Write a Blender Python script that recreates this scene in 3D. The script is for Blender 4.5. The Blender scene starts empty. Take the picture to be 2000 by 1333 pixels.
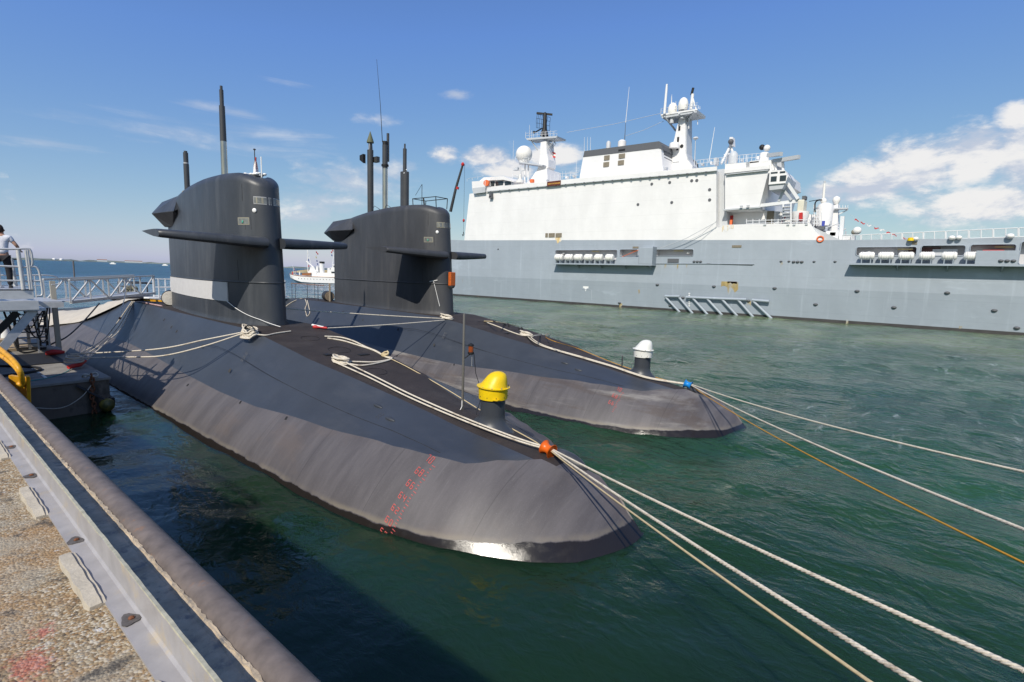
import bpy, bmesh, math, random
import numpy as np
from mathutils import Vector, Matrix
R = math.radians
rnd = random.Random(7)
nr = np.random.RandomState(11)
SC = bpy.context.scene
COL = SC.collection

# ---------------------------------------------------------------- camera
CAM_H = 5.0
def cam_axes(pitch=7.4, roll=1.8, yaw=51.0):
    p, r, y = R(pitch), R(roll), R(yaw)
    F = Vector((math.sin(y)*math.cos(p), math.cos(y)*math.cos(p), -math.sin(p)))
    Rt = Vector((math.cos(y), -math.sin(y), 0)); U = Rt.cross(F)
    c, s = math.cos(r), math.sin(r)
    return Rt*c + U*s, U*c - Rt*s, F
AX_R, AX_U, AX_F = cam_axes()
cd = bpy.data.cameras.new('camera'); cam = bpy.data.objects.new('camera', cd); COL.objects.link(cam)
cd.sensor_width = 36; cd.lens = 18.0; cd.clip_start = 0.05; cd.clip_end = 30000
cam.matrix_world = Matrix(((AX_R.x, AX_U.x, -AX_F.x, 0), (AX_R.y, AX_U.y, -AX_F.y, 0), (AX_R.z, AX_U.z, -AX_F.z, CAM_H), (0, 0, 0, 1)))
SC.camera = cam
CO = Vector((0, 0, CAM_H))
# survey helpers: where the sight line through a pixel of the 2000 px photograph meets a plane of the real place
def ray(x, y): return AX_F + AX_R*((x-1000)/1000.0) - AX_U*((y-666.5)/1000.0)
def onX(x, y, X): d = ray(x, y); return CO + d*(X/d.x)
def onY(x, y, Y): d = ray(x, y); return CO + d*(Y/d.y)
def onZ(x, y, Z): d = ray(x, y); return CO + d*((Z-CAM_H)/d.z)
def dirpx(x, y): return ray(x, y).normalized()

# ---------------------------------------------------------------- sky, sun, exposure
SUN_EL, SUN_TRAVEL = 43.5, Vector((0.694, 0.212, -0.688)).normalized()
to_sun = -SUN_TRAVEL
SUN_AZ = math.atan2(to_sun.x, to_sun.y)
w = bpy.data.worlds.new('World'); SC.world = w; w.use_nodes = True
nt = w.node_tree; nt.nodes.clear()
def node(tree, kind, **kw):
    n = tree.nodes.new(kind)
    for k, v in kw.items():
        if k.startswith('i_'):
            n.inputs[k[2:].replace('_', ' ')].default_value = v
        elif k == 'ins':
            for kk, vv in v.items(): n.inputs[kk].default_value = vv
        else: setattr(n, k, v)
    return n
def mth(tree, op, a, b=None, c=None, clamp=False):
    n = tree.nodes.new('ShaderNodeMath'); n.operation = op; n.use_clamp = clamp
    for i, v in enumerate((a, b, c)):
        if v is None: continue
        if isinstance(v, (int, float)): n.inputs[i].default_value = v
        else: tree.links.new(v, n.inputs[i])
    return n.outputs[0]
def vmth(tree, op, a, b=None):
    n = tree.nodes.new('ShaderNodeVectorMath'); n.operation = op
    for i, v in enumerate((a, b)):
        if v is None: continue
        if isinstance(v, (tuple, Vector)): n.inputs[i].default_value = tuple(v)
        else: tree.links.new(v, n.inputs[i])
    return n
def sstep(tree, v, lo, hi):
    n = tree.nodes.new('ShaderNodeMapRange'); n.interpolation_type = 'SMOOTHSTEP'
    n.inputs['From Min'].default_value = lo; n.inputs['From Max'].default_value = hi
    tree.links.new(v, n.inputs['Value']); return n.outputs['Result']
sky = node(nt, 'ShaderNodeTexSky', sky_type='NISHITA', sun_disc=False, sun_elevation=R(SUN_EL), sun_rotation=SUN_AZ,
           altitude=0.0, air_density=1.0, dust_density=0.5, ozone_density=3.0)
tc = node(nt, 'ShaderNodeTexCoord')
D = tc.outputs['Generated']
# clouds: patches of noise, each round a compass bearing and height of its own
def warped(scale, detail, rough, dist=0.0, stretch=(1, 1, 2.2)):
    v = vmth(nt, 'MULTIPLY', D, stretch).outputs[0]
    n = node(nt, 'ShaderNodeTexNoise', ins={'Scale': scale, 'Detail': detail, 'Roughness': rough, 'Distortion': dist})
    nt.links.new(v, n.inputs['Vector']); return n.outputs['Fac']
n_big = warped(7.0, 9, 0.62, 0.25)
n_fine = warped(26.0, 8, 0.6, 0.2)
n_wisp = warped(5.0, 7, 0.6, 0.9, (1, 1, 9))
def blob(cx, cy, wx, wy):
    c = dirpx(cx, cy); up = Vector((0, 0, 1)); eu = c.cross(up).normalized(); ev = eu.cross(c).normalized()
    du = vmth(nt, 'DOT_PRODUCT', D, eu).outputs['Value']; dv = vmth(nt, 'DOT_PRODUCT', D, ev).outputs['Value']
    dc = vmth(nt, 'DOT_PRODUCT', D, c).outputs['Value']
    k = (Vector((cx-1000, cy-666.5)).length/1000)**2 + 1
    a = mth(nt, 'DIVIDE', du, wx/1000/k**0.85); b = mth(nt, 'DIVIDE', dv, wy/1000/k**0.6)
    q = mth(nt, 'ADD', mth(nt, 'MULTIPLY', a, a), mth(nt, 'MULTIPLY', b, b))
    m = mth(nt, 'SUBTRACT', 1.0, mth(nt, 'SQRT', q))
    return mth(nt, 'MULTIPLY', m, mth(nt, 'GREATER_THAN', dc, 0.0))
def cluster(blobs):
    acc = None
    for bq in blobs:
        m = blob(*bq)
        acc = m if acc is None else mth(nt, 'MAXIMUM', acc, m)
    return mth(nt, 'MAXIMUM', acc, -1.5)
cum = cluster([(1700, 360, 120, 60), (1800, 330, 120, 75), (1900, 310, 130, 85), (2010, 300, 120, 110), (1990, 230, 60, 45), (1620, 375, 70, 30),
               (2150, 260, 200, 130), (1940, 400, 260, 60), (868, 302, 40, 26), (950, 308, 75, 28), (1080, 306, 110, 40), (990, 330, 90, 30)])
thin = cluster([(640, 395, 150, 45), (735, 234, 75, 20), (700, 360, 150, 60), (890, 186, 50, 14), (1650, 390, 150, 30), (590, 420, 160, 40), (770, 335, 90, 40)])
wisp = cluster([(410, 210, 120, 16), (300, 255, 420, 34), (560, 165, 90, 16), (470, 222, 90, 14), (80, 280, 170, 20), (560, 270, 200, 26)])
f1 = sstep(nt, mth(nt, 'ADD', mth(nt, 'MULTIPLY', cum, 0.55), mth(nt, 'ADD', mth(nt, 'MULTIPLY', n_big, 0.9), mth(nt, 'MULTIPLY', n_fine, 0.55))), 0.76, 1.10)
f2 = mth(nt, 'MULTIPLY', sstep(nt, mth(nt, 'ADD', mth(nt, 'MULTIPLY', thin, 0.5), mth(nt, 'ADD', mth(nt, 'MULTIPLY', n_big, 0.6), mth(nt, 'MULTIPLY', n_fine, 0.7))), 0.74, 1.2), 0.7)
f3 = mth(nt, 'MULTIPLY', sstep(nt, mth(nt, 'ADD', mth(nt, 'MULTIPLY', wisp, 0.4), mth(nt, 'ADD', mth(nt, 'MULTIPLY', n_wisp, 0.9), mth(nt, 'MULTIPLY', n_fine, 0.2))), 0.64, 1.08), 0.42)
fac = mth(nt, 'MAXIMUM', mth(nt, 'MAXIMUM', f1, f2), f3)
fac = mth(nt, 'MULTIPLY', fac, 0.93)
# the camera's colour response to the clear sky, the same over the whole dome
sc_ = node(nt, 'ShaderNodeSeparateColor'); nt.links.new(sky.outputs[0], sc_.inputs[0]); skyc = node(nt, 'ShaderNodeCombineColor')
for i, (ref, out, pw) in enumerate(((1.33, 1.36, 0.95), (2.26, 2.83, 0.74), (3.93, 6.55, 0.08))):
    q_ = mth(nt, 'DIVIDE', sc_.outputs[i], ref)
    nt.links.new(mth(nt, 'MULTIPLY', mth(nt, 'MINIMUM', mth(nt, 'POWER', q_, pw), mth(nt, 'POWER', q_, 0.95)), out), skyc.inputs[i])
# white tops, bluish-grey thin parts and bottoms
ccol = node(nt, 'ShaderNodeMix', data_type='RGBA')
n_lit = node(nt, 'ShaderNodeTexNoise', ins={'Scale': 7.0, 'Detail': 9, 'Roughness': 0.62, 'Distortion': 0.25})
nt.links.new(vmth(nt, 'MULTIPLY', vmth(nt, 'ADD', D, tuple(to_sun*0.022+Vector((0, 0, 0.012)))).outputs[0], (1, 1, 2.2)).outputs[0], n_lit.inputs['Vector'])
relief = mth(nt, 'SUBTRACT', n_big, n_lit.outputs['Fac'])            # side of each puff that faces the sun
shade = sstep(nt, mth(nt, 'ADD', mth(nt, 'MULTIPLY', relief, 3.2), mth(nt, 'ADD', mth(nt, 'MULTIPLY', f1, 0.35), mth(nt, 'MULTIPLY', n_fine, 0.5))), 0.12, 0.72)
nt.links.new(shade, ccol.inputs['Factor'])
ccol.inputs['A'].default_value = (5.6, 6.1, 7.2, 1); ccol.inputs['B'].default_value = (9.1, 8.9, 8.75, 1)
mixs = node(nt, 'ShaderNodeMix', data_type='RGBA')
nt.links.new(fac, mixs.inputs['Factor']); nt.links.new(skyc.outputs[0], mixs.inputs['A']); nt.links.new(ccol.outputs['Result'], mixs.inputs['B'])
bg = node(nt, 'ShaderNodeBackground', ins={'Strength': 0.10})
nt.links.new(mixs.outputs['Result'], bg.inputs['Color'])
wo = node(nt, 'ShaderNodeOutputWorld'); nt.links.new(bg.outputs[0], wo.inputs['Surface'])
sl = bpy.data.lights.new('sun', 'SUN'); sl.energy = 4.4; sl.angle = R(0.5); sl.color = (1.0, 0.935, 0.825)
so = bpy.data.objects.new('sun', sl); COL.objects.link(so); so.location = (-30, -10, 40)
so.rotation_euler = SUN_TRAVEL.to_track_quat('-Z', 'Y').to_euler()
SC.view_settings.view_transform = 'Standard'; SC.view_settings.look = 'None'; SC.view_settings.gamma = 1
SC.view_settings.use_curve_mapping = False
SC.view_settings.exposure = 0.0
SC.render.engine = 'CYCLES'
SC.cycles.max_bounces = 6; SC.cycles.diffuse_bounces = 3; SC.cycles.glossy_bounces = 4; SC.cycles.transmission_bounces = 4
SC.cycles.caustics_reflective = False; SC.cycles.caustics_refractive = False
try: SC.cycles.use_denoising = True
except Exception: pass

# ---------------------------------------------------------------- materials
def srgb(r, g, b):
    f = lambda c: (c/255/12.92) if c <= 10 else ((c/255+0.055)/1.055)**2.4
    return (f(r), f(g), f(b), 1)
MATS = {}
def mat(name, col, rough=0.5, metal=0.0, var=0.0, vscale=3.0, stretch=(1, 1, 1), bump=0.0, bscale=40.0, bdist=0.01, spec=0.5,
        col2=None, lo=0.4, hi=0.65, c2scale=2.0, c2stretch=(1, 1, 1), rvar=0.0, emit=None, trans=0.0, ior=1.45, coat=0.0):
    """Principled paint: base colour with noise mottling (var), a second stain colour (col2), fine relief (bump)."""
    if name in MATS: return MATS[name]
    m = bpy.data.materials.new(name); m.use_nodes = True; t = m.node_tree
    p = t.nodes['Principled BSDF']; c = tuple(col[:3]) + (1,)
    p.inputs['Base Color'].default_value = c; p.inputs['Roughness'].default_value = rough; p.inputs['Metallic'].default_value = metal
    p.inputs['Specular IOR Level'].default_value = spec; p.inputs['Transmission Weight'].default_value = trans; p.inputs['IOR'].default_value = ior
    p.inputs['Coat Weight'].default_value = coat
    if emit: p.inputs['Emission Color'].default_value = tuple(emit[:3])+(1,); p.inputs['Emission Strength'].default_value = emit[3]
    co = t.nodes.new('ShaderNodeTexCoord').outputs['Object']
    out = None
    def nz(scale, st, det=6, rg=0.6):
        mp = t.nodes.new('ShaderNodeMapping'); mp.inputs['Scale'].default_value = st; t.links.new(co, mp.inputs['Vector'])
        n = t.nodes.new('ShaderNodeTexNoise'); n.inputs['Scale'].default_value = scale; n.inputs['Detail'].default_value = det; n.inputs['Roughness'].default_value = rg
        t.links.new(mp.outputs[0], n.inputs['Vector']); return n.outputs['Fac']
    if var:
        f = nz(vscale, stretch)
        mr = t.nodes.new('ShaderNodeMapRange'); mr.inputs['From Min'].default_value = 0.3; mr.inputs['From Max'].default_value = 0.7
        mr.inputs['To Min'].default_value = 1-var; mr.inputs['To Max'].default_value = 1+var; t.links.new(f, mr.inputs['Value'])
        mx = t.nodes.new('ShaderNodeVectorMath'); mx.operation = 'SCALE'; mx.inputs[0].default_value = c[:3]
        t.links.new(mr.outputs[0], mx.inputs['Scale']); out = mx.outputs[0]
    if col2:
        f = sstep(t, nz(c2scale, c2stretch, 8, 0.65), lo, hi)
        mx = t.nodes.new('ShaderNodeMix'); mx.data_type = 'RGBA'; t.links.new(f, mx.inputs['Factor'])
        if out is not None: t.links.new(out, mx.inputs['A'])
        else: mx.inputs['A'].default_value = c
        mx.inputs['B'].default_value = tuple(col2[:3]) + (1,); out = mx.outputs['Result']
    if out is not None: t.links.new(out, p.inputs['Base Color'])
    if rvar:
        f = nz(vscale*2.3, stretch)
        mr = t.nodes.new('ShaderNodeMapRange'); mr.inputs['To Min'].default_value = max(0, rough-rvar); mr.inputs['To Max'].default_value = min(1, rough+rvar)
        t.links.new(f, mr.inputs['Value']); t.links.new(mr.outputs[0], p.inputs['Roughness'])
    if bump:
        f = nz(bscale, stretch, 4)
        b = t.nodes.new('ShaderNodeBump'); b.inputs['Strength'].default_value = bump; b.inputs['Distance'].default_value = bdist
        t.links.new(f, b.inputs['Height']); t.links.new(b.outputs[0], p.inputs['Normal'])
    MATS[name] = m; return m

# ---------------------------------------------------------------- mesh building
class MB:
    """Collects faces, then links them as one object whose vertices are relative to its parent thing."""
    def __init__(s): s.v = []; s.f = []; s.mi = []; s.cur = 0
    def add(s, vs, fs):
        o = len(s.v); s.v += [tuple(v) for v in vs]; s.f += [tuple(i+o for i in f) for f in fs]; s.mi += [s.cur]*len(fs); return s
    def box(s, a, b):
        x0, y0, z0 = [min(a[i], b[i]) for i in range(3)]; x1, y1, z1 = [max(a[i], b[i]) for i in range(3)]
        return s.add([(x0,y0,z0),(x1,y0,z0),(x1,y1,z0),(x0,y1,z0),(x0,y0,z1),(x1,y0,z1),(x1,y1,z1),(x0,y1,z1)],
                     [(0,3,2,1),(4,5,6,7),(0,1,5,4),(1,2,6,5),(2,3,7,6),(3,0,4,7)])
    def beam(s, a, b, w, h=None, up=(0, 0, 1)):
        a, b = Vector(a), Vector(b); h = h or w; d = (b-a).normalized(); u = Vector(up)
        if abs(d.dot(u)) > 0.98: u = Vector((0, 1, 0))
        x = d.cross(u).normalized()*w/2; y = x.cross(d).normalized()*h/2
        return s.add([a-x-y, a+x-y, a+x+y, a-x+y, b-x-y, b+x-y, b+x+y, b-x+y], [(0,1,2,3),(7,6,5,4),(0,4,5,1),(1,5,6,2),(2,6,7,3),(3,7,4,0)])
    def tube(s, pts, r, n=8, caps=True, closed=False):
        pts = [Vector(p) for p in pts]; m = len(pts)
        rs = r if isinstance(r, (list, tuple)) else [r]*m
        vs = []; fr = None
        for i, p in enumerate(pts):
            if closed: d = (pts[(i+1) % m]-pts[i-1])
            else: d = pts[min(i+1, m-1)]-pts[max(i-1, 0)]
            if d.length < 1e-9: d = Vector((0, 0, 1))
            d.normalize()
            if fr is None:
                u = Vector((0, 0, 1)) if abs(d.z) < 0.9 else Vector((0, 1, 0)); fr = d.cross(u).normalized()
            else:
                fr = fr - d*fr.dot(d)
                if fr.length < 1e-6: fr = d.cross(Vector((0, 0.3, 1)))
                fr.normalize()
            g = d.cross(fr)
            for k in range(n):
                a = 2*math.pi*k/n; vs.append(p + (fr*math.cos(a)+g*math.sin(a))*rs[i])
        fs = []
        for i in range(m if closed else m-1):
            j = (i+1) % m
            for k in range(n): k2 = (k+1) % n; fs.append((i*n+k, i*n+k2, j*n+k2, j*n+k))
        if caps and not closed: fs.append(tuple(range(n-1, -1, -1))); fs.append(tuple(range((m-1)*n, m*n)))
        return s.add(vs, fs)
    def lathe(s, c, prof, n=20, axis=(0, 0, 1), sx=1.0, sy=1.0):
        """prof: (radius, height) pairs along axis from c."""
        c = Vector(c); ax = Vector(axis).normalized()
        u = Vector((1, 0, 0)) if abs(ax.x) < 0.9 else Vector((0, 1, 0)); u = (u-ax*u.dot(ax)).normalized(); v = ax.cross(u)
        vs = []
        for r, h in prof:
            for k in range(n): a = 2*math.pi*k/n; vs.append(c + ax*h + u*(math.cos(a)*r*sx) + v*(math.sin(a)*r*sy))
        fs = []
        for i in range(len(prof)-1):
            for k in range(n): k2 = (k+1) % n; fs.append((i*n+k, i*n+k2, (i+1)*n+k2, (i+1)*n+k))
        if prof[0][0] > 1e-4: fs.append(tuple(range(n-1, -1, -1)))
        if prof[-1][0] > 1e-4: fs.append(tuple(range((len(prof)-1)*n, len(prof)*n)))
        return s.add(vs, fs)
    def sphere(s, c, r, n=16, m=10, sz=1.0):
        return s.lathe(c, [(max(1e-5, r*math.sin(math.pi*i/m)), -r*sz*math.cos(math.pi*i/m)) for i in range(m+1)], n)
    def prism(s, poly, a, b, axis='x'):
        """poly: 2-D outline; extruded from a to b along axis ('x': outline in y,z; 'y': x,z; 'z': x,y)."""
        n = len(poly)
        f = {'x': lambda p, t: (t, p[0], p[1]), 'y': lambda p, t: (p[0], t, p[1]), 'z': lambda p, t: (p[0], p[1], t)}[axis]
        vs = [f(p, a) for p in poly] + [f(p, b) for p in poly]
        fs = [tuple(range(n-1, -1, -1)), tuple(range(n, 2*n))] + [(i, (i+1) % n, n+(i+1) % n, n+i) for i in range(n)]
        return s.add(vs, fs)
    def loft(s, rings, closed=True, caps=True):
        n = len(rings[0]); vs = [p for r_ in rings for p in r_]; fs = []
        for i in range(len(rings)-1):
            for k in range(n if closed else n-1): k2 = (k+1) % n; fs.append((i*n+k, i*n+k2, (i+1)*n+k2, (i+1)*n+k))
        if caps and closed: fs.append(tuple(range(n-1, -1, -1))); fs.append(tuple(range((len(rings)-1)*n, len(rings)*n)))
        return s.add(vs, fs)
    def build(s, name, m, parent=None, smooth=None, recalc=True, bevel=0.0, **props):
        me = bpy.data.meshes.new(name)
        o_ = Vector(wloc(parent)) if parent is not None else Vector((0, 0, 0))
        me.from_pydata([tuple(Vector(v)-o_) for v in s.v], [], s.f)
        ms = m if isinstance(m, (list, tuple)) else [m]
        for q in ms: me.materials.append(q)
        me.polygons.foreach_set('material_index', s.mi)
        if recalc:
            b = bmesh.new(); b.from_mesh(me); bmesh.ops.recalc_face_normals(b, faces=b.faces); b.to_mesh(me); b.free()
        if smooth is not None:
            me.polygons.foreach_set('use_smooth', [True]*len(me.polygons))
            if smooth < 179: me.set_sharp_from_angle(angle=R(smooth))
        me.update()
        o = bpy.data.objects.new(name, me); COL.objects.link(o)
        if parent is not None: o.parent = parent
        if bevel:
            bv = o.modifiers.new('bevel', 'BEVEL'); bv.width = bevel; bv.segments = 2; bv.limit_method = 'ANGLE'; bv.angle_limit = R(40)
        for k, v in props.items(): o[k] = v
        return o
def wloc(o):
    v = Vector((0, 0, 0))
    while o is not None: v += Vector(o.location); o = o.parent
    return v
def tag(o, label, cat, group=None, kind=None):
    if label: o['label'] = label
    if cat: o['category'] = cat
    if group: o['group'] = group
    if kind: o['kind'] = kind
    return o
def thing(name, loc, label, cat, group=None):
    o = bpy.data.objects.new(name, None); COL.objects.link(o); o.location = loc; o.empty_display_size = 0.2
    return tag(o, label, cat, group)
def solo(mb, name, m, label, cat, loc, group=None, **kw):
    """A thing made of one mesh: its origin at loc."""
    mb.v = [tuple(Vector(v)-Vector(loc)) for v in mb.v]
    o = mb.build(name, m, None, **kw); o.location = loc
    return tag(o, label, cat, group)
def copy_part(src, parent, loc=None):
    c = src.copy(); COL.objects.link(c); c.parent = parent
    if loc is not None: c.location = loc
    return c
def lerp(a, b, t): return Vector(a)*(1-t) + Vector(b)*t
I = lambda x, xs, ys: float(np.interp(x, xs, ys))
# ================================================================ THE SETTING: sea, far shore, quay
def sea_material():
    m = bpy.data.materials.new('sea_water'); m.use_nodes = True; t = m.node_tree; p = t.nodes['Principled BSDF']
    geo = t.nodes.new('ShaderNodeNewGeometry'); pos = geo.outputs['Position']
    def nz(scale, st, det, rg=0.55, dist=0.0, rot=0.0):
        mp = t.nodes.new('ShaderNodeMapping'); mp.inputs['Scale'].default_value = st; mp.inputs['Rotation'].default_value = (0, 0, rot); t.links.new(pos, mp.inputs['Vector'])
        n = t.nodes.new('ShaderNodeTexNoise'); n.inputs['Scale'].default_value = scale; n.inputs['Detail'].default_value = det
        n.inputs['Roughness'].default_value = rg; n.inputs['Distortion'].default_value = dist
        t.links.new(mp.outputs[0], n.inputs['Vector']); return n.outputs['Fac']
    # open blue sea beyond the basin, green harbour water inside it
    dist = vmth(t, 'LENGTH', vmth(t, 'MULTIPLY', pos, (1, 1, 0)).outputs[0]).outputs['Value']
    sep = t.nodes.new('ShaderNodeSeparateXYZ'); t.links.new(pos, sep.inputs[0])
    far = sstep(t, mth(t, 'ADD', sep.outputs['Y'], mth(t, 'MULTIPLY', sep.outputs['X'], 0.15)), 45, 130)
    mx = t.nodes.new('ShaderNodeMix'); mx.data_type = 'RGBA'; t.links.new(far, mx.inputs['Factor'])
    mx.inputs['A'].default_value = (0.0145, 0.048, 0.0165, 1); mx.inputs['B'].default_value = (0.012, 0.062, 0.115, 1)
    hull_shade = t.nodes.new('ShaderNodeMix'); hull_shade.data_type = 'RGBA'; t.links.new(sstep(t, sep.outputs['X'], 5.0, 15), hull_shade.inputs['Factor'])   # hull's underwater shade put into the colour by the quay; green farther out
    hull_shade.inputs['A'].default_value = (0.0085, 0.027, 0.012, 1); hull_shade.inputs['B'].default_value = (0.017, 0.056, 0.023, 1); t.links.new(hull_shade.outputs['Result'], mx.inputs['A'])
    patch = nz(0.09, (1, 1.6, 1), 4)
    sc = t.nodes.new('ShaderNodeMapRange'); sc.inputs['From Min'].default_value = 0.3; sc.inputs['From Max'].default_value = 0.7
    sc.inputs['To Min'].default_value = 0.75; sc.inputs['To Max'].default_value = 1.3; t.links.new(patch, sc.inputs['Value'])
    # silt stirred up in the far half of the basin makes it paler
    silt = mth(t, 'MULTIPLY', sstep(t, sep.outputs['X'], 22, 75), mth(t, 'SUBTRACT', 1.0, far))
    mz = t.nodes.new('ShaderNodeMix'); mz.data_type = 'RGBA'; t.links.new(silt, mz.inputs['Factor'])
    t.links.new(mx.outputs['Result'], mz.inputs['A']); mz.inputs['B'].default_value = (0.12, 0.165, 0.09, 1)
    col = vmth(t, 'SCALE', mz.outputs['Result']); t.links.new(sc.outputs[0], col.inputs['Scale'])
    # ruffled and calm patches drifting across the basin
    calm_ = mth(t, 'ADD', 0.2, mth(t, 'MULTIPLY', sstep(t, sep.outputs['X'], 5.5, 13), 0.8))    # sheltered water by the quay and the near hull
    ruf = sstep(t, nz(0.055, (1, 1.9, 1), 5, 0.6, 0.6, R(30)), 0.42, 0.6)
    mr_ = t.nodes.new('ShaderNodeMix'); mr_.data_type = 'RGBA'; t.links.new(mth(t, 'MULTIPLY', mth(t, 'MULTIPLY', ruf, 0.55), sstep(t, sep.outputs['X'], 9, 24)), mr_.inputs['Factor'])
    t.links.new(col.outputs[0], mr_.inputs['A']); mr_.inputs['B'].default_value = (0.035, 0.095, 0.08, 1)
    # streaks of foam on the open water of the basin
    fo = nz(0.75, (0.55, 1.5, 1), 9, 0.72, 0.8, R(-25)); fb = nz(0.07, (1, 1, 1), 2)
    foam = mth(t, 'MULTIPLY', sstep(t, fo, 0.57, 0.68), sstep(t, fb, 0.44, 0.58))
    foam = mth(t, 'MULTIPLY', foam, mth(t, 'MULTIPLY', sstep(t, sep.outputs['X'], 14, 24), mth(t, 'SUBTRACT', 1.0, sstep(t, sep.outputs['X'], 45, 62))))
    m2 = t.nodes.new('ShaderNodeMix'); m2.data_type = 'RGBA'; t.links.new(mth(t, 'MULTIPLY', foam, 0.4), m2.inputs['Factor'])
    t.links.new(mr_.outputs['Result'], m2.inputs['A']); m2.inputs['B'].default_value = (0.55, 0.6, 0.6, 1)
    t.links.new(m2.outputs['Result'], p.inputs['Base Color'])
    rg_ = t.nodes.new('ShaderNodeMapRange'); rg_.inputs['From Min'].default_value = 45; rg_.inputs['From Max'].default_value = 260
    rg_.inputs['To Min'].default_value = 0.045; rg_.inputs['To Max'].default_value = 0.34; t.links.new(dist, rg_.inputs['Value']); t.links.new(mth(t, 'ADD', rg_.outputs[0], mth(t, 'MULTIPLY', ruf, 0.05)), p.inputs['Roughness'])
    p.inputs['IOR'].default_value = 1.333
    # murky water: light spreads sideways under the surface, so shadow edges on it are soft
    p.subsurface_method = 'BURLEY'; p.inputs['Subsurface Weight'].default_value = 1.0; p.inputs['Subsurface Radius'].default_value = (0.7, 1.3, 0.9); p.inputs['Subsurface Scale'].default_value = 0.4
    # ripples: three sizes
    h1 = nz(1.1, (1.0, 0.55, 1), 3, 0.5, 0.4, R(20)); h2 = nz(4.2, (1.0, 0.6, 1), 4, 0.55, 0.5, R(-15)); h3 = nz(16, (1, 0.7, 1), 3, 0.5, 0.3, R(35))
    b1 = t.nodes.new('ShaderNodeBump'); b1.inputs['Distance'].default_value = 0.30; b1.inputs['Strength'].default_value = 0.8; t.links.new(mth(t, 'MULTIPLY', mth(t, 'MULTIPLY', h1, calm_), mth(t, 'ADD', 0.65, mth(t, 'MULTIPLY', ruf, 0.7))), b1.inputs['Height'])
    b2 = t.nodes.new('ShaderNodeBump'); b2.inputs['Distance'].default_value = 0.11; b2.inputs['Strength'].default_value = 0.9; t.links.new(mth(t, 'MULTIPLY', mth(t, 'MULTIPLY', h2, calm_), mth(t, 'ADD', 0.6, mth(t, 'MULTIPLY', ruf, 0.9))), b2.inputs['Height']); t.links.new(b1.outputs[0], b2.inputs['Normal'])
    b3 = t.nodes.new('ShaderNodeBump'); b3.inputs['Distance'].default_value = 0.012; b3.inputs['Strength'].default_value = 0.5; t.links.new(mth(t, 'MULTIPLY', h3, calm_), b3.inputs['Height']); t.links.new(b2.outputs[0], b3.inputs['Normal'])
    t.links.new(b3.outputs[0], p.inputs['Normal'])
    return m
def build_sea():
    # polar sheet: fine rings near the quay, coarse to the horizon; low real waves within 150 m
    ang = np.radians(np.arange(-100, 261, 0.6)); na = len(ang)
    rad = np.concatenate([np.geomspace(0.6, 160, 520), np.geomspace(168, 20000, 60)])
    A, Rr = np.meshgrid(ang, rad)
    X = Rr*np.cos(A); Y = Rr*np.sin(A); Z = np.zeros_like(X)
    for i in range(26):
        L = 0.9*1.17**(i*0.62) + rnd.random()*0.3; a = R(rnd.gauss(35, 42)); k = 2*math.pi/L
        amp = 0.0068*L**0.75
        Z += amp*np.sin(k*(X*math.cos(a)+Y*math.sin(a)) + rnd.random()*6.28 + 0.8*np.sin(0.21*X+0.17*Y+i))
    calm = np.clip((X-4.0)/8, 0.3, 1)            # sheltered behind the quay and between the hulls
    Z *= calm*np.clip(1.3-Rr/140, 0, 1)
    v = np.stack([X, Y, Z], -1).reshape(-1, 3)
    n = len(rad); idx = np.arange(n*na).reshape(n, na)
    q = np.stack([idx[:-1, :-1], idx[:-1, 1:], idx[1:, 1:], idx[1:, :-1]], -1).reshape(-1, 4)
    me = bpy.data.meshes.new('water'); me.vertices.add(len(v)); me.vertices.foreach_set('co', v.ravel())
    me.loops.add(len(q)*4); me.loops.foreach_set('vertex_index', q.ravel()); me.polygons.add(len(q))
    me.polygons.foreach_set('loop_start', np.arange(0, len(q)*4, 4)); me.polygons.foreach_set('loop_total', np.full(len(q), 4))
    me.polygons.foreach_set('use_smooth', np.ones(len(q), bool))
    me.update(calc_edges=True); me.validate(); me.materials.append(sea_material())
    o = bpy.data.objects.new('water', me); COL.objects.link(o); o['kind'] = 'structure'
    return o
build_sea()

# far shore: a low band of land on the horizon, and a sandy dike nearer on the right
m_shore = mat('shore_land', (0.16, 0.19, 0.17), 0.9, var=0.5, vscale=0.01)
m_dike = mat('dike_grass_sand', (0.42, 0.33, 0.17), 0.95, var=0.3, vscale=0.05)
def shore():
    mb = MB(); rings = []
    for i in range(90):
        az = R(-12 + i*0.62); d = 5200 + 500*math.sin(i*0.35)
        h = 6 + 5*abs(math.sin(i*1.7)) + rnd.random()*7
        c = Vector((math.sin(az), math.cos(az), 0))
        rings.append([c*d, c*(d+30)+Vector((0, 0, 3)), c*(d+160)+Vector((0, 0, h)), c*(d+700)+Vector((0, 0, h)), c*(d+900)+Vector((0, 0, -1))])
    mb.loft(rings, closed=False, caps=False)
    mb.build('far_shore', m_shore, kind='structure')
    mb = MB(); rings = []
    for i in range(60):
        az = R(27.6 + i*0.5); d = 560 + 40*math.sin(i*0.2); h = 3.6 + 0.5*math.sin(i*0.9)
        c = Vector((math.sin(az), math.cos(az), 0))
        h *= min(1, (i+0.5)/4)
        rings.append([c*d+Vector((0, 0, -1)), c*(d+8)+Vector((0, 0, h*0.4)), c*(d+22)+Vector((0, 0, h)), c*(d+40)+Vector((0, 0, h)), c*(d+70)+Vector((0, 0, -1))])
    mb.loft(rings, closed=False, caps=False)
    mb.build('sand_dike', m_dike, kind='structure')
shore()
m_white = mat('white_paint', (0.8, 0.8, 0.79), 0.45, var=0.04)
m_farwhite = mat('white_plaster', (0.75, 0.74, 0.72), 0.8, var=0.05)
m_roofred = mat('roof_tile', (0.3, 0.16, 0.11), 0.85)
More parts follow.
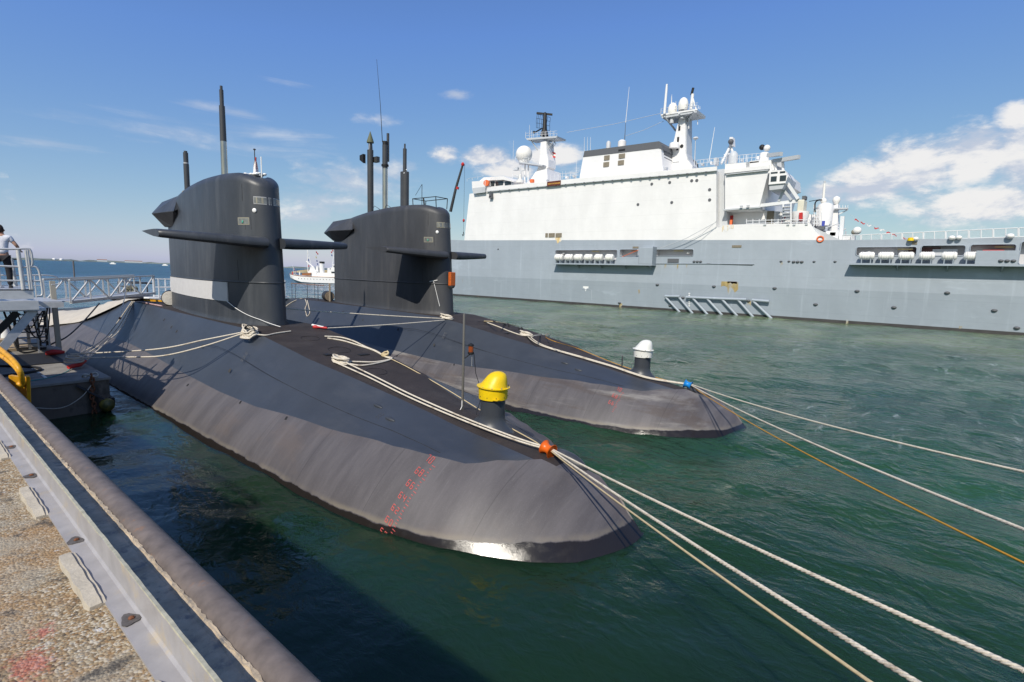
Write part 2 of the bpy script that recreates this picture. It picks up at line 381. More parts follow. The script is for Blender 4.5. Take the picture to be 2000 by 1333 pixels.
def far_building(az, d, w_, h_, label, dome=False):
    c = Vector((math.sin(R(az))*d, math.cos(R(az))*d, 6)); s = Vector((math.cos(R(az)), -math.sin(R(az)), 0))
    t = thing('far_building', c, label, 'building', 'buildings on the far shore')
    if dome:
        MB().lathe(c, [(w_*0.5, 0), (w_*0.5, h_*0.75), (w_*0.4, h_*0.9), (w_*0.2, h_), (0.01, h_*1.03)], 14).build('wall', m_farwhite, t, smooth=50)
    else:
        MB().beam(c+Vector((0, 0, h_*0.4))-s*w_/2, c+Vector((0, 0, h_*0.4))+s*w_/2, 14, h_*0.8).build('wall', m_farwhite, t)
        MB().prism([(-8, 0), (8, 0), (0, h_*0.35)], -w_/2, w_/2, 'x')
        q = MB(); a = c+Vector((0, 0, h_*0.8)); f = Vector((math.sin(R(az)), math.cos(R(az)), 0))
        q.loft([[a+s*k*w_/2-f*8, a+s*k*w_/2+f*8, a+s*k*w_/2+Vector((0, 0, h_*0.35))] for k in (-1.02, 1.02)]); q.build('roof', m_roofred, t)
far_building(9.3, 5050, 22, 13, 'left white storage tank on the far shore', True)
far_building(9.75, 5050, 22, 13, 'right white storage tank on the far shore', True)
far_building(12.4, 5000, 60, 14, 'low white building on the horizon right of the two tanks')
far_building(14.6, 5000, 110, 12, 'long pale building far out on the horizon')

# ---------------------------------------------------------------- quay
QZ = 3.4
def gravel_material():
    m = bpy.data.materials.new('exposed_aggregate'); m.use_nodes = True; t = m.node_tree; p = t.nodes['Principled BSDF']
    pos = t.nodes.new('ShaderNodeNewGeometry').outputs['Position']
    vo = t.nodes.new('ShaderNodeTexVoronoi'); vo.inputs['Scale'].default_value = 85; t.links.new(pos, vo.inputs['Vector'])
    ramp = t.nodes.new('ShaderNodeValToRGB'); e = ramp.color_ramp; e.elements[0].color = (0.10, 0.075, 0.05, 1); e.elements[1].color = (0.50, 0.45, 0.37, 1)
    for ps, cc in ((0.25, (0.34, 0.25, 0.14, 1)), (0.5, (0.24, 0.14, 0.06, 1)), (0.72, (0.40, 0.33, 0.22, 1))):
        q = e.elements.new(ps); q.color = cc
    sx = t.nodes.new('ShaderNodeSeparateColor'); t.links.new(vo.outputs['Color'], sx.inputs[0]); t.links.new(sx.outputs[0], ramp.inputs[0])
    def nz(scale, det=6, rg=0.6):
        n = t.nodes.new('ShaderNodeTexNoise'); n.inputs['Scale'].default_value = scale; n.inputs['Detail'].default_value = det; n.inputs['Roughness'].default_value = rg
        t.links.new(pos, n.inputs['Vector']); return n.outputs['Fac']
    def mix(fac, a, b):
        x = t.nodes.new('ShaderNodeMix'); x.data_type = 'RGBA'; t.links.new(fac, x.inputs['Factor']); t.links.new(a, x.inputs['A'])
        if isinstance(b, tuple): x.inputs['B'].default_value = b
        else: t.links.new(b, x.inputs['B'])
        return x.outputs['Result']
    c = ramp.outputs[0]
    c = mix(mth(t, 'MULTIPLY', sstep(t, nz(2.2, 6, 0.6), 0.4, 0.65), 0.5), c, (0.34, 0.2, 0.09, 1))     # rusty golden patches
    c = mix(mth(t, 'MULTIPLY', sstep(t, nz(3.3, 8, 0.65), 0.44, 0.62), 0.72), c, (0.33, 0.29, 0.22, 1))     # cement skin left on
    c = mix(mth(t, 'MULTIPLY', sstep(t, nz(4.1, 8, 0.72), 0.53, 0.62), 0.85), c, (0.055, 0.05, 0.045, 1))  # oil
    c = mix(mth(t, 'MULTIPLY', sstep(t, nz(11.3, 5, 0.7), 0.66, 0.72), 0.8), c, (0.6, 0.6, 0.6, 1))   # paint spots
    # faded red paint mark
    for (cx, cy, rr) in ((0.255, 2.62, 0.09), (0.33, 2.85, 0.05), (0.17, 2.42, 0.11)):
        dd = vmth(t, 'LENGTH', vmth(t, 'MULTIPLY', vmth(t, 'SUBTRACT', pos, (cx, cy, QZ)).outputs[0], (1, 0.7, 0)).outputs[0]).outputs['Value']
        f = sstep(t, mth(t, 'ADD', dd, mth(t, 'MULTIPLY', mth(t, 'SUBTRACT', nz(30, 7, 0.75), 0.5), 0.3)), rr, rr*0.2)
        c = mix(mth(t, 'MULTIPLY', f, 0.6), c, (0.45, 0.09, 0.07, 1))
    t.links.new(c, p.inputs['Base Color']); p.inputs['Roughness'].default_value = 0.85
    b = t.nodes.new('ShaderNodeBump'); b.inputs['Strength'].default_value = 0.9; b.inputs['Distance'].default_value = 0.006; b.invert = True
    t.links.new(vo.outputs['Distance'], b.inputs['Height']); t.links.new(b.outputs[0], p.inputs['Normal'])
    return m
m_gravel = gravel_material()
m_conc = mat('old_concrete', (0.45, 0.365, 0.26), 0.9, var=0.25, vscale=9, bump=0.6, bscale=70, bdist=0.008, col2=(0.22, 0.20, 0.175), lo=0.5, hi=0.68, c2scale=14)
m_concpale = mat('pale_concrete', (0.46, 0.41, 0.33), 0.9, var=0.15, vscale=14, bump=0.5, bscale=60, bdist=0.008)
m_wall = mat('quay_wall_concrete', (0.14, 0.13, 0.115), 0.9, var=0.3, vscale=1.2, bump=0.5, bscale=15, bdist=0.03, col2=(0.035, 0.045, 0.03), lo=0.5, hi=0.62, c2scale=1.2)
m_rail = mat('grey_painted_steel', (0.33, 0.315, 0.315), 0.45, var=0.14, vscale=7, rvar=0.12, col2=(0.44, 0.36, 0.24), lo=0.55, hi=0.72, c2scale=4.2, c2stretch=(1, 0.9, 1), bump=0.2, bscale=90, bdist=0.002)
m_railtop = mat('worn_rail_edge', (0.40, 0.38, 0.29), 0.6, var=0.25, vscale=20)
m_patch = mat('bare_dark_patch', (0.10, 0.09, 0.085), 0.6, var=0.3, vscale=40)
m_rust = mat('rust', (0.19, 0.075, 0.035), 0.85, var=0.4, vscale=20, bump=0.4, bscale=80)
m_pipe = mat('weathered_brown_pipe', (0.145, 0.12, 0.107), 0.55, var=0.28, vscale=11, rvar=0.15, col2=(0.24, 0.14, 0.08), lo=0.60, hi=0.76, c2scale=10, bump=0.1, bscale=160, bdist=0.002)
def quay():
    Y0, Y1 = -40.0, 130.0
    # apron sheet: fine where the camera stands
    mb = MB(); ys = list(np.arange(-2, 12, 0.12)) ; ys = [Y0, -20, -8] + ys + [16, 24, 40, 70, Y1]
    xs = [-60, -20, -6, -2] + list(np.arange(-0.8, 0.56, 0.11)) + [0.565]
    vs = []; 
    for y in ys:
        for x in xs:
            z = QZ + (0.006*math.sin(7*x+3*y) + 0.005*math.sin(13*y-5*x) if -0.9 < x < 0.5 and -2 < y < 12 else 0)
            vs.append((x, y, z))
    nx = len(xs); fs = [(j*nx+i, j*nx+i+1, (j+1)*nx+i+1, (j+1)*nx+i) for j in range(len(ys)-1) for i in range(nx-1)]
    mb.add(vs, fs); mb.build('quay_apron', m_gravel, smooth=180, kind='structure')
    # kerb strip between rail and pipe, then the wall down into the water
    mb = MB(); prof = [(0.565, QZ), (0.64, QZ-0.004), (0.79, QZ-0.01), (0.815, QZ+0.004), (0.85, QZ-0.03), (0.93, QZ-0.12), (0.95, QZ-0.25), (0.95, -4), (-60, -4)]
    rings = []
    for y in [Y0, -10] + list(np.arange(-1, 12, 0.1)) + [20, 50, Y1]:
        j = lambda k: (rnd.random()-0.5)*0.012 if 2 <= k <= 3 else 0
        rings.append([(x+j(k), y, z+j(k)*0.6) for k, (x, z) in enumerate(prof)])
    mb.loft(rings, closed=False, caps=False); mb.build('quay_wall', m_wall if False else m_conc, recalc=False, kind='structure')
    # crumbling mortar seam
    mb = MB(); rings = []
    for y in np.arange(0.9, 12, 0.03):
        x0, x1 = 0.803+rnd.uniform(-0.006, 0.006), 0.822+rnd.uniform(-0.004, 0.007); h = rnd.uniform(0.001, 0.008)
        rings.append([(x0, y, QZ-0.012), (x0+0.004, y, QZ+h), (x1-0.003, y, QZ+h*rnd.uniform(0.5, 1.2)), (x1+0.006, y, QZ-0.02)])
    mb.loft(rings, closed=False, caps=False); mb.build('mortar_seam', m_conc, kind='structure')
    # edge pipe
    mb = MB(); pts = [(0.893, y, QZ-0.045) for y in [Y0, -5] + list(np.arange(-1, 14, 0.5)) + [30, 60, Y1]]
    mb.tube(pts, 0.083, 24); solo(mb, 'edge_pipe', m_pipe, 'long brown weathered steel pipe along the quay edge', 'pipe', (0.893, 2.5, QZ-0.045), smooth=60)
    # steel angle rail
    t = thing('edge_rail', (0.6, 2.5, QZ), 'grey steel angle rail bolted along the quay beside the brown pipe', 'rail')
    mb = MB(); segs = [Y0] + [-0.3, 1.6, 3.9, 6.1, 8.6, 14, 40, Y1]
    prof = [(0.548, 0.002), (0.548, 0.014), (0.618, 0.016), (0.630, 0.026), (0.632, 0.148), (0.645, 0.148), (0.645, 0.002)]
    rings = [[(x+0.002*math.sin(y*1.7), y, QZ+z+0.002*math.sin(y*2.3)) for x, z in prof] for y in [Y0] + list(np.arange(-2, 14, 0.25)) + [40, Y1]]
    mb.loft(rings); mb.build('angle_section', m_rail, t, smooth=25)
    mb = MB(); rings = []
    for y in list(np.arange(-2, 14, 0.06)):
        k = rnd.uniform(-0.002, 0.002)
        rings.append([(0.6305+k*.3, y, QZ+0.145), (0.6465+k*.3, y, QZ+0.145), (0.6465+k*.3, y, QZ+0.152+k), (0.632+k*.3, y, QZ+0.152-k)])
    mb.loft(rings); mb.build('worn_top_edge', m_railtop, t, smooth=40)
    for y in (1.24, 2.02, 2.62, 3.63, 5.0, 5.9, 6.95, 8.2, 9.6):
        mb = MB(); pl = []
        for k in range(14):
            a = 2*math.pi*k/14; r = 0.036*(1+0.2*math.sin(3*a+y)); pl.append((0.585+r*math.cos(a)*1.0, y+r*1.35*math.sin(a)))
        mb.prism(pl, QZ+0.017, QZ+0.0205, 'z'); mb.build('bare_patch', m_patch, t)
        MB().lathe((0.590, y, QZ+0.020), [(0.013, 0), (0.013, 0.006), (0.008, 0.010), (0.001, 0.012)], 6).build('bolt', m_rust, t)
    for y in (1.66, 2.95, 4.35, 6.0, 7.6, 9.4):                   # seat plates behind the upright
        MB().box((0.649, y, QZ-0.004), (0.70, y+0.22, QZ+0.02)).build('seat_plate', m_patch, t)
    # white scrawl painted on the upright near the camera
    mb = MB()
    for dy, h0, h1 in ((0.0, 0.03, 0.11), (0.035, 0.04, 0.10), (0.055, 0.03, 0.12)):
        mb.add([(0.6285, 1.66+dy, QZ+h0), (0.6285, 1.672+dy, QZ+h0), (0.6285, 1.66+dy+0.014, QZ+h1), (0.6285, 1.648+dy+0.014, QZ+h1)], [(0, 1, 2, 3)])
    mb.build('painted_mark', m_white, t)
    # concrete bedding lumps along the rail
    for i, (y0, y1, wd_) in enumerate(((1.45, 2.15, 0.085), (2.85, 3.5, 0.075), (4.15, 4.75, 0.07), (5.6, 6.2, 0.07), (7.3, 8.0, 0.07))):
        mb = MB(); rings = []; n = 16
        for k in range(n+1):
            u = k/n; y = y0 + (y1-y0)*u; e = min(1, 4*u, 4*(1-u))**0.5
            e = min(1, 22*u+0.15, 22*(1-u)+0.15)**0.5; w_ = wd_*(0.75+0.25*e)*(1+0.05*math.sin(u*17+i)); h = 0.034*e*(1+0.12*math.sin(u*23+i*2)) + 0.003
            rings.append([(0.552, y, QZ-0.02), (0.552, y, QZ+h*0.75), (0.552-w_*0.2, y, QZ+h*0.72), (0.552-w_*0.26, y, QZ+h+0.002), (0.552-w_*0.94, y, QZ+h*0.95+0.004*rnd.random()), (0.552-w_, y, QZ-0.02)])
        mb.loft(rings)
        names = ['pale concrete lump under the rail nearest the bottom edge of the photo', 'pale rectangular concrete lump under the rail with a dark crack line',
                 'broken pale concrete lump beside the shadow on the quay', 'small concrete lump at the left edge of the photo under the rail', 'far concrete lump under the rail near the yellow hoop']
        solo(mb, 'concrete_lump', m_concpale, names[i], 'concrete lump', (0.52, (y0+y1)/2, QZ), 'concrete lumps under the rail', smooth=32)
quay()
# ================================================================ SUBMARINES
def rb(Y): return I(Y, [2.4,2.6,3.0,3.5,3.94,4.08,4.4,5,5.8,6.5,7.5,8.4,9.3,12,40,50,60,70], [0.02,.8,1.45,1.88,2.2,2.36,2.70,3.08,3.46,3.72,3.92,4.08,4.16,4.2,4.2,3.9,2.9,.8])
def zd(Y):
    if Y < 3.94: return -2.2 + rb(Y)
    return I(Y, [3.94,4.4,5,6.2,7.9,8.9,12,15,17.9,22,33,36,42,60], [0,.46,.86,1.1,1.38,1.57,2.02,2.47,2.86,2.93,2.95,2.75,1.95,-.5])
def wdk(Y): return I(Y, [4.3,5,6,7.4,8.5,10,12,15,17,19,22,25.6,29,33,60], [.02,.3,.55,.72,.88,.93,1.05,1.35,1.48,1.52,1.25,1.06,.85,.72,.1])
def bpt(Y): return I(Y, [4.3,5,5.9,6.2,6.9,7.9,8.7,10.8,12.9,14.5,17,20.6,24,27.7,31,40,60], [.04,.36,.72,1.14,1.82,2.11,2.3,2.5,2.56,2.65,2.64,2.52,2.35,2.2,2.2,2.0,.3])
def far_cut(off, Y):
    """the bow falls away in a straight slope on its seaward side."""
    if Y > 12 or off < 0.15: return 99.0
    return zd(Y) - I(Y, [3.94, 4.4, 4.76, 5.4, 5.7, 6.0, 6.4, 7.5, 8.5, 9, 9.6, 10.4, 11.2, 12], [1.8, 1.6, 1.35, .87, .74, .66, .58, .5, .44, .42, .36, .26, .1, -.2])*(off-0.15)
def hull_z(off, Y):
    if off > 0.15 and Y < 12 and Y > 3.94:
        z = hull_z(-off, Y); return min(z, max(far_cut(off, Y), -1.5))
    off = abs(off); r = rb(Y)
    if off >= r: return -9.0
    w_ = wdk(Y); b = max(bpt(Y), w_+.02)
    if off <= w_: return zd(Y)
    if off < b:
        zb = -2.2 + math.sqrt(max(r*r-b*b, 0)); t = (off-w_)/(b-w_)
        return zd(Y)*(1-t) + zb*t
    return -2.2 + math.sqrt(max(r*r-off*off, 0))
S1, S2 = (9.1, 0.0), (18.2, 0.38)
def hull_hit(x, y, S, lift=0.0):
    d = ray(x, y); d = d/d.length; t = 4.0; st = 0.12
    inside = lambda P: P.z - lift < hull_z(P.x-S[0], P.y-S[1])
    while t < 60 and not inside(CO + d*t): t += st
    lo, hi = t-st, t
    for _ in range(20):
        m_ = (lo+hi)/2
        if inside(CO + d*m_): hi = m_
        else: lo = m_
    return CO + d*hi
def on_hull(S, off, Y, lift=0.004):
    """point on the hull skin at offset and station, lifted along the normal."""
    e = 0.02
    p = Vector((off, Y, hull_z(off, Y)))
    px_ = Vector((e, 0, hull_z(off+e, Y)-hull_z(off, Y))); py_ = Vector((0, e, hull_z(off, Y+e)-hull_z(off, Y)))
    n = px_.cross(py_).normalized()
    if n.z < 0: n = -n
    return p + n*lift + Vector((S[0], S[1], 0))

def hull_mats(name, horiz):
    # low hull: bare grey-brown coating with vertical weather streaks and a pale tide line
    m = bpy.data.materials.new(name); m.use_nodes = True; t = m.node_tree; p = t.nodes['Principled BSDF']
    co = t.nodes.new('ShaderNodeTexCoord').outputs['Object']
    sep = t.nodes.new('ShaderNodeSeparateXYZ'); t.links.new(co, sep.inputs[0])
    def nz(scale, st, det=7, rg=0.6, loc=(0, 0, 0)):
        mp = t.nodes.new('ShaderNodeMapping'); mp.inputs['Scale'].default_value = st; mp.inputs['Location'].default_value = loc; t.links.new(co, mp.inputs['Vector'])
        n = t.nodes.new('ShaderNodeTexNoise'); n.inputs['Scale'].default_value = scale; n.inputs['Detail'].default_value = det; n.inputs['Roughness'].default_value = rg
        t.links.new(mp.outputs[0], n.inputs['Vector']); return n.outputs['Fac']
    def mix(f, a, b):
        x = t.nodes.new('ShaderNodeMix'); x.data_type = 'RGBA'
        if isinstance(f, float): x.inputs['Factor'].default_value = f
        else: t.links.new(f, x.inputs['Factor'])
        for s_, v in (('A', a), ('B', b)):
            if isinstance(v, tuple): x.inputs[s_].default_value = v
            else: t.links.new(v, x.inputs[s_])
        return x.outputs['Result']
    st = nz(1.1, (0.45, 1.7, 0.22), 8, 0.68); st2 = nz(4.5, (0.12, 2.2, 0.07), 8, 0.72); bl = nz(0.9, (1, 0.5, 1), 5); gr = nz(45, (1, 1, 1), 3)
    c = mix(sstep(t, st, 0.30, 0.72), (0.074, 0.067, 0.069, 1), (0.118, 0.108, 0.110, 1))
    c = mix(mth(t, 'MULTIPLY', sstep(t, st2, 0.56, 0.78), 0.5), c, (0.17, 0.165, 0.168, 1))
    if horiz:
        hz = nz(1.0, (0.6, 0.16, 2.6), 8, 0.7, (3, 1, 0)); hb = nz(0.35, (1, 0.5, 1), 3)
        c = mix(mth(t, 'MULTIPLY', mth(t, 'MULTIPLY', sstep(t, hz, 0.47, 0.62), sstep(t, hb, 0.32, 0.55)), 0.75), c, (0.25, 0.235, 0.215, 1))
        c = mix(mth(t, 'MULTIPLY', sstep(t, nz(1.4, (0.6, 0.2, 2.0), 7, 0.7), 0.5, 0.64), 0.6), c, (0.07, 0.052, 0.042, 1))
    c = mix(mth(t, 'MULTIPLY', sstep(t, bl, 0.5, 0.7), 0.4), c, (0.13, 0.10, 0.082, 1))
    c = mix(mth(t, 'MULTIPLY', sstep(t, gr, 0.55, 0.75), 0.25), c, (0.2, 0.19, 0.19, 1))
    sc3 = nz(9.0, (0.10, 1.6, 0.05), 7, 0.75, (1, 2, 3))                  # fine drip lines and scrapes
    c = mix(mth(t, 'MULTIPLY', sstep(t, sc3, 0.62, 0.72), 0.45), c, (0.20, 0.195, 0.195, 1))
    c = mix(mth(t, 'MULTIPLY', sstep(t, nz(3.0, (0.12, 1.3, 0.09), 7, 0.7, (5, 1, 2)), 0.60, 0.72), 0.55), c, (0.048, 0.044, 0.045, 1))
    jn = mth(t, 'LESS_THAN', mth(t, 'ABSOLUTE', mth(t, 'SUBTRACT', mth(t, 'FRACT', mth(t, 'MULTIPLY', sep.outputs['Y'], 0.42)), 0.5)), 0.0035)
    c = mix(mth(t, 'MULTIPLY', jn, 0.45), c, (0.035, 0.032, 0.032, 1))      # joints between the rubber sheets
    # growth at the water: a pale edge, wet and dark under it
    bowwet = mth(t, 'MULTIPLY', sstep(t, sep.outputs['Y'], -4.5, -7.2), 0.11)
    zz = mth(t, 'SUBTRACT', mth(t, 'ADD', sep.outputs['Z'], mth(t, 'MULTIPLY', mth(t, 'SUBTRACT', nz(1.6, (1, 1, 1), 5), 0.5), 0.16)), bowwet)
    pale = mth(t, 'MULTIPLY', mth(t, 'MULTIPLY', sstep(t, zz, 0.085, 0.105), mth(t, 'SUBTRACT', 1.0, sstep(t, zz, 0.115, 0.2))), mth(t, 'MULTIPLY', sstep(t, nz(0.8, (1, 1, 1), 6, 0.7), 0.35, 0.65), 0.6))
    c = mix(pale, c, (0.21, 0.18, 0.13, 1))
    wet = mth(t, 'SUBTRACT', 1.0, sstep(t, zz, 0.07, 0.10))
    c = mix(wet, c, (0.016, 0.013, 0.011, 1))
    t.links.new(c, p.inputs['Base Color'])
    ro = t.nodes.new('ShaderNodeMapRange'); ro.inputs['To Min'].default_value = 0.52; ro.inputs['To Max'].default_value = 0.16; t.links.new(wet, ro.inputs['Value'])
    t.links.new(mth(t, 'ADD', ro.outputs[0], mth(t, 'MULTIPLY', wet, mth(t, 'MULTIPLY', sstep(t, nz(6, (1, 1, 1.5), 5, 0.6), 0.45, 0.65), 0.1))), p.inputs['Roughness'])
    b = t.nodes.new('ShaderNodeBump'); b.inputs['Strength'].default_value = 0.35; b.inputs['Distance'].default_value = 0.004
    t.links.new(nz(60, (1, 1, 1), 4), b.inputs['Height'])
    b2 = t.nodes.new('ShaderNodeBump'); b2.inputs['Distance'].default_value = 0.012; b2.inputs['Strength'].default_value = 0.12   # weed and ripples on the wet band
    t.links.new(mth(t, 'MULTIPLY', nz(7, (1, 1, 2.5), 6, 0.7), wet), b2.inputs['Height']); t.links.new(b.outputs[0], b2.inputs['Normal']); t.links.new(b2.outputs[0], p.inputs['Normal'])
    deck = mat('deck_nonskid', (0.033, 0.026, 0.024), 0.75, var=0.25, vscale=2.2, bump=0.8, bscale=150, bdist=0.004, col2=(0.052, 0.043, 0.039), lo=0.5, hi=0.75, c2scale=0.9)
    slope = mat('blue_black_casing_paint', (0.040, 0.047, 0.060), 0.42, var=0.12, vscale=0.8, rvar=0.07, bump=0.12, bscale=9, bdist=0.02, col2=(0.058, 0.064, 0.076), lo=0.5, hi=0.72, c2scale=0.7, c2stretch=(1, 0.4, 1))
    return [deck, slope, m]
HULL = hull_mats('weathered_hull_coating', False); HULL2 = hull_mats('stained_hull_coating', True)
m_sail = mat('sail_black_rubber', (0.042, 0.047, 0.056), 0.42, var=0.16, vscale=1.5, stretch=(1, 1, 0.35), rvar=0.08, bump=0.15, bscale=7, bdist=0.02, col2=(0.07, 0.075, 0.083), lo=0.48, hi=0.75, c2scale=2.2, c2stretch=(1, 1, 0.12))
m_sail2 = mat('faded_black_rubber', (0.048, 0.050, 0.056), 0.5, var=0.16, vscale=1.5, stretch=(1, 1, 0.35), rvar=0.08, bump=0.15, bscale=7, bdist=0.02, col2=(0.072, 0.072, 0.075), lo=0.5, hi=0.75, c2scale=2.2, c2stretch=(1, 1, 0.12))
m_black = mat('matt_black', (0.012, 0.012, 0.013), 0.6)
m_mast = mat('mast_dark_grey', (0.055, 0.057, 0.062), 0.4, var=0.12, vscale=3)
m_steel = mat('greased_steel', (0.46, 0.43, 0.37), 0.28, metal=0.9, var=0.2, vscale=4, stretch=(1, 1, 0.3))
m_glass = mat('dusty_glazing', (0.16, 0.165, 0.155), 0.12, var=0.3, vscale=9, spec=0.8)
m_frame = mat('window_frame', (0.28, 0.26, 0.2), 0.5)
m_panelgrey = mat('grey_sheet', (0.36, 0.365, 0.375), 0.6, var=0.06, vscale=3)
m_red = mat('red_paint', (0.5, 0.03, 0.03), 0.5, var=0.2, vscale=40)
m_marks = mat('draft_mark_red', (0.55, 0.085, 0.075), 0.6, var=0.25, vscale=60)
m_lampwhite = mat('lamp_white', (0.85, 0.85, 0.83), 0.25)
m_orangegrid = mat('orange_lamp_grid', (0.55, 0.12, 0.02), 0.4, bump=1.0, bscale=60, bdist=0.01, var=0.35, vscale=30)
m_olive = mat('olive_radome', (0.12, 0.13, 0.075), 0.7)
m_brass = mat('primer_yellow', (0.36, 0.21, 0.045), 0.7, var=0.25, vscale=14)

SAIL_Y0, SAIL_Y1 = 18.4, 28.75
def sail_hw(y, k=1.0):
    u = min(1, max(0, (y-SAIL_Y0)/(SAIL_Y1-SAIL_Y0)))
    v = 1.4845*math.sqrt(u)-0.63*u-1.758*u*u+1.4215*u**3-0.5075*u**4
    return (0.98*2*v*k)*0.985 + 0.12*u
def sail_top(y): return I(y, [18.4, 18.9, 19.6, 20.6, 22.4, 24.5, 26.2, 28.75], [8.12, 8.26, 8.36, 8.38, 8.35, 8.24, 8.08, 7.74])
def sail_pt(side, y, z, S, out=0.0):
    rk = 0.085*max(0, z-3.0)*max(0, 1-(y-SAIL_Y0)/2.5)      # raked nose
    return Vector((S[0] + side*(sail_hw(y)+out), S[1] + y + rk, z))
def sail_hit(x, y, S):
    X = S[0]-0.9
    for _ in range(25):
        p = onX(x, y, X); X = S[0]-sail_hw(p.y-S[1]-0.085*max(0, p.z-3)*max(0, 1-(p.y-S[1]-SAIL_Y0)/2.5))
    return p.y-S[1], p.z
SEVEN = {'0': 'abcdef', '1': 'bc', '2': 'abged', '3': 'abgcd', '4': 'fgbc', '5': 'afgcd', '6': 'afgedc', '7': 'abc', '8': 'abcdefg', '9': 'abfgcd'}

def submarine(S, number, label, sm, planes_z=5.82):
    X0, Y0 = S
    P = thing('submarine', (X0, Y0+12, 0), label, 'submarine', 'submarines moored side by side')
    # ---------------- hull
    st = [2.4, 2.5, 2.62, 2.8, 3.05, 3.35, 3.65, 3.94] + list(np.arange(4.1, 6.2, 0.15)) + list(np.arange(6.25, 10, 0.25)) + list(np.arange(10, 24, 0.5)) + list(np.arange(24, 70.1, 1.0))
    mb = MB(); rings = []
    for Y in st:
        r = rb(Y); w_ = min(wdk(Y), r*0.3); b = min(max(bpt(Y), w_+.02), r*0.75)
        half = [(w_*k/2, zd(Y)) for k in range(3)]
        zb = -2.2+math.sqrt(max(r*r-b*b, 0))
        for k in range(1, 7):
            t_ = k/6; bulge = 0.035*math.sin(math.pi*t_)*min(1, r/4)
            half.append((w_+(b-w_)*t_, zd(Y)*(1-t_)+zb*t_+bulge*0.0))
        a0 = math.asin(min(1, b/r)); 
        for k in range(1, 19):
            a = a0 + (R(128)-a0)*k/18; half.append((r*math.sin(a), -2.2+r*math.cos(a)))
        ring = [(X0-x, Y0+Y, z) for x, z in reversed(half)] + [(X0+x, Y0+Y, min(z, max(far_cut(x, Y), -1.6)) if z > -1.6 and Y > 3.94 else z) for x, z in half[1:]]
        rings.append(ring)
    n = len(rings[0]); nh = (n-1)//2
    vs = [p for rg in rings for p in rg]; fs = []; mi = []
    for i in range(len(rings)-1):
        for k in range(n-1):
            fs.append((i*n+k, (i+1)*n+k, (i+1)*n+k+1, i*n+k+1)); j = (nh-1-k) if k < nh else k-nh
            Y = (st[i]+st[i+1])/2
            q = 0 if j < 2 else (1 if j < 8 else 2)
            if Y < 5.75: q = 2
            mi.append(q)
    mb.add(vs, fs); mb.mi = mi
    mb.build('hull', HULL if number == 1 else HULL2, P, smooth=19, recalc=True)
    # long seam on the casing side, hatch outlines and flood holes
    for side in (-1, 1):
        mb = MB(); mb.tube([on_hull(S, side*I(y, [7.6, 11, 15, 20, 25], [1.88, 1.95, 1.98, 1.9, 1.75]), y, 0.0) for y in np.arange(7.7, 20.5, 0.4)], 0.008, 4)
        mb.build('casing_seam', m_black, P)
    for (o_, y) in ((-1.5, 24.5), (-1.6, 23.6), (-1.9, 20.2), (-2.2, 17.2), (-1.3, 26.0), (-2.6, 12.8), (-2.65, 15.4), (-2.75, 19.2)):
        mb = MB(); c = on_hull(S, o_, y, 0.004); c2 = on_hull(S, o_-0.07, y-0.05, 0.004)
        mb.beam(c, c2, 0.07, 0.006); mb.build('flood_hole', m_black, P)
    for (o_, y) in ((-1.42, 10.5), (-1.62, 9.75)):                 # streamlined lugs
        mb = MB(); c = on_hull(S, o_, y, 0.0); rings = []
        for k in range(9):
            u = k/8; rr = 0.075*math.sin(math.pi*min(1, 0.12+u*0.88))**0.7*(1-0.3*u)
            q = on_hull(S, o_+0.0*u, y+0.14-0.34*u, 0.0)
            rings.append([q+Vector((rr*math.cos(a), 0, rr*0.75*math.sin(a))) for a in [2*math.pi*j/8 for j in range(8)]])
        mb.loft(rings); mb.build('lug', m_sail, P, smooth=60)
    for (o_, y) in ((-1.75, 10.05), (-2.0, 16.8)):                 # stencilled plates
        for k in range(3):
            for j in range(2):
                mb = MB(); a = on_hull(S, o_+0.07*k, y+0.09*j, 0.005); b_ = on_hull(S, o_+0.07*k+0.05, y+0.09*j+0.03, 0.005)
                mb.beam(a, b_, 0.02, 0.003); mb.build('stencil_mark', m_mast, P)
    for (o_, y, rr) in ((0.1, 14.6, 0.34), (0.0, 16.2, 0.3), (-0.15, 12.3, 0.3)):   # deck hatch rims and small lids
        mb = MB()
        mb.tube([on_hull(S, o_+rr*math.cos(a), y+rr*math.sin(a), 0.004) for a in [2*math.pi*k/28 for k in range(28)]], 0.008, 5, closed=True); mb.build('hatch_rim', m_black, P)
    for (o_, y, a, b_) in ((0.5, 13.9, 0.35, 0.22), (-0.55, 14.3, 0.2, 0.3)):
        q = on_hull(S, o_, y, 0.01); MB().box(q-Vector((a/2, b_/2, 0.03)), q+Vector((a/2, b_/2, 0.004))).build('deck_lid', m_black, P)
    # draft marks
    Yc = 7.52
    def off_at(z): r = rb(Yc); return math.sqrt(max(0.01, r*r-(z+2.2)**2)) if z < hull_z(-bpt(Yc), Yc) else bpt(Yc)-(z-hull_z(-bpt(Yc), Yc))*2.2
    top = 70
    def mk(y, z, lift=0.006): return on_hull(S, -off_at(z), y, lift)
    def stroke(mb_, y0, z0, y1, z1, wd_):
        a, b_ = mk(y0, z0), mk(y1, z1); mb_.beam(a, b_, wd_, 0.004, up=(mk(y0, z0, 0.1)-a))
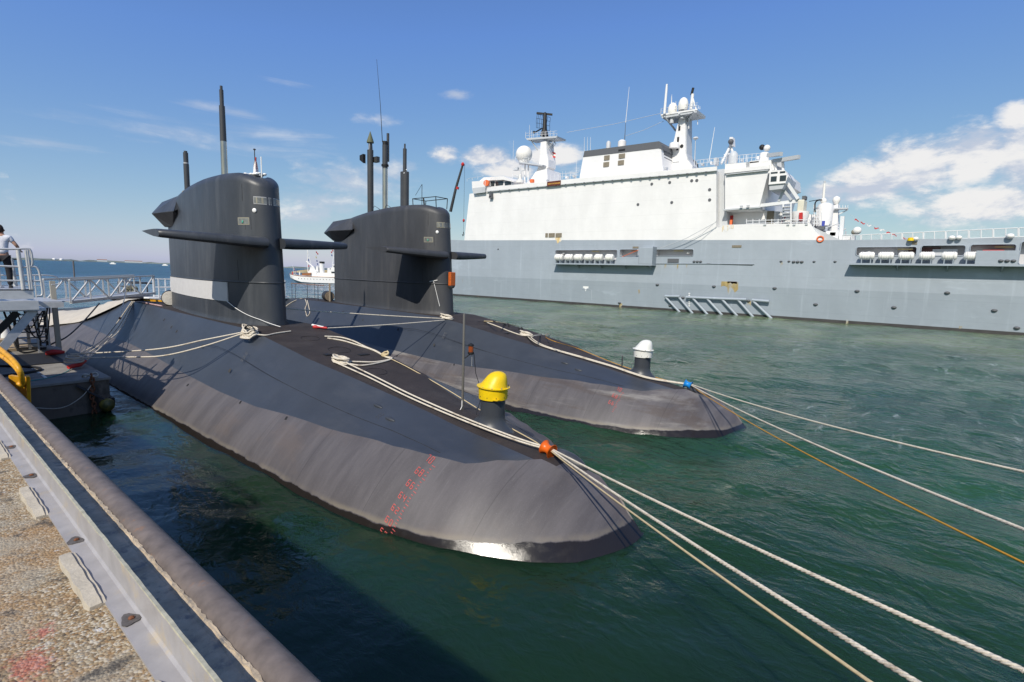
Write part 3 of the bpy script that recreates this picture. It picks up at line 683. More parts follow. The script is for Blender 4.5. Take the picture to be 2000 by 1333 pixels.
    for N in range(top, 53, -2):
        z = (N-59.6)*0.1
        if z < -0.25 or (number == 2 and N < 66): break
        for ci, ch in enumerate(str(N)):
            y_r = Yc+0.30-ci*0.115; wdt, hh = 0.058, 0.088; mb = MB()
            segs = {'a': (0, 1, 1, 1), 'b': (1, 1, 1, .5), 'c': (1, .5, 1, 0), 'd': (0, 0, 1, 0), 'e': (0, .5, 0, 0), 'f': (0, 1, 0, .5), 'g': (0, .5, 1, .5)}
            for sgm in SEVEN[ch]:
                a, b_, c, d_ = segs[sgm]; stroke(mb, y_r-a*wdt, z+b_*hh, y_r-c*wdt, z+d_*hh, 0.012)
            mb.build('draft_numeral', m_marks, P)
        for k in range(4):
            mb = MB(); zz = z-0.004-k*0.05; ln = 0.085 if k == 0 else 0.05
            stroke(mb, Yc+0.06, zz, Yc+0.06-ln, zz, 0.010); mb.build('draft_tick', m_marks, P)
    # ---------------- sail
    us = [0.5*(1-math.cos(math.pi*k/30)) for k in range(31)]
    ys = [SAIL_Y0 + (SAIL_Y1-SAIL_Y0)*u**1.15 for u in us]
    rings = []
    levels = [(2.5, 0.10, None), (2.88, 0.07, None), (2.98, 0.02, None), (3.1, 0, None)] + [(z, 0, None) for z in np.arange(3.4, 7.4, 0.4)]
    for z, fl, _ in levels:
        zz = z
        rings.append([sail_pt(-1, y, zz, S, fl) for y in ys] + [sail_pt(1, y, zz, S, fl) for y in reversed(ys[1:-1])])
    rr = 0.34
    for k in range(0, 8):
        a = R(90)*k/7; ins = rr*(1-math.cos(a)); up = rr*math.sin(a)
        rg = []
        for side, yl in ((-1, ys), (1, list(reversed(ys[1:-1])))):
            for y in yl:
                h = sail_hw(y); f = max(0.0, (h-ins))/max(h, 1e-3) if h > 0.02 else 0
                yy = y + ins*max(0, 1-(y-SAIL_Y0)/1.2)
                zt = sail_top(y); p = sail_pt(side, yy, zt-rr+up, S)
                p.x = X0 + side*h*f; p.z = zt - rr + up; rg.append(p)
        rings.append(rg)
    mb = MB(); mb.loft(rings); sail = mb.build('sail', sm, P, smooth=50)
    # ledge round the sail
    def ring_at(z, out, step=1): return [sail_pt(-1, y, z, S, out) for y in ys] + [sail_pt(1, y, z, S, out) for y in reversed(ys[1:-1])]
    mb = MB(); mb.tube(ring_at(4.42, 0.015), 0.028, 6, closed=True); mb.build('grab_ledge', sm, sail, smooth=60)
    def plate(name, y0, y1, z0, z1, m_, out=0.006, par=sail, side=-1, n=6):
        mb = MB(); fr = [sail_pt(side, y0+(y1-y0)*k/n, z0, S, out) for k in range(n+1)]; to = [sail_pt(side, y0+(y1-y0)*k/n, z1, S, out) for k in range(n+1)]
        bk = [sail_pt(side, y0+(y1-y0)*k/n, z0, S, -0.02) for k in range(n+1)]; bt = [sail_pt(side, y0+(y1-y0)*k/n, z1, S, -0.02) for k in range(n+1)]
        mb.loft([[a, b_, c, d_] for a, b_, c, d_ in zip(fr, to, bt, bk)]); return mb.build(name, m_, par, smooth=30)
    def from_px(a, b_, c, d_):
        p, q = sail_hit(a, b_, S), sail_hit(c, d_, S); return min(p[0], q[0]), max(p[0], q[0]), min(p[1], q[1]), max(p[1], q[1])
    # bridge window wraps the nose; navigation light window on the side
    zb0, zb1 = 7.23, 7.44
    def band(name, y_end, z0, z1, m_, out, near_only=False):
        yy = [y for y in np.linspace(SAIL_Y0, y_end, 10)]
        pts = [(-1, y) for y in reversed(yy)] + [(1, y) for y in yy[1:]]
        mb = MB(); mb.loft([[sail_pt(s_, y, z0, S, out), sail_pt(s_, y, z1, S, out), sail_pt(s_, y, z1, S, -0.03), sail_pt(s_, y, z0, S, -0.03)] for s_, y in pts]); return mb.build(name, m_, sail, smooth=40)
    band('window_frame', SAIL_Y0+0.30, zb0-0.03, zb1+0.03, m_frame if number == 2 else m_panelgrey, 0.020); band('bridge_window', SAIL_Y0+0.28, zb0, zb1, m_glass, 0.027)
    for y in (SAIL_Y0+0.05, SAIL_Y0+0.18):
        plate('window_bar', y, y+0.03, zb0, zb1, m_frame, 0.032, n=1)
    y0, y1, z0, z1 = (18.95, 19.42, 6.5, 6.70)
    plate('window_frame', y0-0.03, y1+0.03, z0-0.03, z1+0.03, m_frame, 0.004); plate('light_window', y0, y1, z0, z1, m_glass, 0.009)
    mb = MB(); mb.lathe(sail_pt(-1, 19.2, z0+0.04, S, 0.012), [(0.035, 0), (0.035, 0.06), (0.015, 0.085)], 8); mb.build('sidelight', mat('green_lamp', (0.05, 0.32, 0.22), 0.3), sail, smooth=50)
    p = sail_pt(-1, SAIL_Y0+0.30, 6.98, S, 0.0); nrm = (sail_pt(-1, SAIL_Y0+0.30, 6.98, S, 0.1)-p + Vector((0, -0.07, 0))).normalized()
    MB().lathe(p, [(0.075, 0.0), (0.075, 0.03), (0.05, 0.045), (0.001, 0.05)], 14, axis=nrm).build('steaming_light', m_lampwhite, sail, smooth=40)
    for (ya, yb, za, zb_) in ((19.6, 19.61, 4.5, 5.2), (19.15, 19.16, 7.3, 7.9), (18.85, 18.86, 6.3, 6.75), (19.1, 19.11, 6.3, 6.75)):
        plate('panel_seam', ya, yb, za, zb_, m_black, 0.002, n=1)
    # ---------------- sail planes
    for side in (-1, 1):
        rings = []
        for k, (ox, yl, yt, th, z) in enumerate(((0.3, 18.3, 21.05, 0.38, planes_z+0.06), (0.75, 18.35, 21.0, 0.38, planes_z+0.06), (1.3, 18.48, 21.0, 0.37, planes_z+0.075), (2.4, 18.78, 20.95, 0.32, planes_z+0.10), (3.3, 19.05, 20.85, 0.27, planes_z+0.12), (3.4, 19.14, 20.8, 0.24, planes_z+0.12))):
            ch = yt-yl; prof = []
            for c_, h_ in ((0, 0), (0.01, 0.5), (0.04, 0.85), (0.1, 1.0), (0.3, 0.98), (0.6, 0.62), (0.85, 0.24), (1, 0.02)): prof.append((c_, h_))
            ring = [(yl+c_*ch, h_*th/2) for c_, h_ in prof] + [(yl+c_*ch, -h_*th/2) for c_, h_ in reversed(prof[1:-1])]
            rings.append([(X0+side*ox, Y0+y, z+dz+0.07*(y-19)) for y, dz in ring])
        mb = MB(); mb.loft(rings); mb.build('sail_plane', sm, sail, smooth=35)
    # ---------------- after housing
    mb = MB()
    T0, T1, K0, K1, K2, B0, B1 = (.50, 26.2, 7.98), (.46, 28.3, 7.86), (.84, 25.7, 7.26), (1.04, 27.9, 7.24), (.42, 29.45, 7.2), (.40, 27.3, 6.7), (.34, 28.55, 6.72)
    V = []
    for s_ in (-1, 1): V += [(X0+s_*a, Y0+b_, c) for a, b_, c in (T0, T1, K0, K1, K2, B0, B1)]
    F = [(0, 1, 8, 7), (1, 4, 11, 8), (0, 2, 3), (0, 3, 1), (1, 3, 4), (2, 5, 3), (3, 5, 6), (3, 6, 4), (4, 6, 13, 11), (5, 12, 13, 6), (0, 7, 9, 12, 5, 2),
         (7, 10, 9), (7, 8, 10), (8, 11, 10), (9, 10, 12), (10, 13, 12), (10, 11, 13)]
    mb.add(V, F); mb.build('after_housing', sm, sail, bevel=0.03)
    # bow sonar pylon
    c = Vector((X0, Y0+7.9, 0)); rings = []
    for z, r, sy, dy in ((1.05, 0.62, 1.6, 0.25), (1.28, 0.5, 1.45, 0.18), (1.42, 0.38, 1.25, 0.1), (1.55, 0.315, 1.05, 0.03), (1.66, 0.30, 1.0, 0), (2.2, 0.30, 1.0, 0)):
        rings.append([(c.x+r*math.cos(a), c.y+dy+r*sy*math.sin(a), z) for a in [2*math.pi*k/28 for k in range(28)]])
    MB().loft(rings).build('sonar_pylon', m_sail, P, smooth=50)
    mb = MB(); rings = []                                          # smooth blister ahead of the fairlead
    for k in range(12):
        u = k/11; r = 0.17*math.sin(math.pi*(0.06+0.94*u)/1.0)**0.55 if u < 0.97 else 0.03
        y = 6.15-0.85*u; q = Vector((X0+0.12, Y0+y, hull_z(0.1, y)+0.01))
        rings.append([q+Vector((r*math.cos(a), 0, r*math.sin(a))) for a in [2*math.pi*j/14 for j in range(14)]])
    mb.loft(rings); mb.build('bow_blister', m_sail, P, smooth=60)
    return P, sail, plate
SUB1, SAIL1, plate1 = submarine(S1, 1, 'near black submarine whose bow carries the yellow cap, beside the pontoon', m_sail)
SUB2, SAIL2, plate2 = submarine(S2, 2, 'far black submarine with several raised masts, between the near one and the grey ship', m_sail2)

# ---- things proper to the near boat
SHY = sail_hit(446, 572, S1)[0]; SHZ = sail_hit(446, 589, S1)[1]
plate1('grey_sheet', SHY, 28.7, SHZ, 4.385, mat('pale_grey_sheet', (0.60, 0.585, 0.575), 0.65, var=0.05, vscale=3, bump=0.3, bscale=5, bdist=0.02), 0.03, par=SAIL1, n=14)
def up_mast(S, sail, x, y, segs, name='mast'):
    """segs: (radius, z0, z1, material)"""
    first = None
    for i, (r, z0, z1, m_) in enumerate(segs):
        r0, r1 = r if isinstance(r, tuple) else (r, r)
        o = MB().lathe((S[0]+x, S[1]+y, 0), [(r0, z0), (r1, z1)], 16).build(name if i == 0 else 'mast_section', m_, sail, smooth=40)
        first = first or o
    return first
up_mast(S1, SAIL1, 0, 22.5, [((0.125, 0.115), 8.2, 9.95, m_steel), ((0.118, 0.105), 9.9, 11.25, m_mast), (0.075, 11.2, 11.85, m_mast), (0.05, 11.8, 12.0, m_mast)], 'periscope')
up_mast(S1, SAIL1, 0, 26.5, [(0.10, 7.6, 9.95, m_mast), (0.07, 9.95, 10.02, m_mast)], 'antenna_mast')
up_mast(S1, SAIL1, -0.12, 26.15, [(0.11, 7.6, 9.4, m_mast), (0.10, 9.35, 9.46, m_panelgrey)], 'exhaust_mast')
MB().box((S1[0]-0.25, 26.7, 7.75), (S1[0]+0.2, 27.5, 8.02)).build('mast_well', m_black, SAIL1)
for (yy, l_) in ((24.9, 0.42), (27.2, 0.7)):
    mb = MB()
    def sh(y, th, rr=0.34): return (S1[0]-(sail_hw(y)-rr*(1-math.cos(th)))-0.012*math.cos(th), y, sail_top(y)-rr+rr*math.sin(th)+0.012*math.sin(th))
    mb.loft([[sh(yy+l_*0.5*math.cos(a), R(52)+R(26)*math.sin(a)), sh(yy+l_*0.34*math.cos(a), R(52)+R(17)*math.sin(a))] for a in [2*math.pi*k/24 for k in range(25)]], closed=False, caps=False)
    mb.build('primer_patch', m_brass, SAIL1)
# bridge screen, flag and whip aerial
t = thing('ensign_staff', (S1[0], 19.85, 8.2), 'small red and white flag hanging furled from a staff on the near conning tower', 'flag')
MB().tube([(S1[0], 19.85, 8.15), (S1[0], 19.85, 9.25)], 0.018, 6).build('staff', m_mast, t)
MB().lathe((S1[0], 19.85, 9.25), [(0.05, 0), (0.05, 0.03), (0.01, 0.05)], 8).build('truck', m_mast, t)
def furled(x, y, z0, z1, w0, mats, parent):
    for j, (m_, ph) in enumerate(mats):
        mb = MB(); rings = []
        for k in range(13):
            u = k/12; z = z1+(z0-z1)*u; w_ = w0*(0.15+0.85*u**0.8)
            rings.append([(x+0.03+w_*(v-0.5)*0.9+0.02*math.sin(v*9+ph), y+0.05*math.sin(7*v+3*u+ph)+w_*(v-0.5)*0.5, z) for v in [ (j+q/6)/len(mats) for q in range(7)]])
        mb.loft(rings, closed=False, caps=False); mb.build('flag_stripe', m_, parent, smooth=80)
m_cloth_w = mat('white_cloth', (0.78, 0.77, 0.75), 0.85); m_cloth_r = mat('red_cloth', (0.55, 0.05, 0.05), 0.85); m_cloth_b = mat('blue_cloth', (0.05, 0.09, 0.3), 0.85)
furled(S1[0]-0.02, 19.8, 8.3, 8.98, 0.34, [(m_cloth_w, 0.2), (m_cloth_r, 1.0), (m_cloth_w, 2.2)], t)
MB().tube([(S1[0], 19.35, 8.2), (S1[0], 19.35, 8.95)], 0.022, 6).build('whip_aerial', m_lampwhite, SAIL1)
mb = MB()
for k in range(26):
    a = rnd.random()*6.28; r = 0.32*math.sqrt(rnd.random()); mb.sphere((S1[0]-0.1+r*math.cos(a), 19.65+1.3*r*math.sin(a), 8.3+0.05*rnd.random()), 0.06+0.03*rnd.random(), 7, 5, 0.6)
mb.build('bridge_cover', m_lampwhite, SAIL1, smooth=70)

# ---- things proper to the far boat: raised masts, bridge frame, crane, orange lamp, barrel
def tall_masts():
    S = S2; X, Yo = S
    a = up_mast(S, SAIL2, 0, 25.15, [(0.175, 8.0, 11.75, m_mast), (0.10, 11.7, 12.2, m_mast)], 'radar_mast')
    MB().lathe((X, Yo+25.15, 12.15), [(0.20, 0), (0.20, 0.05), (0.015, 0.62), (0.001, 0.64)], 16).build('cone_top', m_olive, a, smooth=40)
    mb = MB(); mb.prism([(25.15+0.17, 11.3), (25.15+0.5, 11.5), (25.15+0.5, 11.75), (25.15+0.17, 11.8)], X-0.12, X+0.05, 'x'); mb.v = [(p[0]-0.25, p[1]+Yo, p[2]-0.3) for p in mb.v]; mb.build('side_aerial', m_black, a)
    mb = MB(); mb.box((X+0.15, Yo+24.75, 11.1), (X+0.35, Yo+25.1, 11.4)); mb.build('side_box', m_mast, a)
    for dx in (-0.12, 0.1): MB().tube([(X+dx, Yo+25.1, 11.75), (X+dx*0.6, Yo+25.1, 12.2)], 0.03, 6).build('cone_strut', m_panelgrey, a)
    b = up_mast(S, SAIL2, 0, 23.8, [(0.145, 8.2, 10.6, m_steel), (0.15, 10.6, 11.85, m_mast), (0.20, 10.72, 10.82, m_black), (0.14, 11.8, 12.05, m_black)], 'attack_periscope')
    MB().lathe((X+0.16, Yo+23.75, 0), [(0.075, 11.0), (0.075, 12.5)], 10).build('mast_section', m_mast, b, smooth=40)
    MB().tube([(X-0.1, Yo+23.9, 12.0), (X-0.16, Yo+24.0, 14.0), (X-0.28, Yo+24.15, 16.3)], [0.022, 0.014, 0.008], 6).build('whip_aerial', m_black, b)
    c = up_mast(S, SAIL2, 0, 22.1, [(0.10, 9.9, 11.45, m_mast), (0.045, 11.4, 11.7, m_mast)], 'snort_mast')
    rings = []
    for z in (8.1, 10.25):
        rings.append([(X+0.20*math.cos(q), Yo+22.1+0.27*math.sin(q), z) for q in [2*math.pi*k/18 for k in range(18)]])
    MB().loft(rings).build('mast_fairing', m_mast, c, smooth=40)
    for (dx, dz) in ((-0.16, 10.15), (0.14, 10.2), (0, 10.35)): MB().sphere((X+dx, Yo+21.95, dz), 0.035, 8, 6).build('lamp', m_lampwhite, c, smooth=80)
    # lookout frame on top
    mb = MB(); z0, z1 = 8.2, 8.72; pts = [(-0.45, 20.9), (0.45, 20.9), (0.4, 19.2), (-0.4, 19.2)]
    for i in range(4):
        p, q = pts[i], pts[(i+1) % 4]; mb.tube([(X+p[0], Yo+p[1], z1), (X+q[0], Yo+q[1], z1)], 0.02, 6); mb.tube([(X+p[0]*0.9, Yo+p[1], z0), (X+p[0], Yo+p[1], z1)], 0.022, 6)
    mb.tube([(X-0.42, Yo+20.0, z0), (X-0.42, Yo+20.1, z1)], 0.04, 6)
    mb.build('lookout_frame', m_black, SAIL2, smooth=60)
    MB().tube([(X, Yo+20.7, 8.2), (X, Yo+20.7, 9.5)], 0.016, 6).tube([(X, Yo+20.7, 9.5), (X-0.1, Yo+21.1, 8.95)], 0.01, 5).build('aerial', m_black, SAIL2)
    for y in (23.3, 24.4): MB().tube([(X-0.3, Yo+y+0.3, 8.2), (X-0.2, Yo+y+0.1, 8.6), (X+0.1, Yo+y-0.3, 8.3)], 0.015, 5).build('hand_rail', m_black, SAIL2)
    # raised boom with red tip and hanging hook
    d = MB().tube([(X, Yo+18.55, 8.0), (X, Yo+18.2, 9.1), (X+0.1, Yo+17.85, 10.2)], [0.075, 0.065, 0.05], 10).build('boom', m_mast, SAIL2, smooth=50)
    MB().lathe((X+0.02, Yo+18.12, 9.05), [(0.072, 0), (0.068, 0.12)], 10, axis=(0.08, -0.3, 1)).build('red_band', m_red, d)
    MB().lathe((X+0.1, Yo+17.85, 10.15), [(0.07, 0), (0.09, 0.08), (0.03, 0.16)], 10).build('boom_tip', m_red, d)
    MB().tube([(X+0.13, Yo+17.75, 10.2), (X+0.13, Yo+17.75, 7.0)], 0.008, 4).build('hoist_line', m_black, d)
    MB().sphere((X+0.13, Yo+17.75, 7.55), 0.055, 8, 6, 1.5).build('hoist_block', m_red, d, smooth=60)
    MB().tube([(X+0.13, Yo+17.75, 7.0), (X+0.16, Yo+17.75, 6.85), (X+0.10, Yo+17.75, 6.8), (X+0.06, Yo+17.75, 6.88)], 0.02, 6).build('hook', m_black, d)
    # orange lamp panel at the nose
    mb = MB(); p = Vector((X-0.02, Yo+18.40, 4.72)); mb.box((p.x-0.17, p.y-0.14, p.z-0.38), (p.x+0.17, p.y+0.05, p.z+0.30)); o = mb.build('orange_lamp', m_orangegrid, SAIL2, bevel=0.03)
    MB().lathe((p.x, p.y-0.05, p.z-0.5), [(0.1, 0), (0.16, 0.08), (0.16, 0.13)], 12).build('lamp_foot', m_mast, o, smooth=40)
tall_masts()
mb = MB(); q0 = sail_pt(-1, 18.95, 4.55, S2, 0.02); q1 = sail_pt(-1, 18.7, 3.3, S2, 0.03); mb.tube([q0, q1], 0.014, 6); a_, b_ = sail_pt(-1, 19.15, 4.52, S2, 0.03), sail_pt(-1, 18.75, 4.6, S2, 0.03); mb.tube([a_, b_], 0.022, 6)
mb.build('white_line', m_cloth_w, SAIL2)
# ================================================================ GEAR ON THE SUBMARINES: covers, lamp post, ropes
m_yellow = mat('yellow_gloss_paint', (0.78, 0.53, 0.005), 0.42, var=0.07, vscale=6, rvar=0.12, col2=(0.62, 0.40, 0.03), lo=0.55, hi=0.72, c2scale=5, bump=0.15, bscale=25, bdist=0.004)
m_capwhite = mat('off_white_gloss_paint', (0.74, 0.73, 0.68), 0.45, var=0.06, vscale=6, col2=(0.55, 0.52, 0.45), lo=0.55, hi=0.7, c2scale=6)
def sonar_cover(S, name_mat, label):
    c = Vector((S[0], S[1]+7.9, 0)); t = thing('sonar_cover', (c.x, c.y, 1.85), label, 'protective cover', 'protective covers on the bow pylons')
    def ring(z, r, cx=0, cy=0, s=1.0): return [(c.x+cx+r*math.cos(a), c.y+cy+r*s*math.sin(a), z) for a in [2*math.pi*k/36 for k in range(36)]]
    MB().loft([ring(2.04, 0.345), ring(2.30, 0.355), ring(2.30, 0.335), ring(2.04, 0.325)]).build('skirt', name_mat, t, smooth=40)
    tl = lambda z0: [(x, y, z+0.05*(-(x-c.x)*0.35 + (y-c.y)*0.9)) for x, y, z in z0]
    MB().loft([tl(ring(2.315, 0.395)), tl(ring(2.333, 0.40)), tl(ring(2.343, 0.35))]).build('flange', name_mat, t, smooth=40)
    MB().loft([ring(2.31, 0.345), ring(2.40, 0.315, 0.012, -0.016), ring(2.50, 0.27, 0.035, -0.045), ring(2.585, 0.228, 0.052, -0.066), ring(2.64, 0.18, 0.062, -0.078), ring(2.675, 0.115, 0.067, -0.084), ring(2.69, 0.05, 0.069, -0.086), ring(2.692, 0.01, 0.069, -0.086)]).build('dome', name_mat, t, smooth=60)
    for a in (-2.2, 0.5):
        q = c + Vector((0.36*math.cos(a), 0.36*math.sin(a), 2.07)); u = Vector((math.cos(a), math.sin(a), 0)); v = Vector((-u.y, u.x, 0))
        mb = MB(); mb.loft([[q-v*0.1+Vector((0, 0, k)), q+v*0.1+Vector((0, 0, k)), q+u*0.09+Vector((0, 0, k))] for k in (0, 0.015)]); mb.build('lug_plate', name_mat, t)
    for k in range(10):
        a = 2*math.pi*k/10; q = c+Vector((0.372*math.cos(a), 0.372*math.sin(a), 2.341)); MB().lathe(q, [(0.013, -0.03), (0.013, 0.014), (0.001, 0.018)], 6).build('bolt', m_frame, t)
        q = c+Vector((0.352*math.cos(a+.3), 0.352*math.sin(a+.3), 2.11)); MB().sphere(q, 0.011, 6, 4).build('bolt', m_black, t)
    mb = MB(); a0 = 0.15
    mb.box((c.x+0.335, c.y-0.12, 2.05), (c.x+0.36, c.y-0.05, 2.30)); mb.build('seam_strip', name_mat, t)
sonar_cover(S1, m_yellow, 'yellow bell shaped cover on the bow pylon of the near submarine')
sonar_cover(S2, m_capwhite, 'white bell shaped cover on the bow pylon of the far submarine')

def lamp_post():
    b = Vector((S1[0], 8.92, 1.5)); t = thing('lamp_post', b, 'thin grey post with a hanging amber anchor lamp on the near bow deck', 'lamp post')
    MB().lathe(b, [(0.075, -0.02), (0.075, 0.02), (0.034, 0.03), (0.031, 2.45), (0.02, 2.5)], 12).build('pole', mat('galvanised_pole', (0.16, 0.15, 0.135), 0.45, metal=0.3), t, smooth=50)
    p = onY(920, 676, 8.85)
    MB().lathe(p, [(0.075, 0.0), (0.075, 0.03), (0.055, 0.045), (0.02, 0.07)], 14).build('lamp_cap', m_black, t, smooth=40)
    MB().lathe(p, [(0.062, -0.155), (0.066, -0.07), (0.062, 0.0)], 14).build('lamp_glass', mat('amber_glass', (0.26, 0.06, 0.015), 0.08, spec=0.9), t, smooth=60)
    MB().lathe(p, [(0.05, -0.22), (0.08, -0.2), (0.08, -0.155)], 14).build('lamp_base', m_black, t, smooth=40)
    MB().tube([p+Vector((-0.02, 0, -0.2)), p+Vector((-0.13, 0.04, -0.28)), Vector((b.x, b.y, p.z-0.32))], 0.016, 6).build('bracket', m_black, t)
    MB().tube([p+Vector((0.02, -0.02, -0.2)), p+Vector((0.02, -0.02, -0.5))], 0.006, 5).build('pull_cord', m_panelgrey, t)
    MB().sphere(p+Vector((0.02, -0.02, -0.52)), 0.022, 8, 6).build('cord_weight', m_steel, t)
    MB().tube([p+Vector((0.06, -0.05, -0.2)), p+Vector((0.09, -0.1, -0.7)), p+Vector((0.13, -0.3, -1.2)), Vector((S1[0]-0.2, 8.25, 1.6))], 0.009, 5).build('cable', m_black, t)
    MB().tube([b+Vector((-0.04, -0.02, 0.3)), b+Vector((-0.05, -0.03, 0.15)), b+Vector((-0.10, 0, 0.03))], 0.011, 5).build('lanyard', m_cloth_w, t)
lamp_post()

m_rope = mat('white_mooring_rope', (0.62, 0.56, 0.46), 0.85, var=0.2, vscale=30, col2=(0.36, 0.30, 0.23), lo=0.52, hi=0.7, c2scale=3.5, bump=0.8, bscale=160, bdist=0.004)
m_rope2 = mat('greyish_rope', (0.50, 0.46, 0.39), 0.9, var=0.2, vscale=30, bump=0.8, bscale=160, bdist=0.004)
m_ropeo = mat('orange_line', (0.55, 0.27, 0.03), 0.8, var=0.15, vscale=30)
m_ropesand = mat('sand_coloured_line', (0.55, 0.44, 0.26), 0.85, var=0.15, vscale=30)
def smooth_path(pts, n=8):
    pts = [Vector(p) for p in pts]; out = []
    for i in range(len(pts)-1):
        p0, p1, p2, p3 = pts[max(i-1, 0)], pts[i], pts[i+1], pts[min(i+2, len(pts)-1)]
        for k in range(n):
            t = k/n; out.append(0.5*((2*p1)+(p2-p0)*t+(2*p0-5*p1+4*p2-p3)*t*t+(3*p1-p0-3*p2+p3)*t**3))
    out.append(pts[-1]); return out
def span(a, b, sag=0.05, n=16):
    a, b = Vector(a), Vector(b); return [a.lerp(b, k/n) - Vector((0, 0, sag*4*(k/n)*(1-k/n))) for k in range(n+1)]
def laid(mb, pts, r, pitch=0.16, per=7, strands=3):
    """three strands twisted round one another along a path."""
    L = 0; ln = [0]
    for i in range(1, len(pts)): L += (pts[i]-pts[i-1]).length; ln.append(L)
    n = max(8, int(L/pitch*per)); xs = [p.x for p in pts]; ysx = [p.y for p in pts]; zs = [p.z for p in pts]
    for s_ in range(strands):
        path = []
        for k in range(n+1):
            d = L*k/n; q = Vector((I(d, ln, xs), I(d, ln, ysx), I(d, ln, zs))); e = min(L, d+0.05)
            g = (Vector((I(e, ln, xs), I(e, ln, ysx), I(e, ln, zs)))-q)
            if g.length < 1e-6: g = pts[-1]-pts[-2]
            g.normalize(); u = g.cross(Vector((0, 0, 1))).normalized(); v = u.cross(g); a = 2*math.pi*(d/pitch + s_/strands)
            path.append(q + (u*math.cos(a)+v*math.sin(a))*r*0.5)
        mb.tube(path, r*0.56, 6)
def rope(label, pts, r, m_=None, near=None, group='mooring ropes', cat='rope', loc=None):
    m_ = m_ or m_rope; mb = MB()
    for run in (pts if isinstance(pts[0], list) else [pts]): mb.tube(run, r, 7)
    if near: laid(mb, near, r)
    c = pts[len(pts)//2] if loc is None else loc
    return solo(mb, 'mooring_rope', m_, label, cat, c, group, smooth=70)
H1 = lambda x, y, l=0.03: hull_hit(x, y, S1, 0)+Vector((0, 0, l))
H2 = lambda x, y, l=0.03: hull_hit(x, y, S2, 0)+Vector((0, 0, l))
FL1 = hull_hit(1070, 890, S1)+Vector((0, 0, 0.14)); FL2 = hull_hit(1343, 759, S2)+Vector((0, 0, 0.14))
def out_to(px, z): 
    return Vector(onZ(px[0], px[1], z))
def lead(start, edge, sag):
    e = out_to(*edge); d = (e-start); end = e + d*((0.2-e.x)/d.x) ; end.z = QZ+0.3
    seg = span(start, e, sag, 30); seg2 = span(e, end, 0.0, 10)
    return seg, seg2
# three ropes leave the near bow through the orange ring
s, s2 = lead(FL1+Vector((0, -0.1, 0)), ((1790, 1333), 2.4), 0.05)
deck_a = [H1(655, 712, 0.06), H1(720, 742, .07), H1(800, 782, .07), H1(900, 826, .08), H1(1000, 866, .10), FL1+Vector((-0.02, 0.12, 0)), FL1+Vector((0, -0.1, 0))]
rope('thick white rope from the near bow ring, middle of the three reaching the quay', [smooth_path(deck_a), s2], 0.022, near=s, loc=FL1)
s, s2 = lead(FL1+Vector((0.03, -0.1, 0.01)), ((2000, 1310), 2.4), 0.05)
deck_b = [H1(672, 712, 0.08), H1(730, 741, .09), H1(805, 778, .08), H1(905, 822, .08), H1(1003, 862, .10), FL1+Vector((0.03, 0.12, 0.02)), FL1+Vector((0.03, -0.1, 0.01))]
rope('thick white rope from the near bow ring, rightmost of the three and flecked with orange', [smooth_path(deck_b), s2], 0.022, near=s, loc=FL1)
s, s2 = lead(FL1+Vector((-0.03, -0.1, -0.01)), ((1700, 1333), 2.4), 0.04)
deck_c = [H1(757, 700, .03), H1(800, 722, .04), H1(870, 762, .04), H1(930, 800, .05), H1(990, 836, .05), H1(1045, 868, .06), FL1+Vector((0.02, 0.12, -0.02)), FL1+Vector((-0.03, -0.1, -0.01))]
rope('thin sand coloured line from the near bow ring, leftmost and lowest of the three', smooth_path(deck_c)+s+s2[1:], 0.014, m_ropesand, loc=FL1)
# far boat: two white ropes through the blue ring, an orange line beside them
s, s2 = lead(FL2+Vector((0, -0.1, 0)), ((2000, 1035), 2.3), 0.12)
dk = [H2(1030, 660, .05), *[on_hull(S2, o_, y_, .07) for o_, y_ in ((-.94, 12), (-.84, 10), (-.74, 8.8), (-.68, 8.0), (-.55, 7.3))], FL2+Vector((0, 0.1, 0)), FL2+Vector((0, -0.1, 0))]
rope('white rope from the blue bow ring, lower of the two crossing the open water', [smooth_path(dk), s2], 0.023, near=s, loc=FL2)
s, s2 = lead(FL2+Vector((0.03, -0.1, 0.02)), ((2000, 922), 2.3), 0.12)
dk = [H2(1030, 656, .07), *[on_hull(S2, o_, y_, .09) for o_, y_ in ((-.86, 12), (-.77, 10), (-.68, 8.8), (-.62, 8.0), (-.48, 7.3))], FL2+Vector((0.03, 0.1, 0.02)), FL2+Vector((0.03, -0.1, 0.02))]
rope('white rope from the blue bow ring, upper of the two crossing the open water', [smooth_path(dk), s2], 0.022, near=s, loc=FL2)
s, s2 = lead(FL2+Vector((0.05, -0.1, -0.03)), ((2000, 1100), 2.2), 0.14)
dk = [H2(1075, 652, .04), *[on_hull(S2, o_, y_, .05) for o_, y_ in ((.75, 13), (.68, 11.2), (.6, 9.6), (.52, 8.4), (.34, 7.3))], FL2+Vector((0.08, 0.1, -0.02)), FL2+Vector((0.05, -0.1, -0.03))]
rope('thin orange line running from the far bow across the water', smooth_path(dk)+s+s2[1:], 0.013, m_ropeo, loc=FL2)
rope('loose orange and white rope lying along the far deck edge ahead of the conning tower', smooth_path([H2(946, 629), H2(985, 633), H2(1020, 640), H2(1050, 648), H2(1078, 653)]), 0.03, m_ropesand)
rope('short white rope angled across the far foredeck to its rope coil', smooth_path([H2(948, 630, .02), H2(975, 640, .02), H2(1000, 650, .02), H2(1025, 657, .02), H2(1055, 656, .02), H2(1078, 654, .02)]), 0.026)
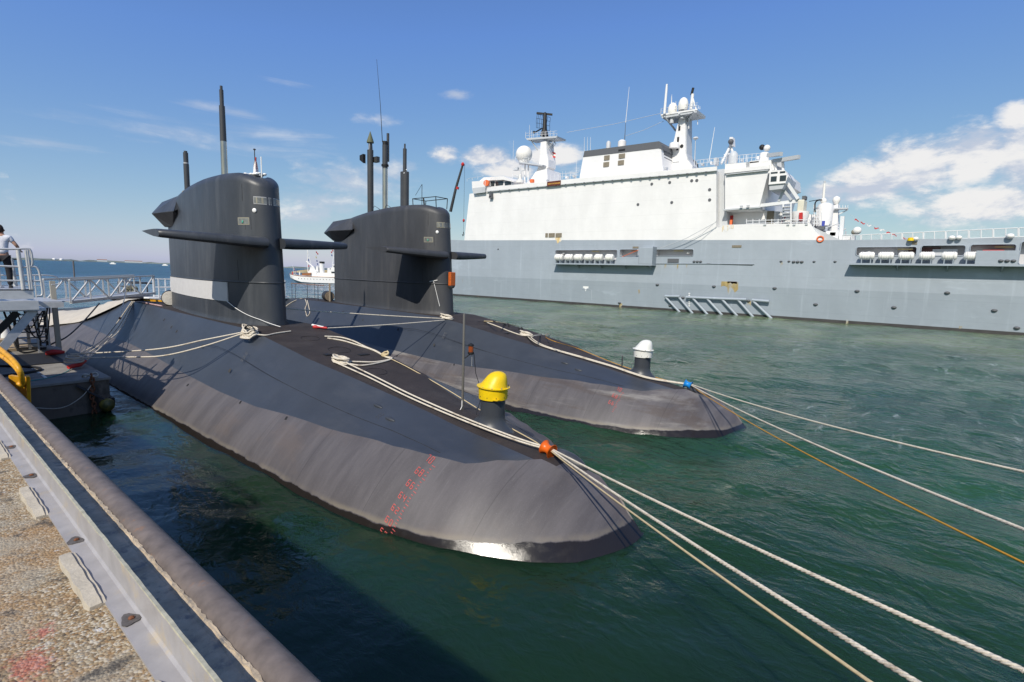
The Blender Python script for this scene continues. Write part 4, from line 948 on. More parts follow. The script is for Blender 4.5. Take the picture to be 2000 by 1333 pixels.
# slack bights on the near foredeck
rope('double white rope bight lying on the near foredeck behind the rope coil', smooth_path([H1(634, 659), H1(665, 661), H1(690, 668), H1(715, 680), H1(735, 688), H1(748, 696), H1(762, 702)])+smooth_path([H1(752, 699), H1(730, 686, .02), H1(700, 676, .02), H1(670, 667, .02), H1(640, 662, .02)]), 0.026)
rope('slack white loop between the coil and the cleat on the near foredeck', smooth_path([H1(672, 708), H1(700, 709), H1(735, 709), H1(765, 703), H1(758, 699), H1(764, 704), H1(735, 712), H1(705, 716), H1(678, 712)]), 0.024)
def coil(S, px, size, label, m_=None, turns=7, up=0.16):
    c = hull_hit(px[0], px[1], S); pts = []; seed = random.Random(int(px[0]))
    for k in range(turns*14+1):
        a = 2*math.pi*k/14; j = k/14
        rx = size*(0.55+0.45*seed.random()*0.5+0.2*math.sin(j*1.7)); ry = size*(1.2+0.3*math.sin(j*2.3))
        y = c.y - S[1] + ry*math.sin(a); x = c.x - S[0] + rx*math.cos(a)
        z = max(hull_z(x, y), c.z-0.2) + 0.03 + up*(0.5+0.5*math.sin(j*2.1+a*0.5))*(j/turns)
        pts.append(Vector((x+S[0], y+S[1], z)))
    return solo(MB().tube(pts, 0.026, 6), 'rope_coil', m_ or m_rope, label, 'rope coil', c, 'rope coils on the submarine decks', smooth=70)
coil(S1, (665, 708), 0.24, 'large white rope coil on the near foredeck where the thick bow ropes start', turns=9)
coil(S1, (487, 650), 0.28, 'white rope wound round a cleat at the foot of the near conning tower', turns=8, up=0.2)
coil(S1, (752, 697), 0.11, 'small yellowish rope hitch at the far edge of the near foredeck', m_ropesand, turns=5)
coil(S1, (262, 586), 0.22, 'white rope hitch on the near deck beside the gangway end', turns=5)
coil(S2, (872, 622), 0.26, 'white rope wound on a cleat below the far conning tower', turns=8)
coil(S2, (1028, 656), 0.24, 'white rope coil on the far foredeck ahead of the tower', turns=8)
coil(S2, (1072, 652), 0.12, 'small yellow rope hitch on the far edge of the far foredeck', m_ropesand, turns=5)
coil(S2, (593, 582), 0.26, 'white rope hitch on the far boat seen just right of the near tower', turns=5)
rope('rope end trailing forward from the cleat at the near tower foot', smooth_path([H1(500, 655), H1(520, 657), H1(540, 653), H1(568, 649)]), 0.024)
# horn of the cleat: dark ring
for S, px in ((S1, (487, 640)),):
    c = hull_hit(487, 652, S); solo(MB().tube([c+Vector((0.02, 0.36*math.cos(a), 0.10+0.17*math.sin(a))) for a in [math.pi*k/14 for k in range(15)]], 0.022, 6), 'cleat_hoop', m_black, 'dark steel hoop over the rope on the near deck by the tower', 'cleat', c, smooth=60)
# lines from the pontoon to the near boat
PON = Vector((4.5, 26.0, 1.35))
a1 = H1(480, 650)
rope('upper white rope from the pontoon up to the near tower cleat', smooth_path([PON, onX(300, 683, 5.6), onX(400, 664, 6.6), a1]), 0.024)
rope('lower sagging white rope from the pontoon up to the near tower cleat', smooth_path([PON+Vector((0, -0.8, -.05)), onX(250, 698, 5.15), onX(320, 695, 5.75), onX(400, 676, 6.6), a1+Vector((0, -.1, 0))]), 0.024)
b1 = H1(258, 590)
for i, (dx, lab) in enumerate(((0, 'leftmost of three white lines slanting from the near after deck to the pontoon'), (7, 'middle of three white lines slanting from the near after deck to the pontoon'), (13, 'rightmost of three white lines slanting from the near after deck to the pontoon'))):
    rope(lab, smooth_path([b1+Vector((0.03*i, -.1*i, 0)), onX(222+dx*1.2, 640, 6.9), onX(196+dx, 668, 5.8), PON+Vector((-0.1+.1*i, -1.0-0.5*i, 0))]), 0.022)
# breast lines between the two boats
for lab, pt, e in (('upper white breast rope between the boats ending at the far tower foot', (557, 603), (866, 624)), ('lower white breast rope between the boats ending at the far tower foot', (640, 641), (868, 627))):
    st_ = Vector(onX(pt[0], pt[1], 10.2)) if pt[0] < 600 else H1(640, 643)
    rope(lab, span(st_, H2(*e), 0.03, 14), 0.024)
hang = H2(596, 586)
rope('white rope bight hanging down the side of the far boat below its hitch', smooth_path([hang, H2(599, 595), H2(596, 604), H2(598, 614), H2(600, 619), H2(605, 612), H2(603, 600), H2(600, 588)]), 0.022)
rope('white rope running aft from the hitch on the far boat', smooth_path([H2(590, 584), H2(577, 588), H2(566, 594), H2(558, 600)]), 0.022)
# sail panel tie line
_a, _b = sail_pt(-1, SHY, SHZ, S1, 0.05), H1(548, 642, .06); TIE = []
for k in range(17):
    q = _a.lerp(_b, k/16); q.z -= 0.10*4*(k/16)*(1-k/16); q.x = min(q.x, S1[0]-sail_hw(q.y)-0.04) if k < 15 else q.x; TIE.append(q)
rope('thin white tie line from the grey sheet down to the near tower foot', TIE, 0.013, m_cloth_w)
# chafe rings
def chafe(c, d, m_, label):
    d = Vector(d).normalized(); prof = [(0.165, -0.12), (0.15, -0.115), (0.11, -0.06), (0.095, 0), (0.11, 0.06), (0.15, 0.115), (0.165, 0.12), (0.155, 0.125), (0.10, 0.06), (0.085, 0), (0.10, -0.06), (0.155, -0.125), (0.165, -0.12)]
    solo(MB().lathe(c, prof, 28, axis=d), 'rope_fairlead', m_, label, 'fairlead ring', c, 'plastic rings gathering the bow ropes', smooth=60)
chafe(FL1, (0.12, 1, 0.22), mat('orange_plastic', (0.72, 0.13, 0.01), 0.35), 'orange flared plastic ring gathering the ropes on the near bow')
chafe(FL2, (-0.1, 1, 0.25), mat('blue_plastic', (0.01, 0.22, 0.6), 0.35), 'blue flared plastic ring gathering the ropes on the far bow')
# red and white bundle at the deck edge
c = H1(626, 643, 0.06); mb = MB(); d = Vector((0.30, -0.42, -0.03))
rings = []
for k in range(9):
    u = k/8; q = c - d*0.5 + d*u; r = 0.085*(1-0.55*u)*(0.75+0.25*math.sin(u*9)); rings.append([q+Vector((r*math.cos(a), r*0.6*math.cos(a), r*math.sin(a))) for a in [2*math.pi*j/10 for j in range(10)]])
t = thing('signal_flag_bundle', c, 'small red and white cloth bundle on the near deck edge right of the tower', 'cloth bundle')
mb.loft(rings); mb.build('red_cloth', m_red, t, smooth=70)
mb = MB(); rings = []
for k in range(7):
    u = k/6; q = c - d*0.58 + d*u*0.85 + Vector((0.0, 0.02, 0.06-0.03*u)); r = 0.05*(1-0.5*u); rings.append([q+Vector((r*math.cos(a), r*0.6*math.cos(a), r*0.8*math.sin(a))) for a in [2*math.pi*j/8 for j in range(8)]])
mb.loft(rings); mb.build('white_cloth', m_cloth_w, t, smooth=70)
# drums lying behind the towers
m_drumrim = mat('drum_black', (0.03, 0.028, 0.027), 0.5); m_drumend = mat('drum_end_cream', (0.66, 0.62, 0.55), 0.6, var=0.15, vscale=12, col2=(0.25, 0.15, 0.08), lo=0.62, hi=0.72, c2scale=9); m_drumbrown = mat('drum_brown', (0.20, 0.16, 0.12), 0.6, var=0.25, vscale=10)
def drum(S, y, x, r, me_, label):
    z = hull_z(0, y)+r; c = Vector((S[0]+x, S[1]+y, z)); t = thing('life_raft_drum', (c.x, c.y, z-r), label, 'drum')
    MB().lathe(c, [(r, -0.45), (r*1.03, -0.42), (r*1.03, 0.40), (r, 0.43)], 24, axis=(-0.35, -1, 0)).build('barrel', m_drumrim, t, smooth=40)
    MB().lathe(c, [(r*0.93, 0.425), (r*0.9, 0.46), (0.001, 0.475)], 24, axis=(-0.35, -1, 0)).build('end_cap', me_, t, smooth=40)
drum(S1, 29.45, 0.02, 0.37, m_drumend, 'cream ended drum lying on deck behind the near conning tower')
drum(S2, 29.75, 0.0, 0.31, m_drumbrown, 'brown ended drum lying on deck behind the far conning tower')
# deck railing on the far boat
t = thing('deck_railing', (S2[0], 32, 2.95), 'thin dark stanchions with a rust brown rail on the far after deck', 'railing')
for i, (o_, y) in enumerate([(-0.55, 30.0), (-0.55, 31.3), (-0.55, 33.3), (0.6, 30.6), (0.6, 32.4), (0.6, 35.0), (0.6, 37.0)]):
    b = on_hull(S2, o_, y, 0); MB().tube([b, b+Vector((0, 0, 1.05))], 0.018, 6).build('stanchion', m_mast, t)
for o_, y0, y1 in ((-0.55, 29.3, 33.4),):
    MB().tube([on_hull(S2, o_, y0, 0)+Vector((0, 0, 1.0)), on_hull(S2, o_, y1, 0)+Vector((0, 0, 1.02))], 0.022, 6).build('rail', mat('rail_brown', (0.25, 0.1, 0.05), 0.6), t)
MB().tube([on_hull(S2, 0.6, 30.6, 0)+Vector((0, 0, 0.95)), on_hull(S2, 0.6, 37, 0)+Vector((0, 0, 0.95))], 0.008, 5).build('rail_wire', m_mast, t)
b = on_hull(S2, -0.2, 29.2, 0); MB().beam(b, b+Vector((0.02, 0.05, 1.15)), 0.09, 0.05).build('end_post', mat('beige_wood', (0.42, 0.34, 0.24), 0.8), t)
# foredeck cleats and small stanchion of the far boat
for o_, y in ((0.75, 15.2), (0.8, 14.4)):
    b = on_hull(S2, o_, y, 0); solo(MB().tube([b, b+Vector((0, 0, 0.12)), b+Vector((0, 0.08, 0.16))], 0.03, 6).tube([b+Vector((0, .2, 0)), b+Vector((0, .2, .12))], 0.03, 6), 'deck_bollard', m_black, ('after' if y > 15 else 'forward')+' one of two small black bollards on the far foredeck edge', 'bollard', b, 'small bollards on the far foredeck')
b = on_hull(S2, 0.0, 8.75, 0); solo(MB().lathe(b, [(0.03, 0), (0.022, 0.42), (0.01, 0.45)], 8), 'short_staff', m_mast, 'short dark staff standing just behind the white bow cover', 'staff', b)
# ================================================================ PONTOON, PLATFORM, GANGWAYS, PERSON
PZ = 1.15
m_pdeck = mat('pontoon_concrete_deck', (0.25, 0.235, 0.21), 0.85, var=0.2, vscale=2.0, col2=(0.16, 0.15, 0.14), lo=0.5, hi=0.68, c2scale=1.2, bump=0.3, bscale=50)
m_pside = mat('pontoon_side', (0.15, 0.122, 0.098), 0.85, var=0.25, vscale=1.3, stretch=(1, 1, 0.4), col2=(0.06, 0.055, 0.045), lo=0.52, hi=0.66, c2scale=1.4, c2stretch=(1, 1, 0.5))
m_galv = mat('galvanised_steel', (0.48, 0.49, 0.51), 0.42, metal=0.35, var=0.12, vscale=5)
m_galvlight = mat('pale_galvanised_rail', (0.62, 0.62, 0.61), 0.4, metal=0.25, var=0.08, vscale=6)
m_plank = mat('weathered_plank', (0.44, 0.34, 0.22), 0.8, var=0.2, vscale=3, stretch=(0.3, 4, 4))
m_darksteel = mat('dark_steel', (0.045, 0.045, 0.05), 0.5)
m_rubber = mat('black_rubber', (0.016, 0.016, 0.018), 0.6)
m_safety = mat('safety_yellow', (0.62, 0.30, 0.01), 0.45, var=0.2, vscale=8, col2=(0.3, 0.13, 0.03), lo=0.58, hi=0.7, c2scale=9)
def pontoon():
    t = thing('pontoon', (3.0, 21.2, 0), 'flat concrete pontoon between the quay and the near submarine', 'pontoon')
    mb = MB(); mb.box((1.45, 21.2, -0.8), (4.62, 50, PZ-0.09)); mb.build('float', m_pside, t)
    mb = MB(); mb.box((1.40, 21.14, PZ-0.088), (4.67, 50.05, PZ)); mb.build('deck', m_pdeck, t, bevel=0.015)
    MB().beam((4.64, 21.0, 0.35), (4.64, 50, 0.35), 0.12, 0.2).build('rubbing_strip', m_rubber, t)
    for y in (29.6, 30.05, 30.5, 30.95): MB().box((2.6, y, PZ+0.004), (4.3, y+0.3, PZ+0.13)).build('plank', m_plank, t, bevel=0.01)
    MB().box((2.2, 33, PZ+0.004), (3.6, 33.7, PZ+0.12)).build('plank', m_plank, t)
    MB().box((2.9, 25.2, PZ+0.004), (4.25, 28.2, PZ+0.03)).build('rubber_mat', m_rubber, t)
    for k in range(7): MB().box((3.15, 22.2+k*1.05, PZ+0.004), (3.23, 22.85+k*1.05, PZ+0.009)).build('white_dash', m_capwhite, t)
pontoon()
# hose loop, bollard, chain, buoys, yellow hoop
solo(MB().tube(smooth_path([(1.6, 24.5, PZ+.04), (2.1, 25.6, PZ+.04), (2.75, 25.2, PZ+.04), (3.3, 24.3, PZ+.04), (3.15, 23.6, PZ+.04), (2.4, 23.3, PZ+.04), (1.6, 23.0, PZ+.04)]), 0.045, 8), 'hose', m_rubber, 'thick black hose lying in a loop on the pontoon deck', 'hose', (2.6, 24.4, PZ+.04), smooth=60)
solo(MB().lathe((3.65, 34.5, PZ), [(0.2, 0), (0.16, 0.5), (0.2, 0.55), (0.2, 0.62), (0.02, 0.65)], 14), 'mooring_bollard', m_white, 'white mooring bollard on the pontoon behind the planks', 'bollard', (3.65, 34.5, PZ), smooth=40)
solo(MB().tube(smooth_path([(3.0, 29.2, 3.3), (3.2, 29.0, 2.2), (3.35, 28.6, 1.3), (3.9, 28.7, 1.22), (4.5, 29.3, 1.4), (5.2, 30.4, 1.55), (6.2, 32.6, 1.95), (7.4, 34.8, 2.75)]), 0.035, 8), 'shore_cable', m_rubber, 'black shore cable hanging from the landing across to the near submarine', 'cable', (3.9, 28.7, 1.22), smooth=60)
def lumpy(mb, c, r, n, s, seed):
    g = random.Random(seed)
    for _ in range(n): mb.sphere((c[0]+g.uniform(-s, s), c[1]+g.uniform(-s, s), c[2]+g.uniform(0, s*0.5)), r*g.uniform(0.6, 1.2), 8, 6, 0.6)
t = thing('fender_bundle', (4.2, 23.6, PZ), 'red and grey mooring gear heaped at the pontoon edge by the ropes', 'mooring gear')
MB().tube([(3.95, 23.3, PZ+.12), (4.3, 23.5, PZ+.15), (4.55, 23.9, PZ+.2)], [0.07, 0.09, 0.05], 8).build('red_float', m_red, t, smooth=60)
for i in range(3): MB().tube([(4.2+0.26*math.cos(a)*(1-0.1*i), 23.75+0.4*math.sin(a), PZ+0.26+0.07*i) for a in [2*math.pi*k/16 for k in range(16)]], 0.035, 6, closed=True).build('rope_turn', [m_rope2, m_panelgrey, m_rope2][i], t, smooth=60)
t = thing('red_float', (4.2, 27.5, PZ), 'red float with a grey cover near the planks on the pontoon', 'float')
MB().tube([(4.0, 27.4, PZ+.1), (4.2, 27.3, PZ+.15), (4.55, 27.3, PZ+.12)], [0.09, 0.12, 0.06], 9).build('float_body', m_red, t, smooth=60)
MB().tube([(4.05, 27.55, PZ+.3), (4.3, 27.5, PZ+.24), (4.5, 27.5, PZ+.2)], [0.13, 0.12, 0.06], 9).build('cover', m_panelgrey, t, smooth=60)
def chain():
    t = thing('rusty_chain', (4.15, 21.08, PZ), 'rusty chain hanging down the near end of the pontoon', 'chain')
    z = PZ+0.1; k = 0
    while z > -0.1:
        c = Vector((4.13+0.02*math.sin(k), 21.06, z)); pts = []
        for j in range(12):
            a = 2*math.pi*j/12; u = 0.055*math.cos(a); pts.append(c+(Vector((u, 0, 0)) if k % 2 else Vector((0, u, 0)))+Vector((0, 0, 0.1*math.sin(a))))
        MB().tube(pts, 0.025, 6, closed=True).build('link', m_rust, t, smooth=60); z -= 0.135; k += 1
    MB().tube([(4.13+0.2*math.cos(a), 21.2+0.1*math.sin(a), PZ+0.12+0.06*math.sin(2*a)) for a in [2*math.pi*j/18 for j in range(18)]], 0.03, 6, closed=True).build('rope_grommet', m_rope2, t, smooth=60)
chain()
t = thing('corner_fender', (4.5, 21.0, 0.3), 'yellow and steel fender ball at the waterline on the pontoon corner', 'fender')
MB().sphere((4.47, 20.97, 0.25), 0.22, 16, 10).build('fender_body', mat('slimy_yellow', (0.25, 0.2, 0.04), 0.4, var=0.4, vscale=8, col2=(0.05, 0.06, 0.02), lo=0.45, hi=0.6), t, smooth=80)
MB().beam((3.75, 21.12, 1.0), (4.42, 21.0, 0.45), 0.14, 0.05).build('strap', m_darksteel, t)
rope('thin pale line looping from the chain along the pontoon end', smooth_path([(4.1, 21.05, 0.95), (3.8, 21.0, 0.6), (3.3, 21.02, 0.35), (2.6, 21.0, 0.5)]), 0.015, m_rope2)
rope('thin turquoise line lying across the near end of the pontoon deck', smooth_path([(1.7, 21.6, PZ+.02), (2.4, 21.8, PZ+.02), (3.2, 22.1, PZ+.02), (3.8, 22.9, PZ+.02), (4.1, 23.6, PZ+.05)]), 0.013, mat('turquoise_line', (0.03, 0.28, 0.28), 0.8), group=None)
def hoop():
    t = thing('ladder_hoop', (1.06, 9.2, QZ), 'yellow tubular hoop and plate at the head of a quay ladder', 'ladder hoop')
    for k, y in enumerate((9.0, 9.5)):
        pts = smooth_path([onX(-70, 650+k*14-8, 0.9), onX(-30, 668+k*16-6, 0.95), onX(10, 690+k*10, 1.03), onX(36, 718+k*6, 1.08), onX(45, 750, 1.12)])
        MB().tube(pts, 0.032, 10).build('hoop_tube', m_safety, t, smooth=60)
    p = [onX(20, 733, 1.06), onX(56, 738, 1.18), onX(60, 850, 1.18), onX(22, 850, 1.06)]
    mb = MB(); n = Vector((0.02, 0.02, 0)); mb.loft([[Vector(q)-n for q in p], [Vector(q)+n for q in p]]); mb.build('plate', m_safety, t)
    mb = MB(); mb.beam(onX(54, 735, 1.17), onX(58, 850, 1.17), 0.035, 0.05); mb.build('plate_flange', m_safety, t)
    mb = MB(); q = onX(40, 752, 1.10); mb.sphere(q, 0.05, 10, 8); mb.build('socket', m_safety, t, smooth=60)
hoop()
def platform():
    Yp = 19.6; F = lambda x, y, dy=0: Vector(onY(x, y, Yp+dy))
    t = thing('boarding_platform', (2.0, 20.6, PZ), 'galvanised steel boarding platform where the man in white stands', 'platform')
    zf = F(0, 565).z; x1 = F(66, 570).x; zt = zf
    MB().box((-1.5, Yp, zt-0.04), (x1, Yp+2.3, zt)).build('floor_plate', m_galv, t)
    # two stacked channel beams along the front
    for (ya, yb, xe, dy) in ((566, 585, 66, 0), (589, 607, 76, -0.25)):
        a, b_ = F(0, ya, dy), F(0, yb, dy); xe = F(xe, (ya+yb)/2, dy).x
        prof = [(0, b_.z), (0, a.z), (0.16, a.z), (0.16, a.z-0.025), (0.03, a.z-0.03), (0.03, b_.z+0.03), (0.16, b_.z+0.025), (0.16, b_.z)]
        MB().prism([(Yp+dy+u, z) for u, z in prof], -1.5, xe, 'x').build('channel_beam', m_galvlight, t)
        MB().box((xe-0.28, Yp+dy+0.03, b_.z+0.03), (xe-0.0, Yp+dy+0.16, a.z-0.03)).build('beam_end', m_darksteel, t)
    MB().box((-1.5, Yp-0.2, F(0, 607).z-0.02), (x1+0.2, Yp+2.4, F(0, 607).z+0.05)).build('lower_deck', m_galv, t)
    # front rail, doubled posts, rounded returns
    def tube(name, px, r, m_=m_galvlight, dy=0): MB().tube([F(x, y, dy) for x, y in px], r, 9).build(name, m_, t, smooth=60)
    MB().tube(smooth_path([F(-30, 486), F(20, 487), F(52, 486), F(59, 489), F(62, 500), F(63, 514), F(60, 521), F(52, 522), F(0, 520), F(-30, 519)], 4), 0.028, 9).build('top_rail', m_galvlight, t, smooth=60)
    tube('mid_rail', [(-30, 548), (58, 549)], 0.024)
    MB().tube(smooth_path([F(60, 521), F(70, 522), F(76, 530), F(80, 550), F(83, 572), F(80, 578), F(72, 578)], 4), 0.026, 9).build('return_rail', m_galvlight, t, smooth=60)
    tube('short_rail', [(64, 549), (79, 549)], 0.022)
    for xa, xb, r in ((35, 46, 0.05), (50, 59, 0.032), (53.5, 63, 0.032)): tube('post', [(xa, 489), (xb, 566)], r)
    # rear rail behind the man
    tube('rear_rail', [(-30, 506), (33, 507)], 0.022, m_darksteel, 2.2); tube('rear_post', [(22, 505), (31, 562)], 0.05, m_galvlight, 2.2); tube('rear_rail', [(-30, 538), (40, 538)], 0.022, m_galvlight, 2.2)
    # diagonal struts and legs
    MB().beam(F(66, 606), F(-14, 703), 0.20, 0.10, up=(0, 1, 0)).build('strut', m_galv, t)
    MB().beam(F(34, 610, 1.8), F(-16, 660, 1.8), 0.18, 0.10, up=(0, 1, 0)).build('strut', m_darksteel, t)
    MB().box((1.85, 21.9, PZ), (2.1, 22.15, 3.6)).build('leg', m_darksteel, t)
    MB().box((2.62, 29.6, PZ), (2.86, 29.85, 3.3)).build('leg', m_galv, t); MB().box((2.5, 29.5, PZ+0.003), (3.0, 29.95, PZ+0.08)).build('foot_plate', m_galv, t)
    # boarding bridge running aft from the platform: it throws the lattice shadow on the hull
    MB().box((1.2, 21.9, zf-0.16), (2.2, 33, zf-0.06)).build('bridge_floor', m_darksteel, t)
    for X in (2.2,):
        MB().beam((X, 20.6, zf+0.78), (X, 33, zf+0.72), 0.09, 0.09).build('bridge_chord', m_galv, t)
        MB().beam((X, 20.6, zf-0.05), (X, 33, zf-0.05), 0.07, 0.16).build('bridge_chord', m_galv, t)
        y = 21.0
        while y < 33:
            MB().beam((X, y, zf), (X, y, zf+0.75), 0.05).build('bridge_upright', m_galv, t)
            MB().beam((X, y, zf), (X, y+1.0, zf+0.75), 0.04).build('bridge_diagonal', m_galv, t); y += 1.0
platform()
def landing():
    t = thing('landing', (3.6, 28.0, PZ), 'lower steel landing with stairs between the platform and the gangway', 'landing')
    z = 3.42
    MB().box((2.75, 26.2, z-0.06), (4.42, 29.2, z)).build('floor_grating', m_galv, t)
    MB().beam((2.75, 26.15, z-0.14), (4.45, 26.15, z-0.14), 0.08, 0.2).build('edge_beam', m_galvlight, t)
    MB().beam((4.50, 28.0, PZ), (4.46, 28.0, 4.15), 0.17, 0.14, up=(0, 1, 0)).build('post', mat('beige_post', (0.46, 0.43, 0.36), 0.6), t)
    for x in (3.35, 3.72, 4.05, 4.3): MB().beam((x, 29.2, z), (x+0.1, 29.6, PZ), 0.09, 0.14, up=(0, 1, 0)).build('stair_stringer', m_darksteel if x != 3.72 else m_galv, t)
    for k in range(9): MB().box((3.4, 29.25+0.03*k, z-0.25*(k+1)), (4.35, 29.5+0.03*k, z-0.25*(k+1)+0.035)).build('stair_tread', m_darksteel, t)
    for k, x in enumerate((3.45, 3.75, 4.1)): MB().tube([(x, 29.15, z), (x, 29.15, z+0.95)], 0.02, 6).build('rail_post', m_galvlight, t)
    for h in (0.5, 0.92): MB().tube([(2.8, 29.15, z+h), (4.35, 29.15, z+h)], 0.018, 6).build('hand_rail', m_galvlight, t)
    MB().tube(smooth_path([(3.3, 27.2, z+0.95), (4.1, 27.2, z+0.98), (4.5, 27.3, z+0.9), (4.55, 27.3, z+0.65), (4.3, 27.2, z+0.6)]), 0.022, 8).build('rounded_rail', m_galvlight, t, smooth=60)
landing()
# clutter round the landing: cables, boxes, a ladder
t = thing('cable_bundle', (3.2, 27.0, 3.2), 'black cables looping under the lower landing by the stairs', 'cables')
for k in range(4): MB().tube(smooth_path([(2.9+.2*k, 26.4, 3.3), (3.1+.2*k, 26.5, 2.6-.2*k), (3.5+.15*k, 26.8, 2.35-.15*k), (3.9+.1*k, 27.4, 2.8), (4.3, 27.9, 3.3)]), 0.022, 6).build('cable', m_rubber, t, smooth=60)
t = thing('ladder', (4.15, 28.6, PZ), 'grey ladder standing under the landing beside the beige post', 'ladder')
for x in (3.95, 4.3): MB().beam((x, 28.5, PZ), (x, 28.7, 3.35), 0.06).build('stile', m_galv, t)
for k in range(8): MB().beam((3.95, 28.52+.02*k, PZ+0.25+0.26*k), (4.3, 28.52+.02*k, PZ+0.25+0.26*k), 0.04).build('rung', m_galv, t)
for i, (x, y, sx, sy, h, m_, lab) in enumerate(((2.3, 31.6, .7, .5, .5, 'm_galv', 'grey metal box on the pontoon left of the planks'), (3.0, 36.2, .9, .6, .45, 'm_darksteel', 'dark box on the far part of the pontoon'), (2.2, 35.0, .5, .5, .3, 'm_plank', 'small wooden block on the far part of the pontoon'))):
    q = MB(); q.box((x, y, PZ+0.002), (x+sx, y+sy, PZ+h)); q.box((x-.02, y-.02, PZ+h), (x+sx+.02, y+sy+.02, PZ+h+.04)); solo(q, 'deck_box', globals()[m_], lab, 'box', (x, y, PZ), bevel=0.01)
def gangway():
    t = thing('gangway', (4.6, 28.3, 3.3), 'pale lattice gangway sloping onto the near submarine deck', 'gangway')
    A, B = Vector((4.62, 28.2, 3.27)), Vector((8.85, 32.4, 3.42)); d = B-A; s = Vector((d.y, -d.x, 0)).normalized()*0.5
    up = Vector((0, 0, 0.92))
    for k, sd in (('near', s), ('far', -s)):
        MB().beam(A+sd, B+sd, 0.10, 0.12).build('bottom_chord', m_galvlight, t)
        MB().beam(A+sd+up, B+sd+up, 0.075, 0.075).build('top_chord', m_galvlight, t)
        n = 5
        for i in range(n+1): MB().beam(A+sd+d*i/n, A+sd+d*i/n+up, 0.055).build('upright', m_galvlight, t)
        for i in range(n):
            a, b_ = (A+sd+d*i/n, A+sd+d*(i+1)/n+up) if i % 2 == 0 else (A+sd+d*i/n+up, A+sd+d*(i+1)/n); MB().beam(a, b_, 0.05).build('diagonal', m_galvlight, t)
    mb = MB(); mb.loft([[A-s, A+s, A+s+Vector((0, 0, 0.04)), A-s+Vector((0, 0, 0.04))], [B-s, B+s, B+s+Vector((0, 0, 0.04)), B-s+Vector((0, 0, 0.04))]]); mb.build('walkway', m_galv, t)
    h = A+s+d*0.62+up
    MB().tube([h, h+Vector((-0.25, -0.5, -1.0)), h+Vector((-0.6, -1.0, -1.85))], 0.02, 6).build('hanging_line', m_cloth_w, t); MB().sphere(h+Vector((-0.6, -1.0, -1.9)), 0.06, 8, 6).build('line_weight', m_rust, t)
    MB().tube(smooth_path([h, h+d*0.08+Vector((0, 0, -0.12)), h+d*0.2+Vector((0, 0, -0.1))]), 0.018, 6).build('slack_line', m_cloth_w, t)
gangway()
def brow():
    t = thing('brow', (11.5, 34.2, 3.0), 'white railed brow bridging the decks of the two submarines', 'gangway')
    Y = 34.2
    for y in (Y-0.45, Y+0.45):
        for x in (9.9, 10.5, 12.5, 14.5, 16.4, 17.2): MB().beam((x, y, 3.1), (x, y, 4.15), 0.055).build('upright', m_white, t)
        for z in (4.12, 3.65, 3.15): MB().beam((9.9, y, z), (17.2, y, z), 0.045).build('rail', m_white, t)
        for x in (10.5, 12.5, 14.5): MB().beam((x, y, 3.15), (x+2, y, 4.1), 0.045).build('diagonal', m_white, t)
    MB().box((9.4, Y-0.45, 3.0), (17.5, Y+0.45, 3.09)).build('walkway', m_white, t)
brow()
t = thing('yellow_spar', (8.9, 32.6, 3.0), 'yellow and black bar lying on the near deck at the gangway end', 'bar')
MB().beam((8.6, 31.6, 3.08), (9.3, 30.6, 3.08), 0.1, 0.09).build('bar', m_safety, t)
solo(MB().tube([on_hull(S1, -0.62, y, 0.03) for y in np.linspace(31.5, 28.6, 8)], 0.035, 6), 'striped_pole', mat('pale_red_pole', (0.5, 0.33, 0.32), 0.6, var=0.5, vscale=6), 'short pinkish striped pole lying along the near deck edge', 'pole', on_hull(S1, -0.62, 30, 0.03))
# pale sheet over the after hull
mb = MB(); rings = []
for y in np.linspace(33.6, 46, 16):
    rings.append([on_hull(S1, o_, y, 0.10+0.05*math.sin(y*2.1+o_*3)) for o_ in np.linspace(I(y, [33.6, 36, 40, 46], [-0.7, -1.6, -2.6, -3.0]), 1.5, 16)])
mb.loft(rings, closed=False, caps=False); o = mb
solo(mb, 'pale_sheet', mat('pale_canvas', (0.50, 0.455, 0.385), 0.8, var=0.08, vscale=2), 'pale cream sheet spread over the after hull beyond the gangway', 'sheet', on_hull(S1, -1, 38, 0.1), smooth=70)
# machinery rack on the after deck, seen through the gangway rails
t = thing('machinery_rack', (10.2, 39.0, 2.45), 'dark machinery rack with pipes on the after deck seen through the gangway rails', 'machinery')
MB().box((9.5, 37.6, 2.45), (11.0, 40.6, 2.95)).build('base', m_darksteel, t, bevel=0.05)
for y in (37.7, 39.0, 40.3): MB().tube([(9.6, y, 2.9), (9.6, y, 3.75), (10.8, y, 3.75), (10.8, y, 2.9)], 0.05, 7).build('frame', m_darksteel, t, smooth=60)
for z in (3.2, 3.5): MB().beam((9.6, 37.7, z), (9.6, 40.3, z), 0.05).build('frame_bar', m_darksteel, t)
for y in (38.1, 38.6, 39.4, 39.9): MB().lathe((9.9, y, 2.95), [(0.17, 0), (0.17, 0.5), (0.08, 0.6)], 12).build('canister', mat('khaki_can', (0.20, 0.19, 0.13), 0.6), t, smooth=40)
for y in (37.5, 40.7): MB().lathe((9.4, y, 2.75), [(0.22, -0.1), (0.22, 0.1)], 14, axis=(0, 1, 0)).build('wheel', m_rubber, t, smooth=40)
